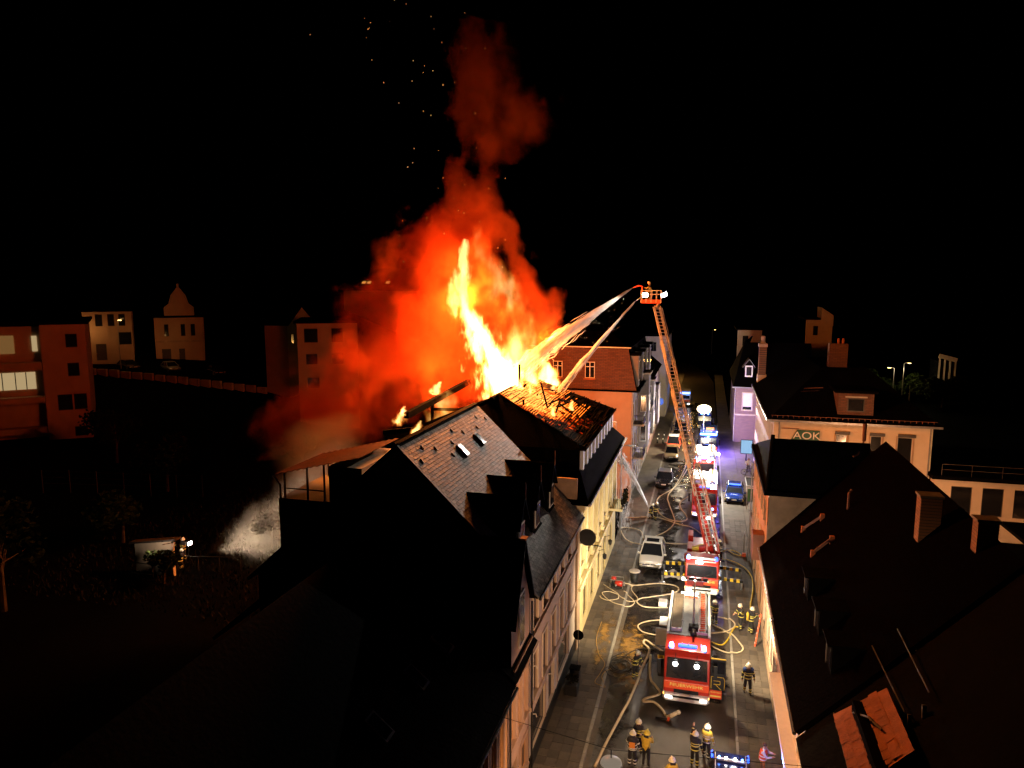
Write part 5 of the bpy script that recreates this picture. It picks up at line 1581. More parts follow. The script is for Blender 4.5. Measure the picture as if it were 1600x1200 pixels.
# side supply pipe
MB().tube([LB + lsx * .62 + ld_ * t + lup * (.1 + .12 * math.sin(t * 9)) for t in [i / 24 for i in range(25)]], .045, 6).build('supply_pipe', 'alu', dl, local=True)
# rescue basket
BC = LT + Vector((-.25, .1, .55))
bk = MB().box(BC.x - 1.0, BC.x + .75, BC.y - .6, BC.y + .6, BC.z - .05, BC.z + .05).build('basket', 'neon_red', dl, local=True)
pn = MB()
for (x0, x1, y0, y1) in ((-1.0, .75, -.62, -.57), (-1.0, .75, .57, .62), (-1.02, -.97, -.6, .6), (.72, .77, -.6, .6)):
    pn.box(BC.x + x0, BC.x + x1, BC.y + y0, BC.y + y1, BC.z + .05, BC.z + .26)
pn.build('basket_panels', 'neon_red', bk, local=True)
bars = MB()
for x in (-1.0, -.55, -.1, .35, .75):
    for y in (-.6, .6):
        bars.bar((BC.x + x, BC.y + y, BC.z), (BC.x + x, BC.y + y, BC.z + 1.1), .055)
for z in (.75, 1.1):
    for y in (-.6, .6):
        bars.bar((BC.x - 1, BC.y + y, BC.z + z), (BC.x + .75, BC.y + y, BC.z + z), .055)
    for x in (-1.0, .75):
        bars.bar((BC.x + x, BC.y - .6, BC.z + z), (BC.x + x, BC.y + .6, BC.z + z), .055)
bars.build('basket_railing', 'ladder_paint', bk, local=True)
MB().bar(BC + Vector((.6, 0, 0)), LT + lup * .3, .2, .16).build('basket_mount', 'ladder_paint', bk, local=True)
WB = BC + Vector((.30, 52.1, 0))
nz1 = MB().tube([BC + Vector((-.95, -.2, .9)), BC + Vector((-.95, -.2, 1.45)), BC + Vector((-1.25, -.25, 1.55)), BC + Vector((-1.75, -.35, 1.35))], [.08, .08, .08, .04], 8)
nz1.build('water_cannon', 'neon_red', bk, local=True)
MB().tube([BC + Vector((-.6, -.62, .55)), BC + Vector((-1.05, -.7, .45)), BC + Vector((-1.4, -.8, .2))], [.07, .06, .035], 8).build('branch_pipe', 'steel', bk, local=True)
lf = MB().obox(BC + Vector((-.62, -.70, .70)), (.26, 0, 0), (0, .05, 0), (0, 0, .2)).build('floodlight', 'black_metal', bk, local=True)
MB().obox(BC + Vector((-.62, -.765, .70)), (.23, 0, 0), (0, .012, 0), (0, 0, .17)).build('lamp_glass', 'white_glow', lf, local=True)
lf2 = MB().obox(BC + Vector((1.02, -.3, .72)), (.24, .1, .12), (-.02, .05, 0), (-.06, 0, .16)).build('floodlight', 'black_metal', bk, local=True)
MB().obox(BC + Vector((1.04, -.37, .72)), (.22, .09, .11), (-.004, .012, 0), (-.055, 0, .15)).build('lamp_glass', 'white_glow', lf2, local=True)
lamp('basket_flood', 'SPOT', WB + Vector((-.7, -.9, .7)), (1, .93, .82), 10500, (-11.0, 36.6, 12.9), .12, 17.5, .35)
lamp('basket_flood', 'SPOT', WB + Vector((-.3, -.4, 1.9)), (1, .85, .66), 11000, (-14, 53, 16.5), .1, 36, .6)
lamp('basket_flood', 'SPOT', WB + Vector((-.4, -1.0, -.1)), (1, .93, .82), 8000, (-5.0, 60.5, 0), .12, 38, .6)
lamp('basket_flood', 'SPOT', WB + Vector((1.4, -.5, .9)), (1, .93, .82), 1500, (8, 76, 6), .12, 70, .6)
lamp('cab_lamp', 'POINT', (.05, 51.5, 3.2), (1, .93, .82), 160, size=.1)

# --- third and fourth engines, hidden behind the ladder, lit hard by each other
e3 = engine('fire_engine', 'third red fire engine behind the raised ladder with blue beacon and dark windscreen', .40, 70.4, 0, L=7.6, W=2.4)
lightpoint(e3, (-.7, -.7, 1.1), (.08, .2, 1), 40)
MB().lathe([(.02, -.02), (.12, -.01), (.12, .02)], 12, (-.55, -.06, 1.18), axis='Y').build('front_beacon', 'blue_glow', e3, local=True)
MB().lathe([(.02, -.02), (.12, -.01), (.12, .02)], 12, (.75, -.06, 1.18), axis='Y').build('front_beacon', 'blue_glow', e3, local=True)
MB().box(-1.0, .3, 3.0, 5.2, 3.25, 3.36).build('roof_box', 'truck_white', e3, local=True, bevel=.03)
mk = MB().tube([(.9, 6.9, 3.0), (.9, 6.9, 5.1)], .05, 8).build('light_mast', 'steel', e3, local=True)
for xx in (.45, 1.2):
    MB().obox((xx, 6.9, 5.15), (.2, 0, 0), (0, .06, 0), (0, 0, .13)).build('flood_head', 'white_glow', mk, local=True)
lamp('mast_light', 'SPOT', (1.35, 76.8, 5.0), (1, .94, .82), 4200, (1.9, 74, 0), .12, 150, .5)
lamp('mast_light', 'SPOT', (.6, 77.6, 5.2), (1, .94, .82), 1500, (.5, 84, 1.5), .12, 140, .5)
e4 = engine('fire_engine', 'fourth fire engine glaring white under work lights, blue beacons on its cab', .30, 82.6, 0, L=7.8, W=2.45)
for s in (-.75, .45):
    w = MB().lathe([(.02, -.02), (.15, -.01), (.15, .06)], 12, (s, .2, 3.0), axis='Y').build('work_lamp', 'white_glow', e4, local=True)
beacon(e4, -.55, .25, 3.02, True, 60)
beacon(e4, .6, .25, 3.02, True, 60)
lamp('work_light', 'POINT', (.2, 81.9, 3.6), (1, .93, .8), 420, size=.15)
lamp('work_light', 'SPOT', (.3, 90.6, 5.6), (1, .93, .8), 1500, (.3, 86, 2.5), .15, 130, .5)

# --- light tower vehicle with the balloon lamp
tw = empty('equipment_truck', (.75, 98.5, 0), 'dark equipment truck with blue light bar under the glowing balloon lamp', 'fire engine', 'fire engines in the street')
truck_front(tw, 2.3, 2.7, red='car_blue', lower='car_blue', word=None)
MB().box(-1.15, 1.15, 2.25, 7.0, .7, 3.0).build('body', 'car_blue', tw, local=True, bevel=.05)
MB().box(-.3, .75, 2.5, 4.0, 3.02, 3.14).build('roof_hatch', 'rust_sheet', tw, local=True)
lb = MB().box(-1.1, 1.1, .5, .78, 2.72, 2.9).build('light_bar', 'blue_glow', tw, local=True, bevel=.03)
MB().box(-.4, .5, 1.9, 2.2, 2.75, 3.0).build('rear_lamp', 'screen_glow', tw, local=True)
for s in (-1, 1):
    for yy in (1.2, 5.4):
        wheel(tw, s * 1.0, yy, .46, .3)
MB().box(.85, 1.15, -.1, -.02, .9, 1.2).build('warning_lamp', 'red_glow', tw, local=True)
lightpoint(tw, (0, -.2, 3.4), (.08, .2, 1), 420)
lightpoint(tw, (1.9, 1.5, 2.6), (.16, .10, 1), 4200)
bl = empty('balloon_lamp', (.05, 99.9, 2.9), 'glowing oval balloon lamp on a mast above the street', 'lamp')
MB().tube([(.05, 100.2, 2.95), (.05, 100.2, 5.6)], .05, 7).build('mast', 'steel', bl)
MB().sphere((.05, 100.2, 6.1), (.95, .95, .58), 20, 12).build('balloon', 'balloon_glow', bl, smooth=True)
lamp('balloon_light', 'POINT', (.05, 100.2, 4.9), (1, .80, .50), 6000, size=.5)
lamp('balloon_light', 'POINT', (.05, 98.9, 6.3), (1, .84, .58), 1800, size=.5)

# ================================================================ CARS
def car(name, label, x, y, W, L, H, paint, rz=0, suv=False, roof=None, lights=True, glass_roof=False, cat='car', group='cars parked in the street', hood=.30, ground=.0, lm='frame_pale'):
    root = empty(name, (x, y, ground), label, cat, group, rz)
    h = W / 2
    zb, zw = (.32, 1.0) if suv else (.22, .86)
    zh = zw - (.06 if suv else .12)
    # body: cross sections lofted front to rear (y, half width, bottom, side height, top)
    st = [(0, .70, zb + .12, zh - .28, zh - .22), (.06 * L / 4.5, .86, zb, zh - .16, zh - .08), (.35, .95, zb, zh - .08, zh), (L * hood, 1.0, zb, zw - .02, zw + .03), (L * .5, 1.0, zb, zw, zw + .03), (L * .8, .99, zb, zw + .03, zw + .05), (L * .95, .95, zb, zw + .02, zw + .04), (L, .85, zb + .1, zw - .1, zw - .06)]
    bd = MB()
    for (yy, k, b0, s0, t0) in st:
        w = h * k
        bd.v += [(-w * .86, yy, b0), (-w, yy, b0 + .16), (-w, yy, s0 - .1), (-w * .93, yy, s0), (-w * .55, yy, t0), (w * .55, yy, t0), (w * .93, yy, s0), (w, yy, s0 - .1), (w, yy, b0 + .16), (w * .86, yy, b0)]
    n = 10
    for i in range(len(st) - 1):
        for j in range(n):
            bd.f.append((i * n + j, i * n + (j + 1) % n, (i + 1) * n + (j + 1) % n, (i + 1) * n + j))
    bd.f += [tuple(range(n)), tuple(range((len(st) - 1) * n, len(st) * n))]
    bd.mi = [0] * len(bd.f)
    bo = bd.build('body', paint, root, local=True, smooth=True)
    sd = bo.modifiers.new('sub', 'SUBSURF')
    sd.levels = sd.render_levels = 1
    # greenhouse: glass shell with roof and pillars in paint
    g0, g1, g2, g3 = L * (hood - .02), L * (hood + .17), L * (.80 if suv else .74), L * (.93 if suv else .90)
    rw, bw = h * .72, h * .93
    base = zw - .02
    P = [(-bw, g0, base), (bw, g0, base), (bw, g3, base + .04), (-bw, g3, base + .04)]
    T = [(-rw, g1, H - .05), (rw, g1, H - .05), (rw, g2, H - .04), (-rw, g2, H - .04)]
    MB().add(P + T, [(0, 1, 5, 4), (1, 2, 6, 5), (2, 3, 7, 6), (3, 0, 4, 7), (4, 5, 6, 7)]).build('windows', 'glass', root, local=True)
    rf = MB().prism([(-rw - .02, g1 - .06, H - .05), (rw + .02, g1 - .06, H - .05), (rw + .02, g2 + .08, H - .04), (-rw - .02, g2 + .08, H - .04)], (0, 0, .055))
    ro = rf.build('roof', roof or paint, root, local=True, bevel=.025)
    if glass_roof:
        MB().box(-rw * .72, rw * .72, g1 + .25, g2 - .5, H + .006, H + .02).build('sunroof', 'glass', ro, local=True)
    if suv:
        for s in (-1, 1):
            MB().tube([(s * rw * .95, g1 + .1, H), (s * rw * .95, g1 + .25, H + .06), (s * rw * .95, g2 - .1, H + .06), (s * rw * .95, g2, H)], .02, 6).build('roof_rail', 'alu', ro, local=True)
    for s in (-1, 1):
        ym = (g1 + g2) / 2
        MB().bar((s * bw, g0, base), (s * rw, g1, H - .03), .07, .06).build('pillar', paint, root, local=True)
        MB().bar((s * bw, g3, base + .04), (s * rw, g2, H - .02), .14, .08).build('pillar', paint, root, local=True)
        MB().bar((s * bw, ym, base), (s * rw, ym, H - .03), .08, .05).build('pillar', paint, root, local=True)
        MB().obox((s * (h + .09), g0 + .28, base + .05), (.10, 0, 0), (0, .06, 0), (0, 0, .07)).build('mirror', paint, root, local=True, bevel=.03)
        MB().obox((s * h * .70, .085, zh - .21), (h * .20, s * .04, .02), (0, .035, 0), (0, 0, .06)).build('headlight', 'steel', root, local=True, bevel=.02)
        MB().obox((s * h * .78, L - .03, zw - .16), (h * .14, 0, 0), (0, .03, 0), (0, 0, .09)).build('tail_light', mat('tail', (.3, .01, .01), .3, var=0, bump=0), root, local=True)
        for yy in (L * .19, L * .80):
            wheel(root, s * (h - .1), yy, .37 if suv else .32, .22)
    gr = MB()
    for s in (-1, 1):
        gr.obox((s * h * .2, .03, zh - .25), (h * .17, s * .005, 0), (0, .03, 0), (0, 0, .075))
    gr.build('grille', 'black_metal', root, local=True)
    MB().box(-h * .62, h * .62, -.0, .06, zb + .08, zb + .22).build('lower_grille', 'black_metal', root, local=True)
    MB().box(-.26, .26, -.03, .0, zb + .25, zb + .36).build('number_plate', 'white_paint', root, local=True)
    return root
car('parked_car', 'white sport utility car with sunroof parked at the left kerb beside the ladder truck', -3.72, 55.7, 1.98, 4.8, 1.74, 'car_white', suv=True, glass_roof=True)
car('parked_car', 'black estate car with silver roof parked beyond the hose loops', -4.1, 80.0, 1.95, 4.6, 1.62, 'car_black', roof='car_silver', suv=True)
car('parked_car', 'sand coloured car standing in front of the red car', -3.95, 93.8, 1.85, 4.2, 1.55, 'car_sand')
car('command_car', 'red and white fire service car behind the sand coloured car', -3.95, 98.8, 1.9, 4.7, 1.9, 'neon_red', roof='truck_white', suv=True)
car('parked_car', 'dark blue car farthest up the street near the bollards', -3.5, 112.5, 1.9, 4.4, 1.5, 'car_blue')
D('police_dark', (0.008, 0.022, 0.12), 0.25, var=0, bump=0, coat=0.6)
po_ = car('police_car', 'blue and silver police car parked at the right kerb', 3.42, 76.0, 1.95, 4.7, 1.66, 'police_dark', rz=R(-3), suv=True, roof='police_dark', cat='police car', group=None)
for s in (-1, 1):
    MB().box(s * .9 - .05, s * .9 + .05, -.0, .18, .55, .7).build('neon_corner', 'hose_yellow', po_, local=True)
    MB().box(s * .975 - .02, s * .975 + .02, .9, 4.3, .45, .62).build('side_stripe', 'hose_yellow', po_, local=True)
MB().box(-.6, .6, 2.0, 2.25, 1.68, 1.80).build('light_bar', 'blue_dim', po_, local=True, bevel=.03)
textmesh('POLIZEI', .2, 'white_paint', 'lettering', po_, (0, .85, 1.005), (R(4), 0, 0), .004)
# car at the bottom edge, seen from above with its light bar on
cr = car('emergency_car', 'dark emergency car with white and blue roof lights at the bottom edge', 1.75, 27.9, 1.95, 4.7, 1.6, 'car_blue', suv=True, group=None, cat='emergency car')
lbr = MB().box(-.62, .62, 3.1, 3.26, 1.66, 1.74).build('light_bar', 'alu', cr, local=True, bevel=.03)
for s in (-1, 1):
    for q in (.2, .5):
        MB().lathe([(.055, 0), (.055, .06), (.03, .1)], 10, (s * q, 3.18, 1.74)).build('strobe', 'white_glow' if q < .3 else 'blue_glow', lbr, local=True)
    MB().obox((s * .80, 3.9, 1.40), (.04, 0, .02), (0, .22, 0), (0, 0, .03)).build('side_lamp', 'blue_dim', cr, local=True)
lamp('car_beacon', 'POINT', (3.6, 29.6, 3.0), (.07, .14, 1), 200, size=.08)
lamp('car_beacon', 'POINT', (1.9, 31.6, 2.2), (.75, .8, 1), 25, size=.08)
lamp('car_work_light', 'SPOT', (1.3, 31.4, 2.3), (1, .85, .65), 900, (-.4, 37.5, 2.0), .06, 50, .7)
lamp('far_headlight', 'POINT', (-3.2, 128, 2.0), (1, .75, .4), 160, size=.1)
van = empty('ambulance', (-3.6, 138, 0), 'distant dark ambulance with blue beacons beyond the ladder', 'ambulance')
truck_front(van, 2.1, 2.5, red='car_white', lower='neon_red', word=None, lights=True)
MB().box(-1.05, 1.05, 2.25, 5.8, .5, 2.7).build('body', 'car_white', van, local=True, bevel=.06)
MB().box(-.9, .9, .5, .75, 2.52, 2.66).build('light_bar', 'blue_glow', van, local=True, bevel=.03)
for s in (-1, 1):
    for yy in (1.0, 4.6):
        wheel(van, s * .9, yy, .36, .24)
lightpoint(van, (.2, -.5, 3.2), (.1, .25, 1), 120)
van2 = empty('ambulance', (.2, 116, 0), 'far emergency van whose blue beacons shine beside the ladder', 'ambulance')
truck_front(van2, 2.1, 2.5, red='car_blue', lower='car_blue', word=None, lights=False)
MB().box(-1.05, 1.05, 2.25, 5.8, .5, 2.7).build('body', 'car_blue', van2, local=True, bevel=.06)
for s in (-1, 1):
    beacon(van2, s * .5, .6, 2.5, True, 30)
    for yy in (1.0, 4.6):
        wheel(van2, s * .9, yy, .36, .24)
# ================================================================ PEOPLE (local: facing -y)
V = Vector
def person(label, x, y, z=0, face=0, armL=None, armR=None, stride=0.0, lean=0.0, kneel=False, coat='coat_black', trousers='coat_black', helmet='helmet_white', stripes='reflect', tank=None, vest=None, look=0.0, group='firefighters', h=1.0, gear=None, vest_back=False):
    root = empty('person', (x, y, z), label, 'person', group, R(face))
    root.scale = (h, h, h)
    zp = .95 if not kneel else .55
    lz = lambda zz, yy=0: V((0, yy - math.sin(lean) * (zz - zp), zp + (zz - zp) * math.cos(lean)))
    off = zp - .95
    J = {}
    J['pelvis'] = V((0, 0, zp))
    J['waist'] = lz(1.10 + off)
    J['chest'] = lz(1.36 + off)
    J['neck'] = lz(1.53 + off)
    J['head'] = lz(1.63 + off) + V((0, -.03, 0))
    J['crown'] = lz(1.77 + off) + V((0, -.02, 0))
    dl_, dr_ = (V((.10, .02, -.28)), V((.03, -.10, -.25))), (V((-.10, .02, -.28)), V((-.03, -.10, -.25)))
    aL, aR = armL or dl_, armR or dr_
    for s, nm, a in ((1, 'l', aL), (-1, 'r', aR)):
        sh_ = lz(1.44 + off) + V((s * .19, 0, 0))
        J['sh' + nm] = sh_
        J['el' + nm] = sh_ + V(a[0])
        J['wr' + nm] = J['el' + nm] + V(a[1])
        J['ha' + nm] = J['wr' + nm] + V(a[1]).normalized() * .09
        J['hip' + nm] = V((s * .10, 0, zp - .05))
        if kneel:
            if s > 0:
                J['kn' + nm] = V((s * .16, -.40, .50)); J['an' + nm] = V((s * .16, -.36, .09)); J['to' + nm] = V((s * .18, -.56, .05))
            else:
                J['kn' + nm] = V((s * .14, -.14, .09)); J['an' + nm] = V((s * .13, .30, .09)); J['to' + nm] = V((s * .13, .38, .05))
        else:
            st = s * stride
            J['kn' + nm] = V((s * .12, -.04 - st * .5, .50)); J['an' + nm] = V((s * .13, .02 - st, .09)); J['to' + nm] = V((s * .16, -.15 - st, .05))
    bulk = 1.15 if coat != 'shirt_white' else 1.0
    rad = dict(pelvis=(.17, .14), waist=(.165, .135), chest=(.19, .14), neck=(.065, .065), head=(.085, .10), crown=(.075, .085))
    for nm in 'lr':
        rad.update({'sh' + nm: (.085, .085), 'el' + nm: (.062, .062), 'wr' + nm: (.045, .045), 'ha' + nm: (.042, .03), 'hip' + nm: (.105, .105), 'kn' + nm: (.078, .078), 'an' + nm: (.06, .06), 'to' + nm: (.05, .042)})
    ED = [('pelvis', 'waist', 0), ('waist', 'chest', 0), ('chest', 'neck', 0), ('neck', 'head', 2), ('head', 'crown', 2)]
    for nm in 'lr':
        ED += [('chest', 'sh' + nm, 0), ('sh' + nm, 'el' + nm, 0), ('el' + nm, 'wr' + nm, 0), ('wr' + nm, 'ha' + nm, 2), ('pelvis', 'hip' + nm, 1), ('hip' + nm, 'kn' + nm, 1), ('kn' + nm, 'an' + nm, 1), ('an' + nm, 'to' + nm, 3)]
    names = list(J)
    me = bpy.data.meshes.new('sk')
    me.from_pydata([tuple(J[n]) for n in names], [(names.index(a), names.index(b)) for a, b, _ in ED], [])
    o = bpy.data.objects.new('sk', me)
    COL.objects.link(o)
    o.modifiers.new('s', 'SKIN')
    sv = me.skin_vertices[0].data
    for i, n in enumerate(names):
        k = bulk if n not in ('neck', 'head', 'crown') and not n.startswith(('ha', 'to')) else 1.0
        sv[i].radius = (rad[n][0] * k, rad[n][1] * k)
        sv[i].use_root = n == 'pelvis'
    ss = o.modifiers.new('u', 'SUBSURF')
    ss.levels = ss.render_levels = 1
    dg = bpy.context.evaluated_depsgraph_get()
    bm_ = bpy.data.meshes.new_from_object(o.evaluated_get(dg))
    bpy.data.objects.remove(o)
    body = MB()
    body.v = [tuple(v.co) for v in bm_.vertices]
    body.f = [tuple(p.vertices) for p in bm_.polygons]
    segs = [(J[a], J[b], m) for a, b, m in ED]
    for p in bm_.polygons:
        c = p.center
        best = None
        for a, b, m in segs:
            d = b - a
            t = max(0, min(1, (c - a).dot(d) / d.length_squared))
            q = (c - a - d * t).length
            if best is None or q < best[0]:
                best = (q, m)
        mm = best[1]
        if mm == 0 and c.z < zp - .10 and abs(c.x) < .22:
            mm = 1
        body.mi.append(mm)
    bpy.data.meshes.remove(bm_)
    # fingers rooted in the palm
    for nm, s in (('l', 1), ('r', -1)):
        d = (J['ha' + nm] - J['wr' + nm]).normalized()
        side = d.cross(V((0, 0, 1)))
        side = side.normalized() if side.length > .1 else V((0, 1, 0))
        if abs(d.z) > .9:
            side = V((0, 1, 0))
        curl = d.cross(side).normalized() * -s * .35
        for k, ln in enumerate((.062, .072, .068, .052)):
            b0 = J['ha' + nm] + side * (k - 1.5) * .019
            b1 = b0 + d * ln * .6 + curl * .015
            b2 = b1 + (d + curl * 2).normalized() * ln * .5
            body.tube([b0 - d * .02, b0 + d * .01, b1, b2], [.011, .010, .009, .007], 5, 2)
        t0 = J['wr' + nm] + d * .035 - side * .03
        body.tube([t0, t0 - side * .03 + d * .03, t0 - side * .035 + d * .06], [.012, .011, .009], 5, 2)
    glove = 'skin' if helmet is None else 'coat_black'
    bo = body.build('body', [coat, trousers, 'skin', 'boot'], root, local=True, smooth=True)
    hd = J['head']
    # face: eyes, nose, mouth, ears
    fc_ = MB()
    for s in (-1, 1):
        fc_.sphere((hd.x + s * .034, hd.y - .088, hd.z + .03), .012, 6, 4, 1)
        fc_.sphere((hd.x + s * .09, hd.y + .01, hd.z + .01), (.014, .025, .035), 6, 4, 0)
    fc_.add([(hd.x - .016, hd.y - .095, hd.z - .015), (hd.x + .016, hd.y - .095, hd.z - .015), (hd.x, hd.y - .122, hd.z - .012), (hd.x, hd.y - .09, hd.z + .035)], [(0, 1, 2), (1, 3, 2), (0, 2, 3)])
    fc_.box(hd.x - .028, hd.x + .028, hd.y - .092, hd.y - .08, hd.z - .05, hd.z - .04, 2)
    fc_.build('face', ['skin', 'frame_dark', 'vest_red'], root, local=True)
    c = J['crown'] - V((0, 0, .085))
    if helmet:
        hm = MB()
        hm.lathe([(.165, -.02), (.172, .0), (.150, .012), (.146, .05), (.125, .10), (.08, .14), (.02, .155)], 14, (c.x, c.y + .01, c.z + .0))
        hm.box(c.x - .02, c.x + .02, c.y - .13, c.y + .14, c.z + .06, c.z + .165)
        ho = hm.build('helmet', helmet, root, local=True, smooth=True)
        MB().box(c.x - .12, c.x + .12, c.y + .09, c.y + .15, c.z - .16, c.z - .01).build('neck_guard', 'coat_black', ho, local=True)
        MB().lathe([(.151, .018), (.151, .04)], 14, (c.x, c.y + .01, c.z)).build('helmet_band', 'reflect', ho, local=True)
    else:
        MB().sphere((c.x, c.y + .025, c.z + .02), (.1, .115, .095), 10, 8).build('hair', 'hair', root, local=True, smooth=True)
    if stripes:
        sp = MB()
        def ring(a, b, t, r, w=.05):
            a, b = V(a), V(b)
            d = (b - a).normalized()
            p = a + (b - a) * t
            sp.tube([p - d * w / 2, p + d * w / 2], r, 12, cap=False)
        def torso(zz, rx, ry, w=.055):
            p = lz(zz + off)
            up = (lz(zz + .1 + off) - p).normalized()
            n = 18
            ring_ = []
            for e in (-w / 2, w / 2):
                for j in range(n):
                    t = 2 * math.pi * j / n
                    ring_.append(p + up * e + V((rx * math.cos(t), ry * math.sin(t), 0)))
            sp.add(ring_, [(j, (j + 1) % n, n + (j + 1) % n, n + j) for j in range(n)])
        torso(.97, .215, .185)
        torso(1.17, .210, .178)
        torso(1.29, .222, .178, .04)
        for nm in 'lr':
            ring(J['sh' + nm], J['el' + nm], .65, .082)
            ring(J['el' + nm], J['wr' + nm], .6, .066)
            ring(J['kn' + nm], J['an' + nm], .35, .086)
            ring(J['kn' + nm], J['an' + nm], .72, .080)
        sp.build('reflective_stripes', stripes, root, local=True)
    if vest:
        vm = MB()
        prof = [(.98, .222, .188), (1.12, .216, .184), (1.30, .226, .184), (1.42, .20, .165), (1.48, .12, .12)]
        n = 18
        for zz, rx, ry in prof:
            p = lz(zz + off)
            for j in range(n):
                t = 2 * math.pi * j / n
                vm.v.append(tuple(p + V((rx * math.cos(t), ry * math.sin(t), 0))))
        for i in range(len(prof) - 1):
            for j in range(n):
                vm.f.append((i * n + j, i * n + (j + 1) % n, (i + 1) * n + (j + 1) % n, (i + 1) * n + j))
        vm.mi = [0] * len(vm.f)
        vo = vm.build('vest', vest, root, local=True, smooth=True)
        p = lz(1.08 + off)
        bd_ = MB()
        for zz in (1.04, 1.2):
            q = lz(zz + off)
            bd_.v += []
            m_ = 18
            rg = []
            for e in (-.025, .025):
                for j in range(m_):
                    t = 2 * math.pi * j / m_
                    rg.append(q + V((.229 * math.cos(t), .193 * math.sin(t), e)))
            bd_.add(rg, [(j, (j + 1) % m_, m_ + (j + 1) % m_, m_ + j) for j in range(m_)])
        bd_.build('vest_bands', 'reflect_silver', vo, local=True)
        if vest_back:
            q = lz(1.28 + off)
            MB().box(q.x - .14, q.x + .14, q.y + .175, q.y + .20, q.z - .20, q.z + .08).build('back_panel', 'trouser_orange', vo, local=True)
    if tank:
        q = lz(1.25 + off)
        MB().lathe([(.03, -.30), (.085, -.26), (.09, .2), (.05, .27), (.03, .3)], 10, (q.x, q.y + .27, q.z)).build('air_cylinder', tank, root, local=True, smooth=True)
        MB().box(q.x - .12, q.x + .12, q.y + .155, q.y + .2, q.z - .28, q.z + .24).build('back_plate', 'black_metal', root, local=True)
    root['gear'] = ''
    del root['gear']
    return root, J

UP = ((.10, -.14, .22), (-.02, -.12, .24))
point_l = (V((.12, -.10, .24)), V((.02, -.06, .26)))
hold_l, hold_r = (V((.06, -.16, -.22)), V((-.10, -.22, .05))), (V((-.06, -.16, -.22)), V((.10, -.22, .05)))
low_l, low_r = (V((.08, -.10, -.26)), V((-.06, -.22, -.10))), (V((-.08, -.10, -.26)), V((.06, -.22, -.10)))
hip_r = (V((-.20, .10, -.20)), V((.10, -.12, -.16)))
person('firefighter in black coat with yellow bands bending over coiled hoses left of the nearest engine', -3.35, 39.7, 0, 60, low_l, low_r, .05, R(12))
bp_, bJ = person('firefighter with blue shoulder pads walking towards the camera on the right pavement', 2.95, 39.6, .12, 8, None, None, .16, R(4), coat='coat_black', vest=None, h=1.02)
for nm in 'lr':
    MB().sphere(tuple(bJ['sh' + nm] + V((0, 0, .03))), (.115, .13, .10), 10, 7).build('shoulder_pad', 'coat_blue', bp_, local=True, smooth=True)
person('firefighter with white helmet facing the one with the yellow cylinder at the right wall', 2.9, 47.4, .12, -60, hold_l, low_r, .08, R(6))
person('firefighter with yellow air cylinder on the back at the right wall', 3.5, 47.0, .12, 120, hold_l, hold_r, .0, R(6), tank='coat_yellow')
person('firefighter behind the rear corner of the nearest engine, half hidden by its ladder', 1.25, 47.9, 0, -30, hold_l, hold_r, 0, R(5))
person('firefighter facing the two others, farthest of the trio at the bottom left', -2.53, 32.95, 0, 0, hold_l, low_r, 0, R(3))
person('firefighter seen from behind in black coat with orange back panel, left of the trio', -2.72, 31.85, 0, 178, low_l, None, 0, R(3), vest='coat_black', vest_back=True, helmet='helmet_white', stripes='reflect_silver')
person('firefighter in yellow jacket and yellow helmet, right of the trio', -2.08, 32.05, 0, 165, hip_r, hold_r, 0, R(3), coat='coat_yellow', helmet='helmet_yellow', stripes=None)
person('person in yellow coat and pale helmet cut off by the bottom edge', -.78, 30.35, 0, 200, low_l, low_r, 0, R(4), coat='coat_yellow', helmet='helmet_white', stripes=None)
person('firefighter pointing upward with raised arm, in front of the nearest engine', .18, 32.6, 0, 172, (V((-.02, -.16, .24)), V((-.03, -.14, .24))), None, .05, R(2))
person('firefighter in bright reflective jacket beside the pointing colleague', .72, 33.35, 0, 160, hold_l, None, .04, R(3), coat='coat_yellow', stripes='reflect_silver')
person('bareheaded person in red vest and orange trousers holding a tablet at the right wall', 3.25, 32.5, .12, 75, hold_l, hold_r, 0, R(4), coat='shirt_white', trousers='trouser_orange', helmet=None, stripes=None, vest='vest_red', group='onlookers and helpers')
person('kneeling firefighter steering the water jet at the left kerb', -4.75, 69.7, 0, 140, (V((.04, -.20, -.10)), V((-.08, -.24, .06))), (V((-.04, -.20, -.10)), V((.10, -.22, .04))), 0, R(18), kneel=True)
person('firefighter standing behind the kneeling jet crew holding their hose', -4.25, 69.0, 0, 150, low_l, low_r, .1, R(14))
person('operator with pale harness at the turntable controls of the ladder truck', 1.62, 56.2, 1.3, 200, hold_l, hold_r, 0, R(8), stripes='reflect_silver')
person('firefighter in yellow jacket carrying a hose beside the fourth engine', -1.75, 100.5, 0, 30, low_l, low_r, .1, R(14), coat='coat_yellow')
person('firefighter standing in the rescue basket beside the water cannon', WB.x - .25, WB.y + .05, WB.z + .06, -70, hold_l, hold_r, 0, R(6))
person('left one of the two garden firefighters standing behind the floodlight', -39.1, 43.6, gz, 200, hold_l, low_r, 0, R(4))
person('right one of the two garden firefighters standing behind the floodlight', -38.3, 43.9, gz, 190, low_l, hold_r, 0, R(4))
person('garden firefighter kneeling right under the floodlight', -37.6, 42.7, gz, 190, low_l, low_r, 0, R(20), kneel=True)
person('man in white shirt standing by the bicycle rack on the forecourt', 5.55, 90.2, .1, 30, None, hip_r, 0, R(2), coat='shirt_white', trousers='trouser_grey', helmet=None, stripes=None, group='onlookers and helpers')
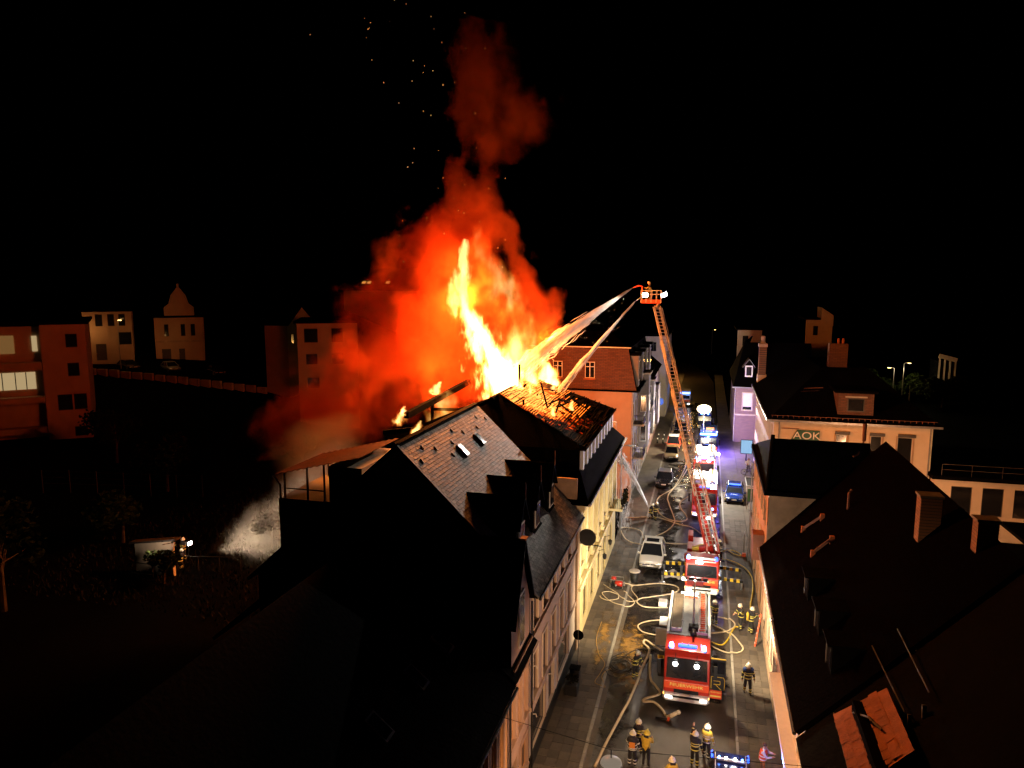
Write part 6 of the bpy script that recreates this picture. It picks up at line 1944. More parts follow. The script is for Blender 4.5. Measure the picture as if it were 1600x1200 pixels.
# ================================================================ HOSES AND STREET THINGS
HP = {
'h1':[(-4.44,31.26),(-3.93,34.5),(-3.36,37.72),(-2.99,41.17),(-2.77,43.11),(-3.22,43.92),(-3.13,44.35),(-2.57,43.82),(-1.76,43.0)],
'h2':[(-2.66,42.49),(-2.46,39.91),(-2.11,39.12),(-1.83,38.35),(-2.57,37.63),(-2.6,37.32),(-2.11,37.45),(-1.69,36.97),(-1.39,36.39)],
'h3':[(-1.75,47.66),(-3.09,47.14),(-3.77,46.34),(-3.5,45.53),(-2.67,45.24),(-1.89,45.34)],
'h4':[(-5.69,52.74),(-4.76,52.72),(-2.97,53.6),(-1.74,53.55),(-1.34,52.9),(-1.82,52.02),(-3.1,51.13),(-4.02,50.52),(-4.17,49.78),(-3.54,49.21),(-1.99,49.53)],
'h5':[(-7.0,52.2),(-5.81,50.92),(-5.53,50.39),(-5.04,50.0),(-4.54,49.99),(-4.23,50.3),(-4.2,50.6),(-4.49,51.28),(-4.81,51.98),(-4.86,52.44),(-4.79,52.7),(-5.08,52.7),(-5.64,52.96)],
'h5b':[(-5.68,50.65),(-6.3,50.94),(-6.73,50.82),(-6.84,50.48),(-6.35,49.71),(-5.75,49.15),(-5.11,48.93),(-4.58,49.18),(-4.37,49.75),(-4.51,50.22),(-5.03,51.06),(-5.32,51.36)],
'h5c':[(-5.61,50.52),(-5.57,49.93),(-5.87,49.62),(-6.32,49.43),(-6.76,49.68),(-6.93,50.0)],
'h6':[(.85,49.05),(2.04,48.86),(2.55,48.07),(2.26,47.11),(.85,46.33)],
'h6b':[(.85,47.96),(2.0,47.03),(2.83,45.31),(2.93,44.54),(2.54,44.05),(1.93,44.14),(.88,44.81)],
'y1':[(.88,45.35),(1.58,45.02),(1.97,45.61),(2.53,47.47),(2.82,47.55)],
'y2':[(1.72,61.81),(2.79,62.11),(3.39,61.5),(3.46,61.02),(2.94,61.26),(2.52,61.9)],
'y3':[(1.7,60.54),(2.38,59.75),(3.05,59.22),(3.7,58.28),(4.1,56.7),(4.12,55.09),(4.05,53.85),(3.9,52.5),(3.75,51.0),(3.6,47.6)],
'h7':[(-2.23,101.36),(-2.73,100.64),(-2.06,97.37),(-2.05,90.3),(-2.87,81.83),(-3.46,77.75),(-3.22,74.81),(-2.53,70.63),(-2.37,68.67),(-2.92,66.15),(-3.83,64.34)],
'h8':[(-1.74,89.98),(-2.75,81.83),(-4.36,76.89),(-4.41,73.91),(-3.99,71.28),(-2.95,69.5),(-1.7,69.24),(-1.2,70.48),(-1.93,73.47),(-2.01,75.73),(-1.1,78.36)],
'h9':[(-4.58,70.2),(-3.4,69.37),(-1.97,68.29),(-0.75,67.67),(0.15,66.09)],
'h10':[(-4.92,63.39),(-5.36,65.03),(-6.61,65.6),(-7.15,65.2),(-7.1,64.53),(-6.24,62.18),(-4.9,61.52),(-3.15,62.61),(-2.03,62.71),(-0.79,63.05)],
'h11':[(-4.67,69.64),(-6.18,68.87),(-7.2,68.69)],
'blk':[(-4.31,42.52),(-4.99,41.52),(-4.65,40.46),(-3.67,40.21),(-4.34,39.45),(-5.16,39.95),(-4.56,41.25),(-3.74,42.84),(-2.58,43.4)],
'org':[(-6.23,45.99),(-6.23,43.69),(-5.81,41.7),(-5.26,40.67),(-5.37,39.52),(-5.51,38.42),(-4.92,38.24),(-5.25,39.2),(-4.84,40.41)],
}
HL = {'h1': 'long pale hose running from the bottom edge up to the nearest engine', 'h2': 'kinked flat pale hose left of the nearest engine ending at a standpipe', 'h3': 'single pale hose loop left of the nearest engine body', 'h4': 'pale hose in a large S between nearest engine and ladder truck', 'h5': 'pale hose from the yellow wall curling past the pump', 'h5b': 'pale hose looped wide around the portable pump', 'h5c': 'short pale hose arc beside the yellow wall', 'h6': 'upper pale hose loop right of the nearest engine', 'h6b': 'lower pale hose loop right of the nearest engine', 'y1': 'short yellow hose right of the nearest engine', 'y2': 'yellow hose eye beside the turntable', 'y3': 'long yellow hose from the ladder truck along the right wall', 'h7': 'pale hose winding down the street past the black estate car', 'h8': 'pale hose loop in front of the third engine', 'h9': 'pale hose from the jet crew to the ladder truck', 'h10': 'pale hose loop on the left pavement behind the white car', 'h11': 'hose from the jet crew to the left house wall', 'blk': 'black hose bundle on the road left of the nearest engine', 'org': 'thin ochre rope tangled along the left kerb'}
def gnd(x, y):
    return .125 if (x < -5.05 or x > 2.2) else .004
for i, (k, p) in enumerate(HP.items()):
    r = .035 if k in ('blk', 'h5', 'h5b', 'h5c') else (.018 if k == 'org' else (.075 if k in ('h1', 'h2') else .055))
    m = 'hose_yellow' if k[0] == 'y' else ('hose_black' if k == 'blk' else ('rope_orange' if k == 'org' else 'hose_cream'))
    sp_ = smoothpath([(x, y, 0) for x, y in p], 8)
    n = len(sp_)
    pts = []
    zprev = None
    for j, q in enumerate(sp_):
        zt = gnd(q.x, q.y) + r + .012 * (i % 4)
        zprev = zt if zprev is None else zprev + (zt - zprev) * .6
        w = .03 * noise.noise((q.x * .9 + i, q.y * .9, i))
        pts.append((q.x + w, q.y + w, max(zt, zprev)))
    tag(MB().tube(pts, r, 8, flat=.75).build('hose', m, smooth=True, loc=pts[0]), HL[k], 'hose', 'fire hoses')
# extra loose coils of the black hose
cl_ = MB()
for k in range(3):
    cl_.tube([(-4.5 + .15 * k + (.55 + .1 * k) * math.cos(t * .35), 40.6 + .2 * k + (.6 + .12 * k) * math.sin(t * .35), .05 + .03 * k) for t in range(19)], .03, 6)
tag(cl_.build('hose', 'hose_black', smooth=True, loc=(-4.5, 40.6, 0)), 'coil of black hose at the feet of the bending firefighter', 'hose', 'fire hoses')
# wet patches whose ochre colour carries the yellow light falling there
litp = blob('lit_wet_patch', (-4.0, 43.0), 1.3, 4.2, .0085, 'tan', road, seed=4.2, amp=.55)
blob('lit_wet_patch', (-3.6, 39.8), 1.0, 1.8, .0095, 'tan', road, seed=8.2, amp=.6)
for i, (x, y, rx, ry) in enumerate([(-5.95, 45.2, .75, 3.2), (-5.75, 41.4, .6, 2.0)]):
    tag(blob('lit_wet_paving', (x, y), rx, ry, .129, 'tan', seed=i + 1.3, amp=.6), 'wet area of the left pavement coloured as lit yellow, %s patch' % ('farther large' if i == 0 else 'nearer small'), 'tan', kind='stuff')

# standpipe with hose couplings
sp = empty('standpipe', (-1.2, 36.1, 0), 'pale hydrant standpipe with couplings in front of the nearest engine', 'standpipe')
MB().tube([(-1.3, 36.25, .05), (-1.1, 36.1, .25), (-.8, 36.2, .42)], [.09, .12, .1], 8).build('pipe', 'hose_cream', sp)
MB().sphere((-.72, 36.24, .44), .12, 8, 6).build('valve', 'hose_cream', sp)
MB().bar((-1.9, 36.1, .06), (-1.3, 36.05, .08), .1, .08).build('key', 'black_metal', sp)
MB().tube([(-1.2, 36.0, .2), (-1.25, 35.85, .1)], .07, 8).build('coupling', 'vest_red', sp)
# portable pump on the left pavement
pu = empty('portable_pump', (-5.9, 52.0, .12), 'red portable pump with chrome couplings beside the yellow wall', 'pump')
MB().box(-6.35, -5.5, 51.6, 52.3, .2, .30).build('base_frame', 'black_metal', pu, bevel=.02)
MB().lathe([(.12, -.3), (.22, -.24), (.22, .24), (.12, .3)], 14, (-5.75, 51.75, .55), axis='X').build('engine', 'fire_red', pu, smooth=True)
MB().lathe([(.1, 0), (.2, .03), (.2, .2), (.1, .25)], 14, (-6.2, 52.2, .62)).build('tank', 'fire_red', pu, smooth=True)
hnd = MB()
for s in (51.6, 52.3):
    hnd.tube([(-6.4, s, .25), (-6.4, s, .85), (-5.45, s, .85), (-5.45, s, .25)], .025, 6)
hnd.build('carry_frame', 'steel', pu)
for (x, y) in ((-5.4, 51.7), (-5.45, 52.1), (-6.0, 51.45)):
    MB().lathe([(.06, 0), (.09, .02), (.09, .1), (.06, .12)], 10, (x, y, .5), axis='X').build('coupling', 'steel', pu)
MB().lathe([(.05, 0), (.16, .02), (.16, .14), (.05, .16)], 12, (-6.5, 52.6, .25), axis='Y').build('wheel', 'rubber', pu)
# round bin table near the white car
bn = empty('litter_bin', (-4.75, 53.6, 0), 'round black bin with pale lid at the kerb in front of the white car', 'bin')
MB().lathe([(.28, 0), (.3, .05), (.34, .85)], 18, (-4.75, 53.6, 0)).build('drum', 'black_metal', bn, smooth=True)
MB().lathe([(.42, .86), (.45, .9), (.40, .96), (.1, .99)], 18, (-4.75, 53.6, 0)).build('lid', 'frame_pale', bn)
# loose case on the road, tarpaulin by the ladder truck
bx = empty('white_case', (-2.35, 50.1, 0), 'small white case on the road beside the S shaped hose', 'case')
MB().box(-2.65, -2.05, 49.7, 50.4, .01, .35).build('box', 'truck_white', bx, bevel=.03)
MB().box(-2.6, -2.1, 49.75, 50.35, .352, .38).build('lid', 'frame_pale', bx)
tp_ = MB()
rr = random.Random(9)
for i in range(9):
    for j in range(7):
        x, y = -2.55 + i * .16, 54.8 + j * .22
        tp_.v.append((x, y, .05 + .55 * math.exp(-((i - 4) ** 2 / 7 + (j - 3) ** 2 / 6)) + rr.uniform(0, .07)))
tp_.f = [(j + 7 * i, j + 1 + 7 * i, j + 8 + 7 * i, j + 7 + 7 * i) for i in range(8) for j in range(6)]
tp_.mi = [0] * len(tp_.f)
tag(tp_.build('tarpaulin', 'frame_pale', loc=(-2, 55.5, 0)), 'crumpled pale tarpaulin between white car and ladder truck', 'tarpaulin')
# lamp posts
def post(name, label, x, y, hgt, arm=None, head=None, z=.1, r=.06, m='zinc', lit=False, group=None, cat='lamp post'):
    t = empty(name, (x, y, z), label, cat, group)
    MB().tube([(x, y, z), (x, y, z + .9), (x, y, z + hgt)], [r * 1.5, r, r * .75], 8).build('pole', m, t)
    if arm:
        MB().tube([(x, y, z + hgt), (x + arm * .3, y, z + hgt + .15), (x + arm, y, z + hgt + .2)], r * .6, 7).build('arm', m, t)
        hd_ = MB().obox((x + arm, y, z + hgt + .18), (.35, 0, 0), (0, .14, 0), (0, 0, .06)).build('lamp_head', m, t, bevel=.03)
        MB().obox((x + arm, y, z + hgt + .11), (.28, 0, 0), (0, .1, 0), (0, 0, .015)).build('lamp_glass', 'sodium_glow' if lit else 'frame_pale', hd_)
    return t
post('street_lamp', 'unlit lamp post with curved arm at the far corner of the burning house', -6.95, 62.5, 8.6, .9, lit=False)
post('signal_pole', 'tall plain grey pole on the right pavement beside the ladder truck', 4.05, 60.3, 8.4, None, cat='pole')
lp = post('street_lamp', 'lit sodium lamp beyond the bend at the end of the street', 1.8, 250, 8, .8, lit=True, z=0, r=.12)
lamp('sodium_light', 'POINT', (-9, 178, 6.5), (1, .5, .12), 2600, size=.3)
lamp('sodium_light', 'POINT', (-3.2, 150, 7.5), (1, .5, .12), 500, size=.3)
for i, (x, lb) in enumerate(((35.0, 'left and lower of two lit street lamps by the far green tree'), (36.6, 'right and taller of two lit street lamps by the far green tree'))):
    y = 150
    zz = ground_z(x, y)
    post('street_lamp', lb, x, y, (7.2 if i == 0 else 8.2) - zz, -.9 if i == 0 else .9, lit=True, z=zz, r=.09)
    lamp('lamp_light', 'POINT', (x + (-.9 if i == 0 else .9), y - .1, 7.0), (1, .78, .38), 420, size=.2)
lamp('lamp_light', 'POINT', (-92, 88.5, 16.0), (1, .5, .15), 110, size=.2)
lamp('lamp_light', 'POINT', (-84, 94, 14.4), (1, .5, .15), 70, size=.2)
hl_ = post('street_lamp', 'small lit lamp in front of the ochre hill house', -88.8, 91, 7.5, .4, lit=True, z=ground_z(-88.8, 91), r=.06)
# lamp hung on a wire across the street, seen from above
pd = empty('pendant_street_lamp', (-2.68, 22.9, 6.4), 'white pendant street lamp on a wire at the bottom edge, seen from above', 'street lamp')
MB().lathe([(.03, .20), (.10, .19), (.24, .14), (.36, .06), (.38, 0)], 24, (-2.68, 22.9, 6.45)).build('lamp_shade', 'lamp_shade', pd, smooth=True)
MB().sphere((-2.68, 22.9, 6.44), (.2, .2, .1), 12, 6).build('bulb', 'soft_glow', pd)
MB().tube([(-7.3, 22.9, 7.6), (-2.68, 22.9, 6.95), (4.2, 22.9, 7.6)], .012, 4).build('span_wire', 'black_metal', pd)
MB().tube([(-2.68, 22.9, 6.63), (-2.68, 22.9, 6.96)], .02, 5).build('hanger', 'black_metal', pd)
lamp('pendant_light', 'SPOT', (-2.68, 22.9, 6.3), (1, .55, .26), 4600, (-1.0, 33, 0), .2, 150, .5)
# parked cars and low wall in front of the hillside houses
for i, (x, y, a, lb) in enumerate(((-86.5, 91.5, 70, 'dark car parked below the ochre two storey hill house'), (-81.5, 94.5, 62, 'dark car parked between the two ochre hill houses'), (-75.5, 97.5, 58, 'dark car parked right of the gabled hill house'))):
    car('parked_car', lb, x, y, 1.85, 4.3, 1.5, ('car_black', 'car_silver', 'car_blue')[i], rz=R(a), ground=ground_z(x, y) + .1, group='cars on the hillside')
hw = empty('retaining_wall', (-78, 90, ground_z(-78, 90)), 'low stone retaining wall under the hillside car park', 'wall')
hw['kind'] = 'thing'
for k in range(16):
    x = -91 + k * 1.6
    y = 86.5 + k * .55
    MB().box(x, x + 1.57, y, y + .4, ground_z(x, y) - .5, ground_z(x, y) + .8 + .05 * (k % 3)).build('wall_block', 'sandstone', hw)
# round traffic sign and planter on the left pavement
sg2 = empty('traffic_sign', (-6.65, 39.1, .12), 'round traffic sign seen from behind on a post by the pink house', 'sign')
MB().tube([(-6.65, 39.1, .12), (-6.65, 39.1, 2.9)], .03, 7).build('post', 'zinc', sg2)
MB().lathe([(.31, -.012), (.31, .012)], 24, (-6.65, 39.06, 2.6), axis='Y').build('disc', 'slate_dark', sg2)
MB().bar((-6.65, 39.045, 2.3), (-6.65, 39.045, 2.9), .07, .02).build('mount_strip', 'slate', sg2)
pl_ = empty('planter', (-6.6, 37.2, .12), 'dark box planter with dry plant at the pink house', 'planter')
MB().box(-7.0, -6.3, 36.7, 37.6, .12, .75).build('box', 'black_metal', pl_, bevel=.03)
pm = MB()
leafball(pm, (-6.65, 37.15, .9), .36, 160, .08, random.Random(2))
pm.build('plant', 'leaf_dry', pl_)
pl2 = empty('planter', (-6.7, 38.7, .12), 'small dark bin at the foot of the round traffic sign', 'planter')
MB().box(-7.0, -6.45, 38.3, 38.8, .12, .8).build('box', 'black_metal', pl2, bevel=.03)
MB().box(-7.03, -6.42, 38.27, 38.83, .8, .86).build('lid', 'slate_dark', pl2)
# red ladder section leaning at the right wall
rt = empty('red_tool', (3.75, 45.6, .12), 'red perforated rail leaning against the right wall behind the firefighters', 'tool')
MB().bar((3.7, 45.3, .13), (4.05, 46.1, 2.0), .1, .05).build('rail', 'vest_red', rt)
for k in range(6):
    t = .1 + k * .15
    MB().obox((3.66 + .35 * t, 45.28 + .8 * t, .15 + 1.87 * t), (.012, 0, 0), (0, .02, .03), (0, .03, -.02)).build('hole', 'truck_white', rt)
# shelters and ticket machine on the right
def shelter(label, x0, x1, y0, y1, hgt, panel=None):
    s = empty('bus_shelter', ((x0 + x1) / 2, (y0 + y1) / 2, .1), label, 'shelter', 'shelters on the right pavement')
    for x in (x0 + .06, x1 - .06):
        for y in (y0 + .06, y1 - .06):
            MB().bar((x, y, .1), (x, y, hgt), .07).build('post', 'zinc', s)
    MB().box(x0, x1, y0, y1, hgt, hgt + .1).build('roof', 'black_metal', s, bevel=.02)
    rm = MB()
    for (a, b_) in (((x0, y0), (x1, y0)), ((x0, y0), (x0, y1)), ((x1, y0), (x1, y1)), ((x0, y1), (x1, y1))):
        rm.bar((*a, hgt + .12), (*b_, hgt + .12), .08)
    rm.build('roof_rim', 'alu', s)
    MB().box(x0 + .1, x1 - .1, y1 - .08, y1 - .06, .4, hgt - .1).build('back_panel', 'frame_pale', s)
    if panel:
        MB().box(x0 + .1, x0 + (x1 - x0) * .55, y0 + .02, y0 + .05, 1.0, hgt - .15).build('poster', panel, s)
    return s
shelter('shelter with green poster beside the police car', 4.55, 6.4, 74.6, 78.2, 2.5, 'bin_green')
shelter('open dark roofed shelter beyond the ladder truck on the right', 4.4, 5.5, 62.5, 66.2, 2.4)
info = empty('info_screen', (5.6, 96.5, .1), 'bright blue information screen at the office entrance', 'screen')
MB().bar((5.6, 96.5, .1), (5.6, 96.5, 1.0), .12).build('stand', 'black_metal', info)
MB().box(4.85, 6.35, 96.4, 96.5, 1.0, 2.9).build('case', 'black_metal', info)
MB().box(4.92, 6.28, 96.37, 96.395, 1.08, 2.82).build('display', 'screen_glow', info)
bk_ = empty('bicycle', (5.6, 88.9, .1), 'bicycle leaning at the rack on the forecourt', 'bicycle')
for k, yy in enumerate((0, 1.05)):
    x0 = 5.0 + yy
    rim = MB()
    rim.tube([(x0 + .34 * math.cos(t * math.pi / 10), 88.9, .46 + .34 * math.sin(t * math.pi / 10)) for t in range(21)], .022, 6, cap=False)
    wo_ = rim.build('wheel', 'rubber', bk_)
    spk = MB()
    for q in range(8):
        a = q * math.pi / 8
        spk.bar((x0 - .33 * math.cos(a), 88.9, .46 - .33 * math.sin(a)), (x0 + .33 * math.cos(a), 88.9, .46 + .33 * math.sin(a)), .006)
    spk.build('spokes', 'steel', wo_)
fr_ = MB()
for a, b_ in (((5.0, .46), (5.4, .95)), ((5.4, .95), (5.9, .95)), ((5.4, .45), (5.9, .95)), ((5.4, .45), (5.35, 1.0)), ((5.0, .46), (5.4, .45)), ((5.9, 1.05), (6.05, .46))):
    fr_.tube([(a[0], 88.9, a[1]), (b_[0], 88.9, b_[1])], .025, 6)
fr_.build('frame', 'black_metal', bk_)
MB().tube([(5.85, 88.65, 1.12), (5.9, 88.9, 1.1), (5.85, 89.15, 1.12)], .02, 6).build('handlebar', 'black_metal', bk_)
MB().box(5.22, 5.48, 88.83, 88.97, 1.02, 1.08).build('saddle', 'black_metal', bk_, bevel=.02)
rk = empty('bicycle_rack', (5.3, 87.6, .1), 'tubular bicycle rack with two hoops on the forecourt', 'rack')
for x in (5.0, 5.9):
    MB().tube([(x, 87.6, .1), (x + .2, 87.6, .9), (x + .7, 87.6, .9), (x + .9, 87.6, .1)], .03, 6).build('hoop', 'black_metal', rk)
for i, (x, y) in enumerate(((-6.4, 104), (-5.6, 104), (-6.4, 107), (-5.6, 107))):
    c = empty('bollard', (x, y, .12), '%s %s bollard of four on the left pavement far up the street' % (('near', 'far')[i // 2], ('left', 'right')[i % 2]), 'bollard', 'bollards')
    MB().lathe([(.14, 0), (.14, .1), (.09, .16), (.09, .85), (.12, .9), (.12, 1.0), (.03, 1.06)], 12, (x, y, .12)).build('shaft', 'black_metal', c)
    MB().lathe([(.095, .6), (.095, .75)], 12, (x, y, .12)).build('band', 'reflect_silver', c)
# barrier trestle at the right of the ladder truck
tr_ = empty('trestle', (4.0, 61.5, .12), 'thin metal trestle with red foot between shelter and ladder truck', 'trestle')
for yy in (61.2, 62.0):
    MB().bar((3.75, yy, .12), (3.75, yy, 2.0), .06).build('leg', 'zinc', tr_)
MB().bar((3.75, 61.2, 2.0), (3.75, 62.0, 2.0), .06).build('top_bar', 'zinc', tr_)
MB().box(3.6, 3.9, 61.0, 61.3, .12, .4).build('foot', 'vest_red', tr_)
# ================================================================ WATER, FIRE, SMOKE
def water_mat():
    m = bpy.data.materials.new('water_spray')
    m.use_nodes = True
    nt = m.node_tree
    nt.nodes.clear()
    out = nt.nodes.new('ShaderNodeOutputMaterial')
    mix = nt.nodes.new('ShaderNodeMixShader')
    tr = nt.nodes.new('ShaderNodeBsdfTransparent')
    df = nt.nodes.new('ShaderNodeBsdfDiffuse')
    df.inputs['Color'].default_value = (.9, .9, .92, 1)
    tl = nt.nodes.new('ShaderNodeBsdfTranslucent')
    tl.inputs['Color'].default_value = (.95, .95, .97, 1)
    ad = nt.nodes.new('ShaderNodeMixShader')
    nt.links.new(df.outputs[0], ad.inputs[1])
    nt.links.new(tl.outputs[0], ad.inputs[2])
    mix.inputs[0].default_value = .42
    nt.links.new(tr.outputs[0], mix.inputs[1])
    nt.links.new(ad.outputs[0], mix.inputs[2])
    nt.links.new(mix.outputs[0], out.inputs[0])
    return m
M['water'] = water_mat()
def jet(label, a, b, sag, r0, r1, n, seed, droop=0.0, frac=1.0):
    """a bundle of broken water strands that spread along a ballistic arc"""
    rr = random.Random(seed)
    a, b = V(a), V(b)
    d = b - a
    sx = d.cross(V((0, 0, 1))).normalized()
    sz = sx.cross(d).normalized()
    def P(t):
        return a + d * t + V((0, 0, 4 * sag * t * (1 - t)))
    mb = MB()
    for i in range(n):
        ang = rr.uniform(0, 6.283)
        q = abs(rr.gauss(0, .5))
        t0 = rr.random() ** 1.15 * .93
        t1 = min(frac, t0 + rr.uniform(.06, .22))
        pts = []
        rs = []
        for k in range(5):
            t = t0 + (t1 - t0) * k / 4
            rad = (r0 + (r1 - r0) * t ** 1.2) * q
            dr = -droop * max(0, t) ** 2 * rr.uniform(0, 1) if q > .6 else 0
            pts.append(P(t) + sx * math.cos(ang) * rad + sz * math.sin(ang) * rad + V((0, 0, dr)))
            rs.append((.016 + .034 * t) * (.2 if k in (0, 4) else 1))
        mb.tube(pts, rs, 3, cap=False)
    # fine droplets that fall out below the arc
    for i in range(n // 10):
        t = rr.uniform(.12, .95)
        p = P(t) + sx * rr.gauss(0, r1 * .5) + V((0, 0, -abs(rr.gauss(0, 1)) * (r1 * .9 + droop * .5)))
        e = rr.uniform(.012, .03)
        mb.add([p + V((e, 0, 0)), p + V((-e, 0, e)), p + V((0, e, -e)), p + V((0, -e, 0))], [(0, 1, 2), (0, 1, 3), (1, 2, 3)])
    return tag(mb.build('water_jet', 'water', loc=a), label, 'water jet', 'water jets')
J1a = WB + V((-1.8, -.36, 1.33))
jet('upper wide water jet from the rescue basket into the flames', J1a, (-14.0, 53.0, 16.6), .15, .05, .85, 1800, 1, .5)
J2a = WB + V((-1.45, -.82, .15))
jet('lower narrow water jet from the rescue basket onto the burning roof', J2a, (-10.9, 53.5, 14.9), .12, .04, .30, 600, 2, .2)
jet('white water jet from the street crew up the wall of the burning house', (-5.0, 70.2, .9), (-7.5, 64.4, 7.6), .3, .05, .42, 1200, 3, .3)
tag_sp = MB()
rr = random.Random(12)
for i in range(900):
    # water running back down and splashing on the pavement
    x, y = -6.9 + rr.gauss(0, .35), 65.0 + rr.gauss(0, .8)
    z0 = rr.uniform(.2, 6.5)
    l = rr.uniform(.15, .6)
    e = .010
    tag_sp.add([(x - e, y, z0), (x + e, y, z0), (x + rr.gauss(0, .03), y, z0 - l)], [(0, 1, 2)])
tag(tag_sp.build('falling_water', 'water', loc=(-6.9, 65, 0)), 'water streaming down beside the far corner of the burning house', 'water', kind='stuff')
lamp('nozzle_light', 'SPOT', (-2.2, 72.4, 2.6), (1, .95, .88), 4000, (-6.6, 66.5, 4.0), .1, 75, .6)

# ---------------------------------------------------------------- volume fields
def field_volume(name, cols, flame, warp, wscale, nscale, ndetail, amp, stretch=1.0, dens=.3, thr=0.0, soft=.5, colour=(.6, .6, .6), estr=0, step=None, aniso=.1, absorb=None, seed=0.0, thin=None, cool=None):
    """density from several upright columns: each a list of (z, x, y, radius); world coordinates"""
    m = bpy.data.materials.new(name)
    m.use_nodes = True
    nt = m.node_tree
    nt.nodes.clear()
    N, Lk = nt.nodes.new, nt.links.new
    out = N('ShaderNodeOutputMaterial')
    geo = N('ShaderNodeNewGeometry')
    pos = geo.outputs['Position']
    def math_(op, a, b=None, c=None):
        n = N('ShaderNodeMath')
        n.operation = op
        for i, q in enumerate((a, b, c)):
            if q is None:
                continue
            if isinstance(q, (int, float)):
                n.inputs[i].default_value = q
            else:
                Lk(q, n.inputs[i])
        return n.outputs[0]
    def noise_(vec, sc, det, rough=.55):
        n = N('ShaderNodeTexNoise')
        n.inputs['Scale'].default_value = sc
        n.inputs['Detail'].default_value = det
        n.inputs['Roughness'].default_value = rough
        Lk(vec, n.inputs['Vector'])
        return n
    # domain warp
    mp0 = N('ShaderNodeMapping')
    mp0.inputs['Location'].default_value = (seed, seed * 1.7, seed * .3)
    mp0.inputs['Scale'].default_value = (1, 1, stretch)
    Lk(pos, mp0.inputs['Vector'])
    wn_ = noise_(mp0.outputs[0], wscale, 2)
    va = N('ShaderNodeVectorMath'); va.operation = 'SUBTRACT'
    Lk(wn_.outputs['Color'], va.inputs[0]); va.inputs[1].default_value = (.5, .5, .5)
    vs = N('ShaderNodeVectorMath'); vs.operation = 'SCALE'
    Lk(va.outputs[0], vs.inputs[0]); vs.inputs['Scale'].default_value = warp
    vp = N('ShaderNodeVectorMath'); vp.operation = 'ADD'
    Lk(pos, vp.inputs[0]); Lk(vs.outputs[0], vp.inputs[1])
    sep = N('ShaderNodeSeparateXYZ')
    Lk(vp.outputs[0], sep.inputs[0])
    px, py, pz_ = sep.outputs
    best = None
    for col in cols:
        z0, z1 = col[0][0], col[-1][0]
        t = math_('DIVIDE', math_('SUBTRACT', pz_, z0), z1 - z0)
        def curve(idx, lo, hi):
            fc = N('ShaderNodeFloatCurve')
            c = fc.mapping.curves[0]
            pts = [((p[0] - z0) / (z1 - z0), (p[idx] - lo) / (hi - lo)) for p in col]
            c.points[0].location = pts[0]
            c.points[1].location = pts[-1]
            for q in pts[1:-1]:
                c.points.new(*q)
            fc.mapping.update()
            Lk(t, fc.inputs['Value'])
            return math_('ADD', math_('MULTIPLY', fc.outputs[0], hi - lo), lo)
        xs_ = [p[1] for p in col]; ys_ = [p[2] for p in col]; rs_ = [p[3] for p in col]
        cx = curve(1, min(xs_) - .01, max(xs_) + .01)
        cyy = curve(2, min(ys_) - .01, max(ys_) + .01)
        cr_ = curve(3, 0, max(rs_))
        dx = math_('SUBTRACT', px, cx); dy = math_('SUBTRACT', py, cyy)
        dd = math_('SQRT', math_('ADD', math_('MULTIPLY', dx, dx), math_('MULTIPLY', dy, dy)))
        ins = math_('SUBTRACT', 1.0, math_('DIVIDE', dd, math_('MAXIMUM', cr_, .02)))
        # fade outside the column's height
        e0 = math_('MULTIPLY', t, 12.0); e1 = math_('MULTIPLY', math_('SUBTRACT', 1.0, t), 12.0)
        ins = math_('MINIMUM', ins, math_('MINIMUM', e0, e1))
        best = ins if best is None else math_('MAXIMUM', best, ins)
    n2 = noise_(mp0.outputs[0], nscale, ndetail, .6)
    f = math_('ADD', best, math_('MULTIPLY', math_('SUBTRACT', n2.outputs['Fac'], .5), amp))
    mr = N('ShaderNodeMapRange'); mr.interpolation_type = 'SMOOTHSTEP'
    Lk(f, mr.inputs['Value'])
    mr.inputs['From Min'].default_value = thr
    mr.inputs['From Max'].default_value = thr + soft
    d = mr.outputs[0]
    if not flame:
        # fade before the hull is reached
        me_ = N('ShaderNodeMapRange'); me_.interpolation_type = 'SMOOTHSTEP'
        Lk(best, me_.inputs['Value'])
        me_.inputs['From Min'].default_value, me_.inputs['From Max'].default_value = -.35, .12
        d = math_('MULTIPLY', d, me_.outputs[0])
    if flame:
        rp = N('ShaderNodeValToRGB')
        e = rp.color_ramp.elements
        e[0].position = 0; e[0].color = (.9, .06, .004, 1)
        e[1].position = 1; e[1].color = (1, .62, .20, 1)
        k = e.new(.35); k.color = (1, .16, .012, 1)
        k = e.new(.7); k.color = (1, .38, .05, 1)
        Lk(d, rp.inputs['Fac'])
        em = N('ShaderNodeEmission')
        Lk(rp.outputs[0], em.inputs['Color'])
        st_ = math_('MULTIPLY', math_('POWER', d, 1.8), estr)
        if cool:
            ck = N('ShaderNodeMapRange')
            Lk(pz_, ck.inputs['Value'])
            ck.inputs['From Min'].default_value, ck.inputs['From Max'].default_value = cool[0], cool[1]
            ck.inputs['To Min'].default_value, ck.inputs['To Max'].default_value = 1.0, cool[2]
            st_ = math_('MULTIPLY', st_, ck.outputs[0])
        Lk(st_, em.inputs['Strength'])
        Lk(em.outputs[0], out.inputs['Volume'])
    else:
        dn = math_('MULTIPLY', d, dens)
        if thin:
            th_ = N('ShaderNodeMapRange')
            Lk(pz_, th_.inputs['Value'])
            th_.inputs['From Min'].default_value, th_.inputs['From Max'].default_value = thin[0], thin[1]
            th_.inputs['To Min'].default_value, th_.inputs['To Max'].default_value = 1.0, thin[2]
            dn = math_('MULTIPLY', dn, th_.outputs[0])
        # soot: scatters warm, swallows green and blue with distance
        sc_ = N('ShaderNodeVolumeScatter')
        sc_.inputs['Color'].default_value = (*colour, 1)
        sc_.inputs['Anisotropy'].default_value = aniso
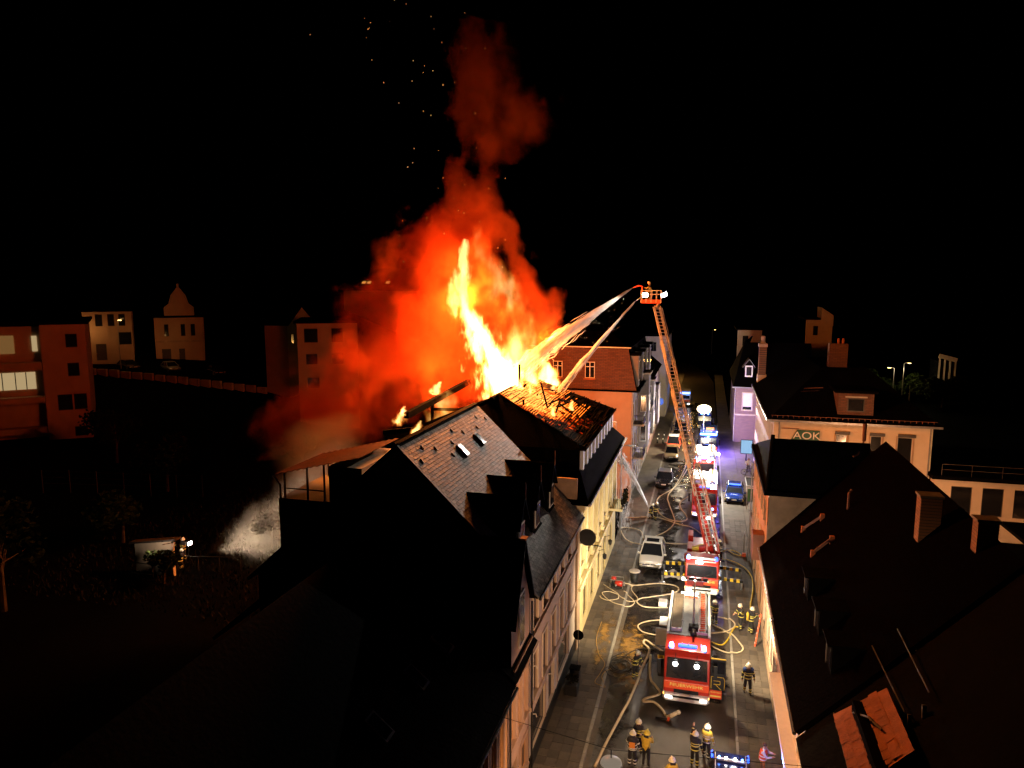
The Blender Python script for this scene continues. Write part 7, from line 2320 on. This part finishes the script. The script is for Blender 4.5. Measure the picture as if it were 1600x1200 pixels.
        ab = N('ShaderNodeVolumeAbsorption')
        ab.inputs['Color'].default_value = (*(absorb or (.5, .5, .5)), 1)
        Lk(dn, sc_.inputs['Density'])
        Lk(math_('MULTIPLY', dn, 1.3 if absorb else .6), ab.inputs['Density'])
        ad = N('ShaderNodeAddShader')
        Lk(sc_.outputs[0], ad.inputs[0]); Lk(ab.outputs[0], ad.inputs[1])
        Lk(ad.outputs[0], out.inputs['Volume'])
    m.cycles.volume_sampling = 'MULTIPLE_IMPORTANCE' if not flame else 'DISTANCE'
    if step:
        m.cycles.volume_step_rate = step
    return m

def hull(name, cols, k, m, label, cat, pad=.5, n=14, loc=None, kind='stuff'):
    """closed hull that follows the columns; holds the volume"""
    bms = []
    col = cols
    mb = MB()
    for c in col:
        vs = []
        full = [(c[0][0] - .05, c[0][1], c[0][2], c[0][3] * .6)] + list(c) + [(c[-1][0] + .05, c[-1][1], c[-1][2], c[-1][3] * .6)]
        for i, (z, x, y, r) in enumerate(full):
            for j in range(n):
                t = 2 * math.pi * j / n
                rr_ = r * k + pad
                vs.append((x + rr_ * math.cos(t), y + rr_ * math.sin(t), z))
        q = len(full)
        fs = [(i * n + j, i * n + (j + 1) % n, (i + 1) * n + (j + 1) % n, (i + 1) * n + j) for i in range(q - 1) for j in range(n)]
        fs += [tuple(range(n - 1, -1, -1)), tuple(range((q - 1) * n, q * n))]
        mb.add(vs, fs)
    o = mb.build(name, m, loc=loc or (cols[0][0][1], cols[0][0][2], cols[0][0][0]))
    if len(cols) > 1:
        rm = o.modifiers.new('union', 'REMESH')
        rm.mode = 'VOXEL'
        rm.voxel_size = 1.3
    return tag(o, label, cat, kind=kind)

# main flame: leaning pillar with a broad foot, plus lower fires on the roof (z, x, y, radius)
F1 = [(14.0, -14.2, 50.6, 2.3), (15.4, -14.4, 50.8, 2.3), (17.5, -15.5, 51, 1.9), (20.2, -16.9, 51, 1.45), (22.2, -18.0, 51, 1.3), (24.0, -17.6, 51, .85), (26.4, -17.6, 51, .4)]
F1b = [(14.0, -13.8, 52.6, 3.8), (15.2, -13.8, 52.6, 3.6), (17.0, -13.9, 52.8, 3.4), (20.0, -14.4, 52.8, 3.2), (23.0, -15.4, 52.8, 2.2), (26.0, -16.8, 52.8, 1.4), (28.5, -17.4, 52.8, .8)]
fm1 = field_volume('flame_bright', [F1], True, 2.2, .55, 1.5, 8, 3.6, .36, thr=.24, soft=.5, estr=8.0, seed=3.0, step=.3, cool=(15.5, 23, .32))
hull('fire', [F1], 1.35, fm1, 'tall bright flame column rising from the roof ridge', 'fire', .5)
fm2 = field_volume('flame_orange', [F1b], True, 3.2, .35, .75, 8, 3.0, .55, thr=.18, soft=1.1, estr=1.7, seed=9.0, step=.4, cool=(15, 24, .4))
hull('fire', [F1b], 1.35, fm2, 'broad orange flame cloud right of the bright column', 'fire', .5)
F2 = [(13.6, -12.6, 56.4, 1.2), (14.6, -12.6, 56.6, 1.35), (15.8, -12.6, 56.8, 1.0), (17.0, -12.9, 56.8, .5), (18.0, -13.2, 56.8, .1)]
fm3 = field_volume('flame_low', [F2], True, 1.4, .7, 1.1, 6, 2.0, .6, thr=.08, soft=.7, estr=6, seed=5.0, step=.4)
hull('fire', [F2], 1.3, fm3, 'low white flame at the far end of the roof under the water jet', 'fire', .3)
F3 = [(14.2, -13.2, 53.4, .9), (15.2, -13.2, 53.6, 1.0), (16.2, -13.3, 53.8, .6), (17.0, -13.4, 53.8, .2)]
fm4 = field_volume('flame_mid', [F3], True, 1.0, .9, 1.5, 5, 1.2, .6, thr=.05, soft=.8, estr=6, seed=7.0)
hull('fire', [F3], 1.3, fm4, 'small white flame between the bright column and the far flame', 'fire', .25)
for i, (x, y, z, r, lb) in enumerate([(-19, 42.1, 14.6, .28, 'tiny flame at the left end of the fallen purlin'), (-19, 48.1, 15.1, .45, 'small yellow flame above the middle of the fallen purlin'), (-17.6, 40.9, 13.4, .5, 'small flame behind the slate roof ridge'), (-10.8, 49.2, 13.7, .32, 'little flame licking through the battens near the street slope'), (-12.0, 46.9, 14.2, .4, 'little flame beside the slate gable'), (-9.6, 51.5, 13.8, .35, 'flame on the lower street slope of the burning roof'), (-11.6, 54.6, 14.6, .5, 'flame under the lower water jet'), (-10.2, 47.6, 13.9, .3, 'small flame at the near edge of the burning roof'), (-21, 46.0, 13.0, .6, 'low flame at the rear left of the opened attic')]):
    c = [(z, x, y, r), (z + r * .8, x + r * .2, y, r), (z + r * 2.2, x + r * .7, y, r * .35)]
    hull('fire', [c], 1.2, field_volume('flame_small%d' % i, [c], True, r * 2.2, 1.2 / r * .5, 1.0 / r, 4, 2.4, .7, thr=.12, soft=.6, estr=2.4 / r, seed=i * 3.0), lb, 'fire', .1, 10)

# smoke: thick plume over the roof, tall drifting top, low bank behind the slate house
S1 = [(13.5, -18.5, 54.5, 5.0), (17, -19.5, 55.5, 6.8), (21, -20.5, 56, 7.2), (25, -20, 56, 6.4), (28.5, -19, 55.5, 4.2), (31.5, -18.0, 55, 2.2), (35.5, -16.6, 55, 4.2), (38.5, -16.4, 55, 3.6), (41.0, -16.6, 55, 2.4), (43.0, -16.9, 55, .9)]
S2 = [(8.0, -35, 56, 5.0), (12, -31.5, 56, 7.0), (16, -27.5, 56, 7.0), (20, -25.5, 56.5, 6.2), (25, -23.5, 57, 4.2), (29, -22, 57, 2.0)]
S3 = [(15.0, -14.0, 58.0, 2.4), (18.5, -13.6, 58.8, 2.6), (21.5, -14.0, 59.0, 2.4), (25, -15.0, 58.5, 2.0), (28, -15.5, 57, 1.0)]
sm = field_volume('smoke_volume', [S1, S2, S3], False, 7.0, .13, .30, 5, 3.4, .8, dens=.40, thr=.22, soft=.5, colour=(.46, .12, .036), absorb=(.9, .18, .05), step=2.0, thin=(24, 35, .22), aniso=.15, seed=1.0)
hull('smoke', [S1, S2, S3], 1.32, sm, 'thick smoke plume glowing red around and above the flames', 'smoke', 2.0, loc=(-18, 55, 13))
S4 = [(1.9, -34.5, 46.6, 3.4), (3.4, -33.0, 47.6, 3.8), (5.5, -31.0, 48.6, 3.8), (8.0, -30.0, 49.8, 3.6), (10.5, -30.0, 50.8, 3.6), (12.5, -29.8, 51.6, 2.0)]
sm2 = field_volume('smoke_low', [S4], False, 3.0, .2, .35, 5, 1.5, .9, dens=.26, thr=-.05, soft=.9, colour=(.5, .46, .42), step=1.5, aniso=.2, seed=14.0)
hull('smoke', [S4], 1.32, sm2, 'pale smoke drifting down behind the terrace into the garden light', 'smoke', 1.2, loc=(-30, 47, 2))

F5 = [(11.2, -17.8, 47.2, 2.4), (12.6, -17.8, 47.2, 2.6), (14.0, -18.0, 47.4, 1.8), (15.6, -18.4, 47.6, .6)]
hull('fire', [F5], 1.25, field_volume('flame_attic', [F5], True, 2.0, .5, .9, 6, 2.6, .8, thr=.1, soft=1.0, estr=.9, seed=31.0, step=.5), 'orange fire glowing inside the opened attic under the fallen purlin', 'fire', .3)
# sparks
sk_ = MB()
rr = random.Random(21)
for i in range(70):
    z = rr.uniform(24, 47)
    x = -19 - (z - 20) * rr.uniform(-.05, .32) + rr.gauss(0, 2.2)
    y = 52 + rr.gauss(0, 2)
    e = rr.uniform(.010, .024)
    sk_.add([(x - e, y, z), (x, y - e, z + e * .3), (x + e, y, z), (x + e * .6, y, z + e * rr.uniform(1.5, 3.5)), (x - e * .2, y, z - e)], [(0, 1, 2), (0, 1, 3), (1, 2, 3), (0, 4, 1), (1, 4, 2)])
tag(sk_.build('sparks', 'spark', loc=(-20, 52, 20)), 'glowing sparks flying above the fire', 'sparks', kind='stuff')
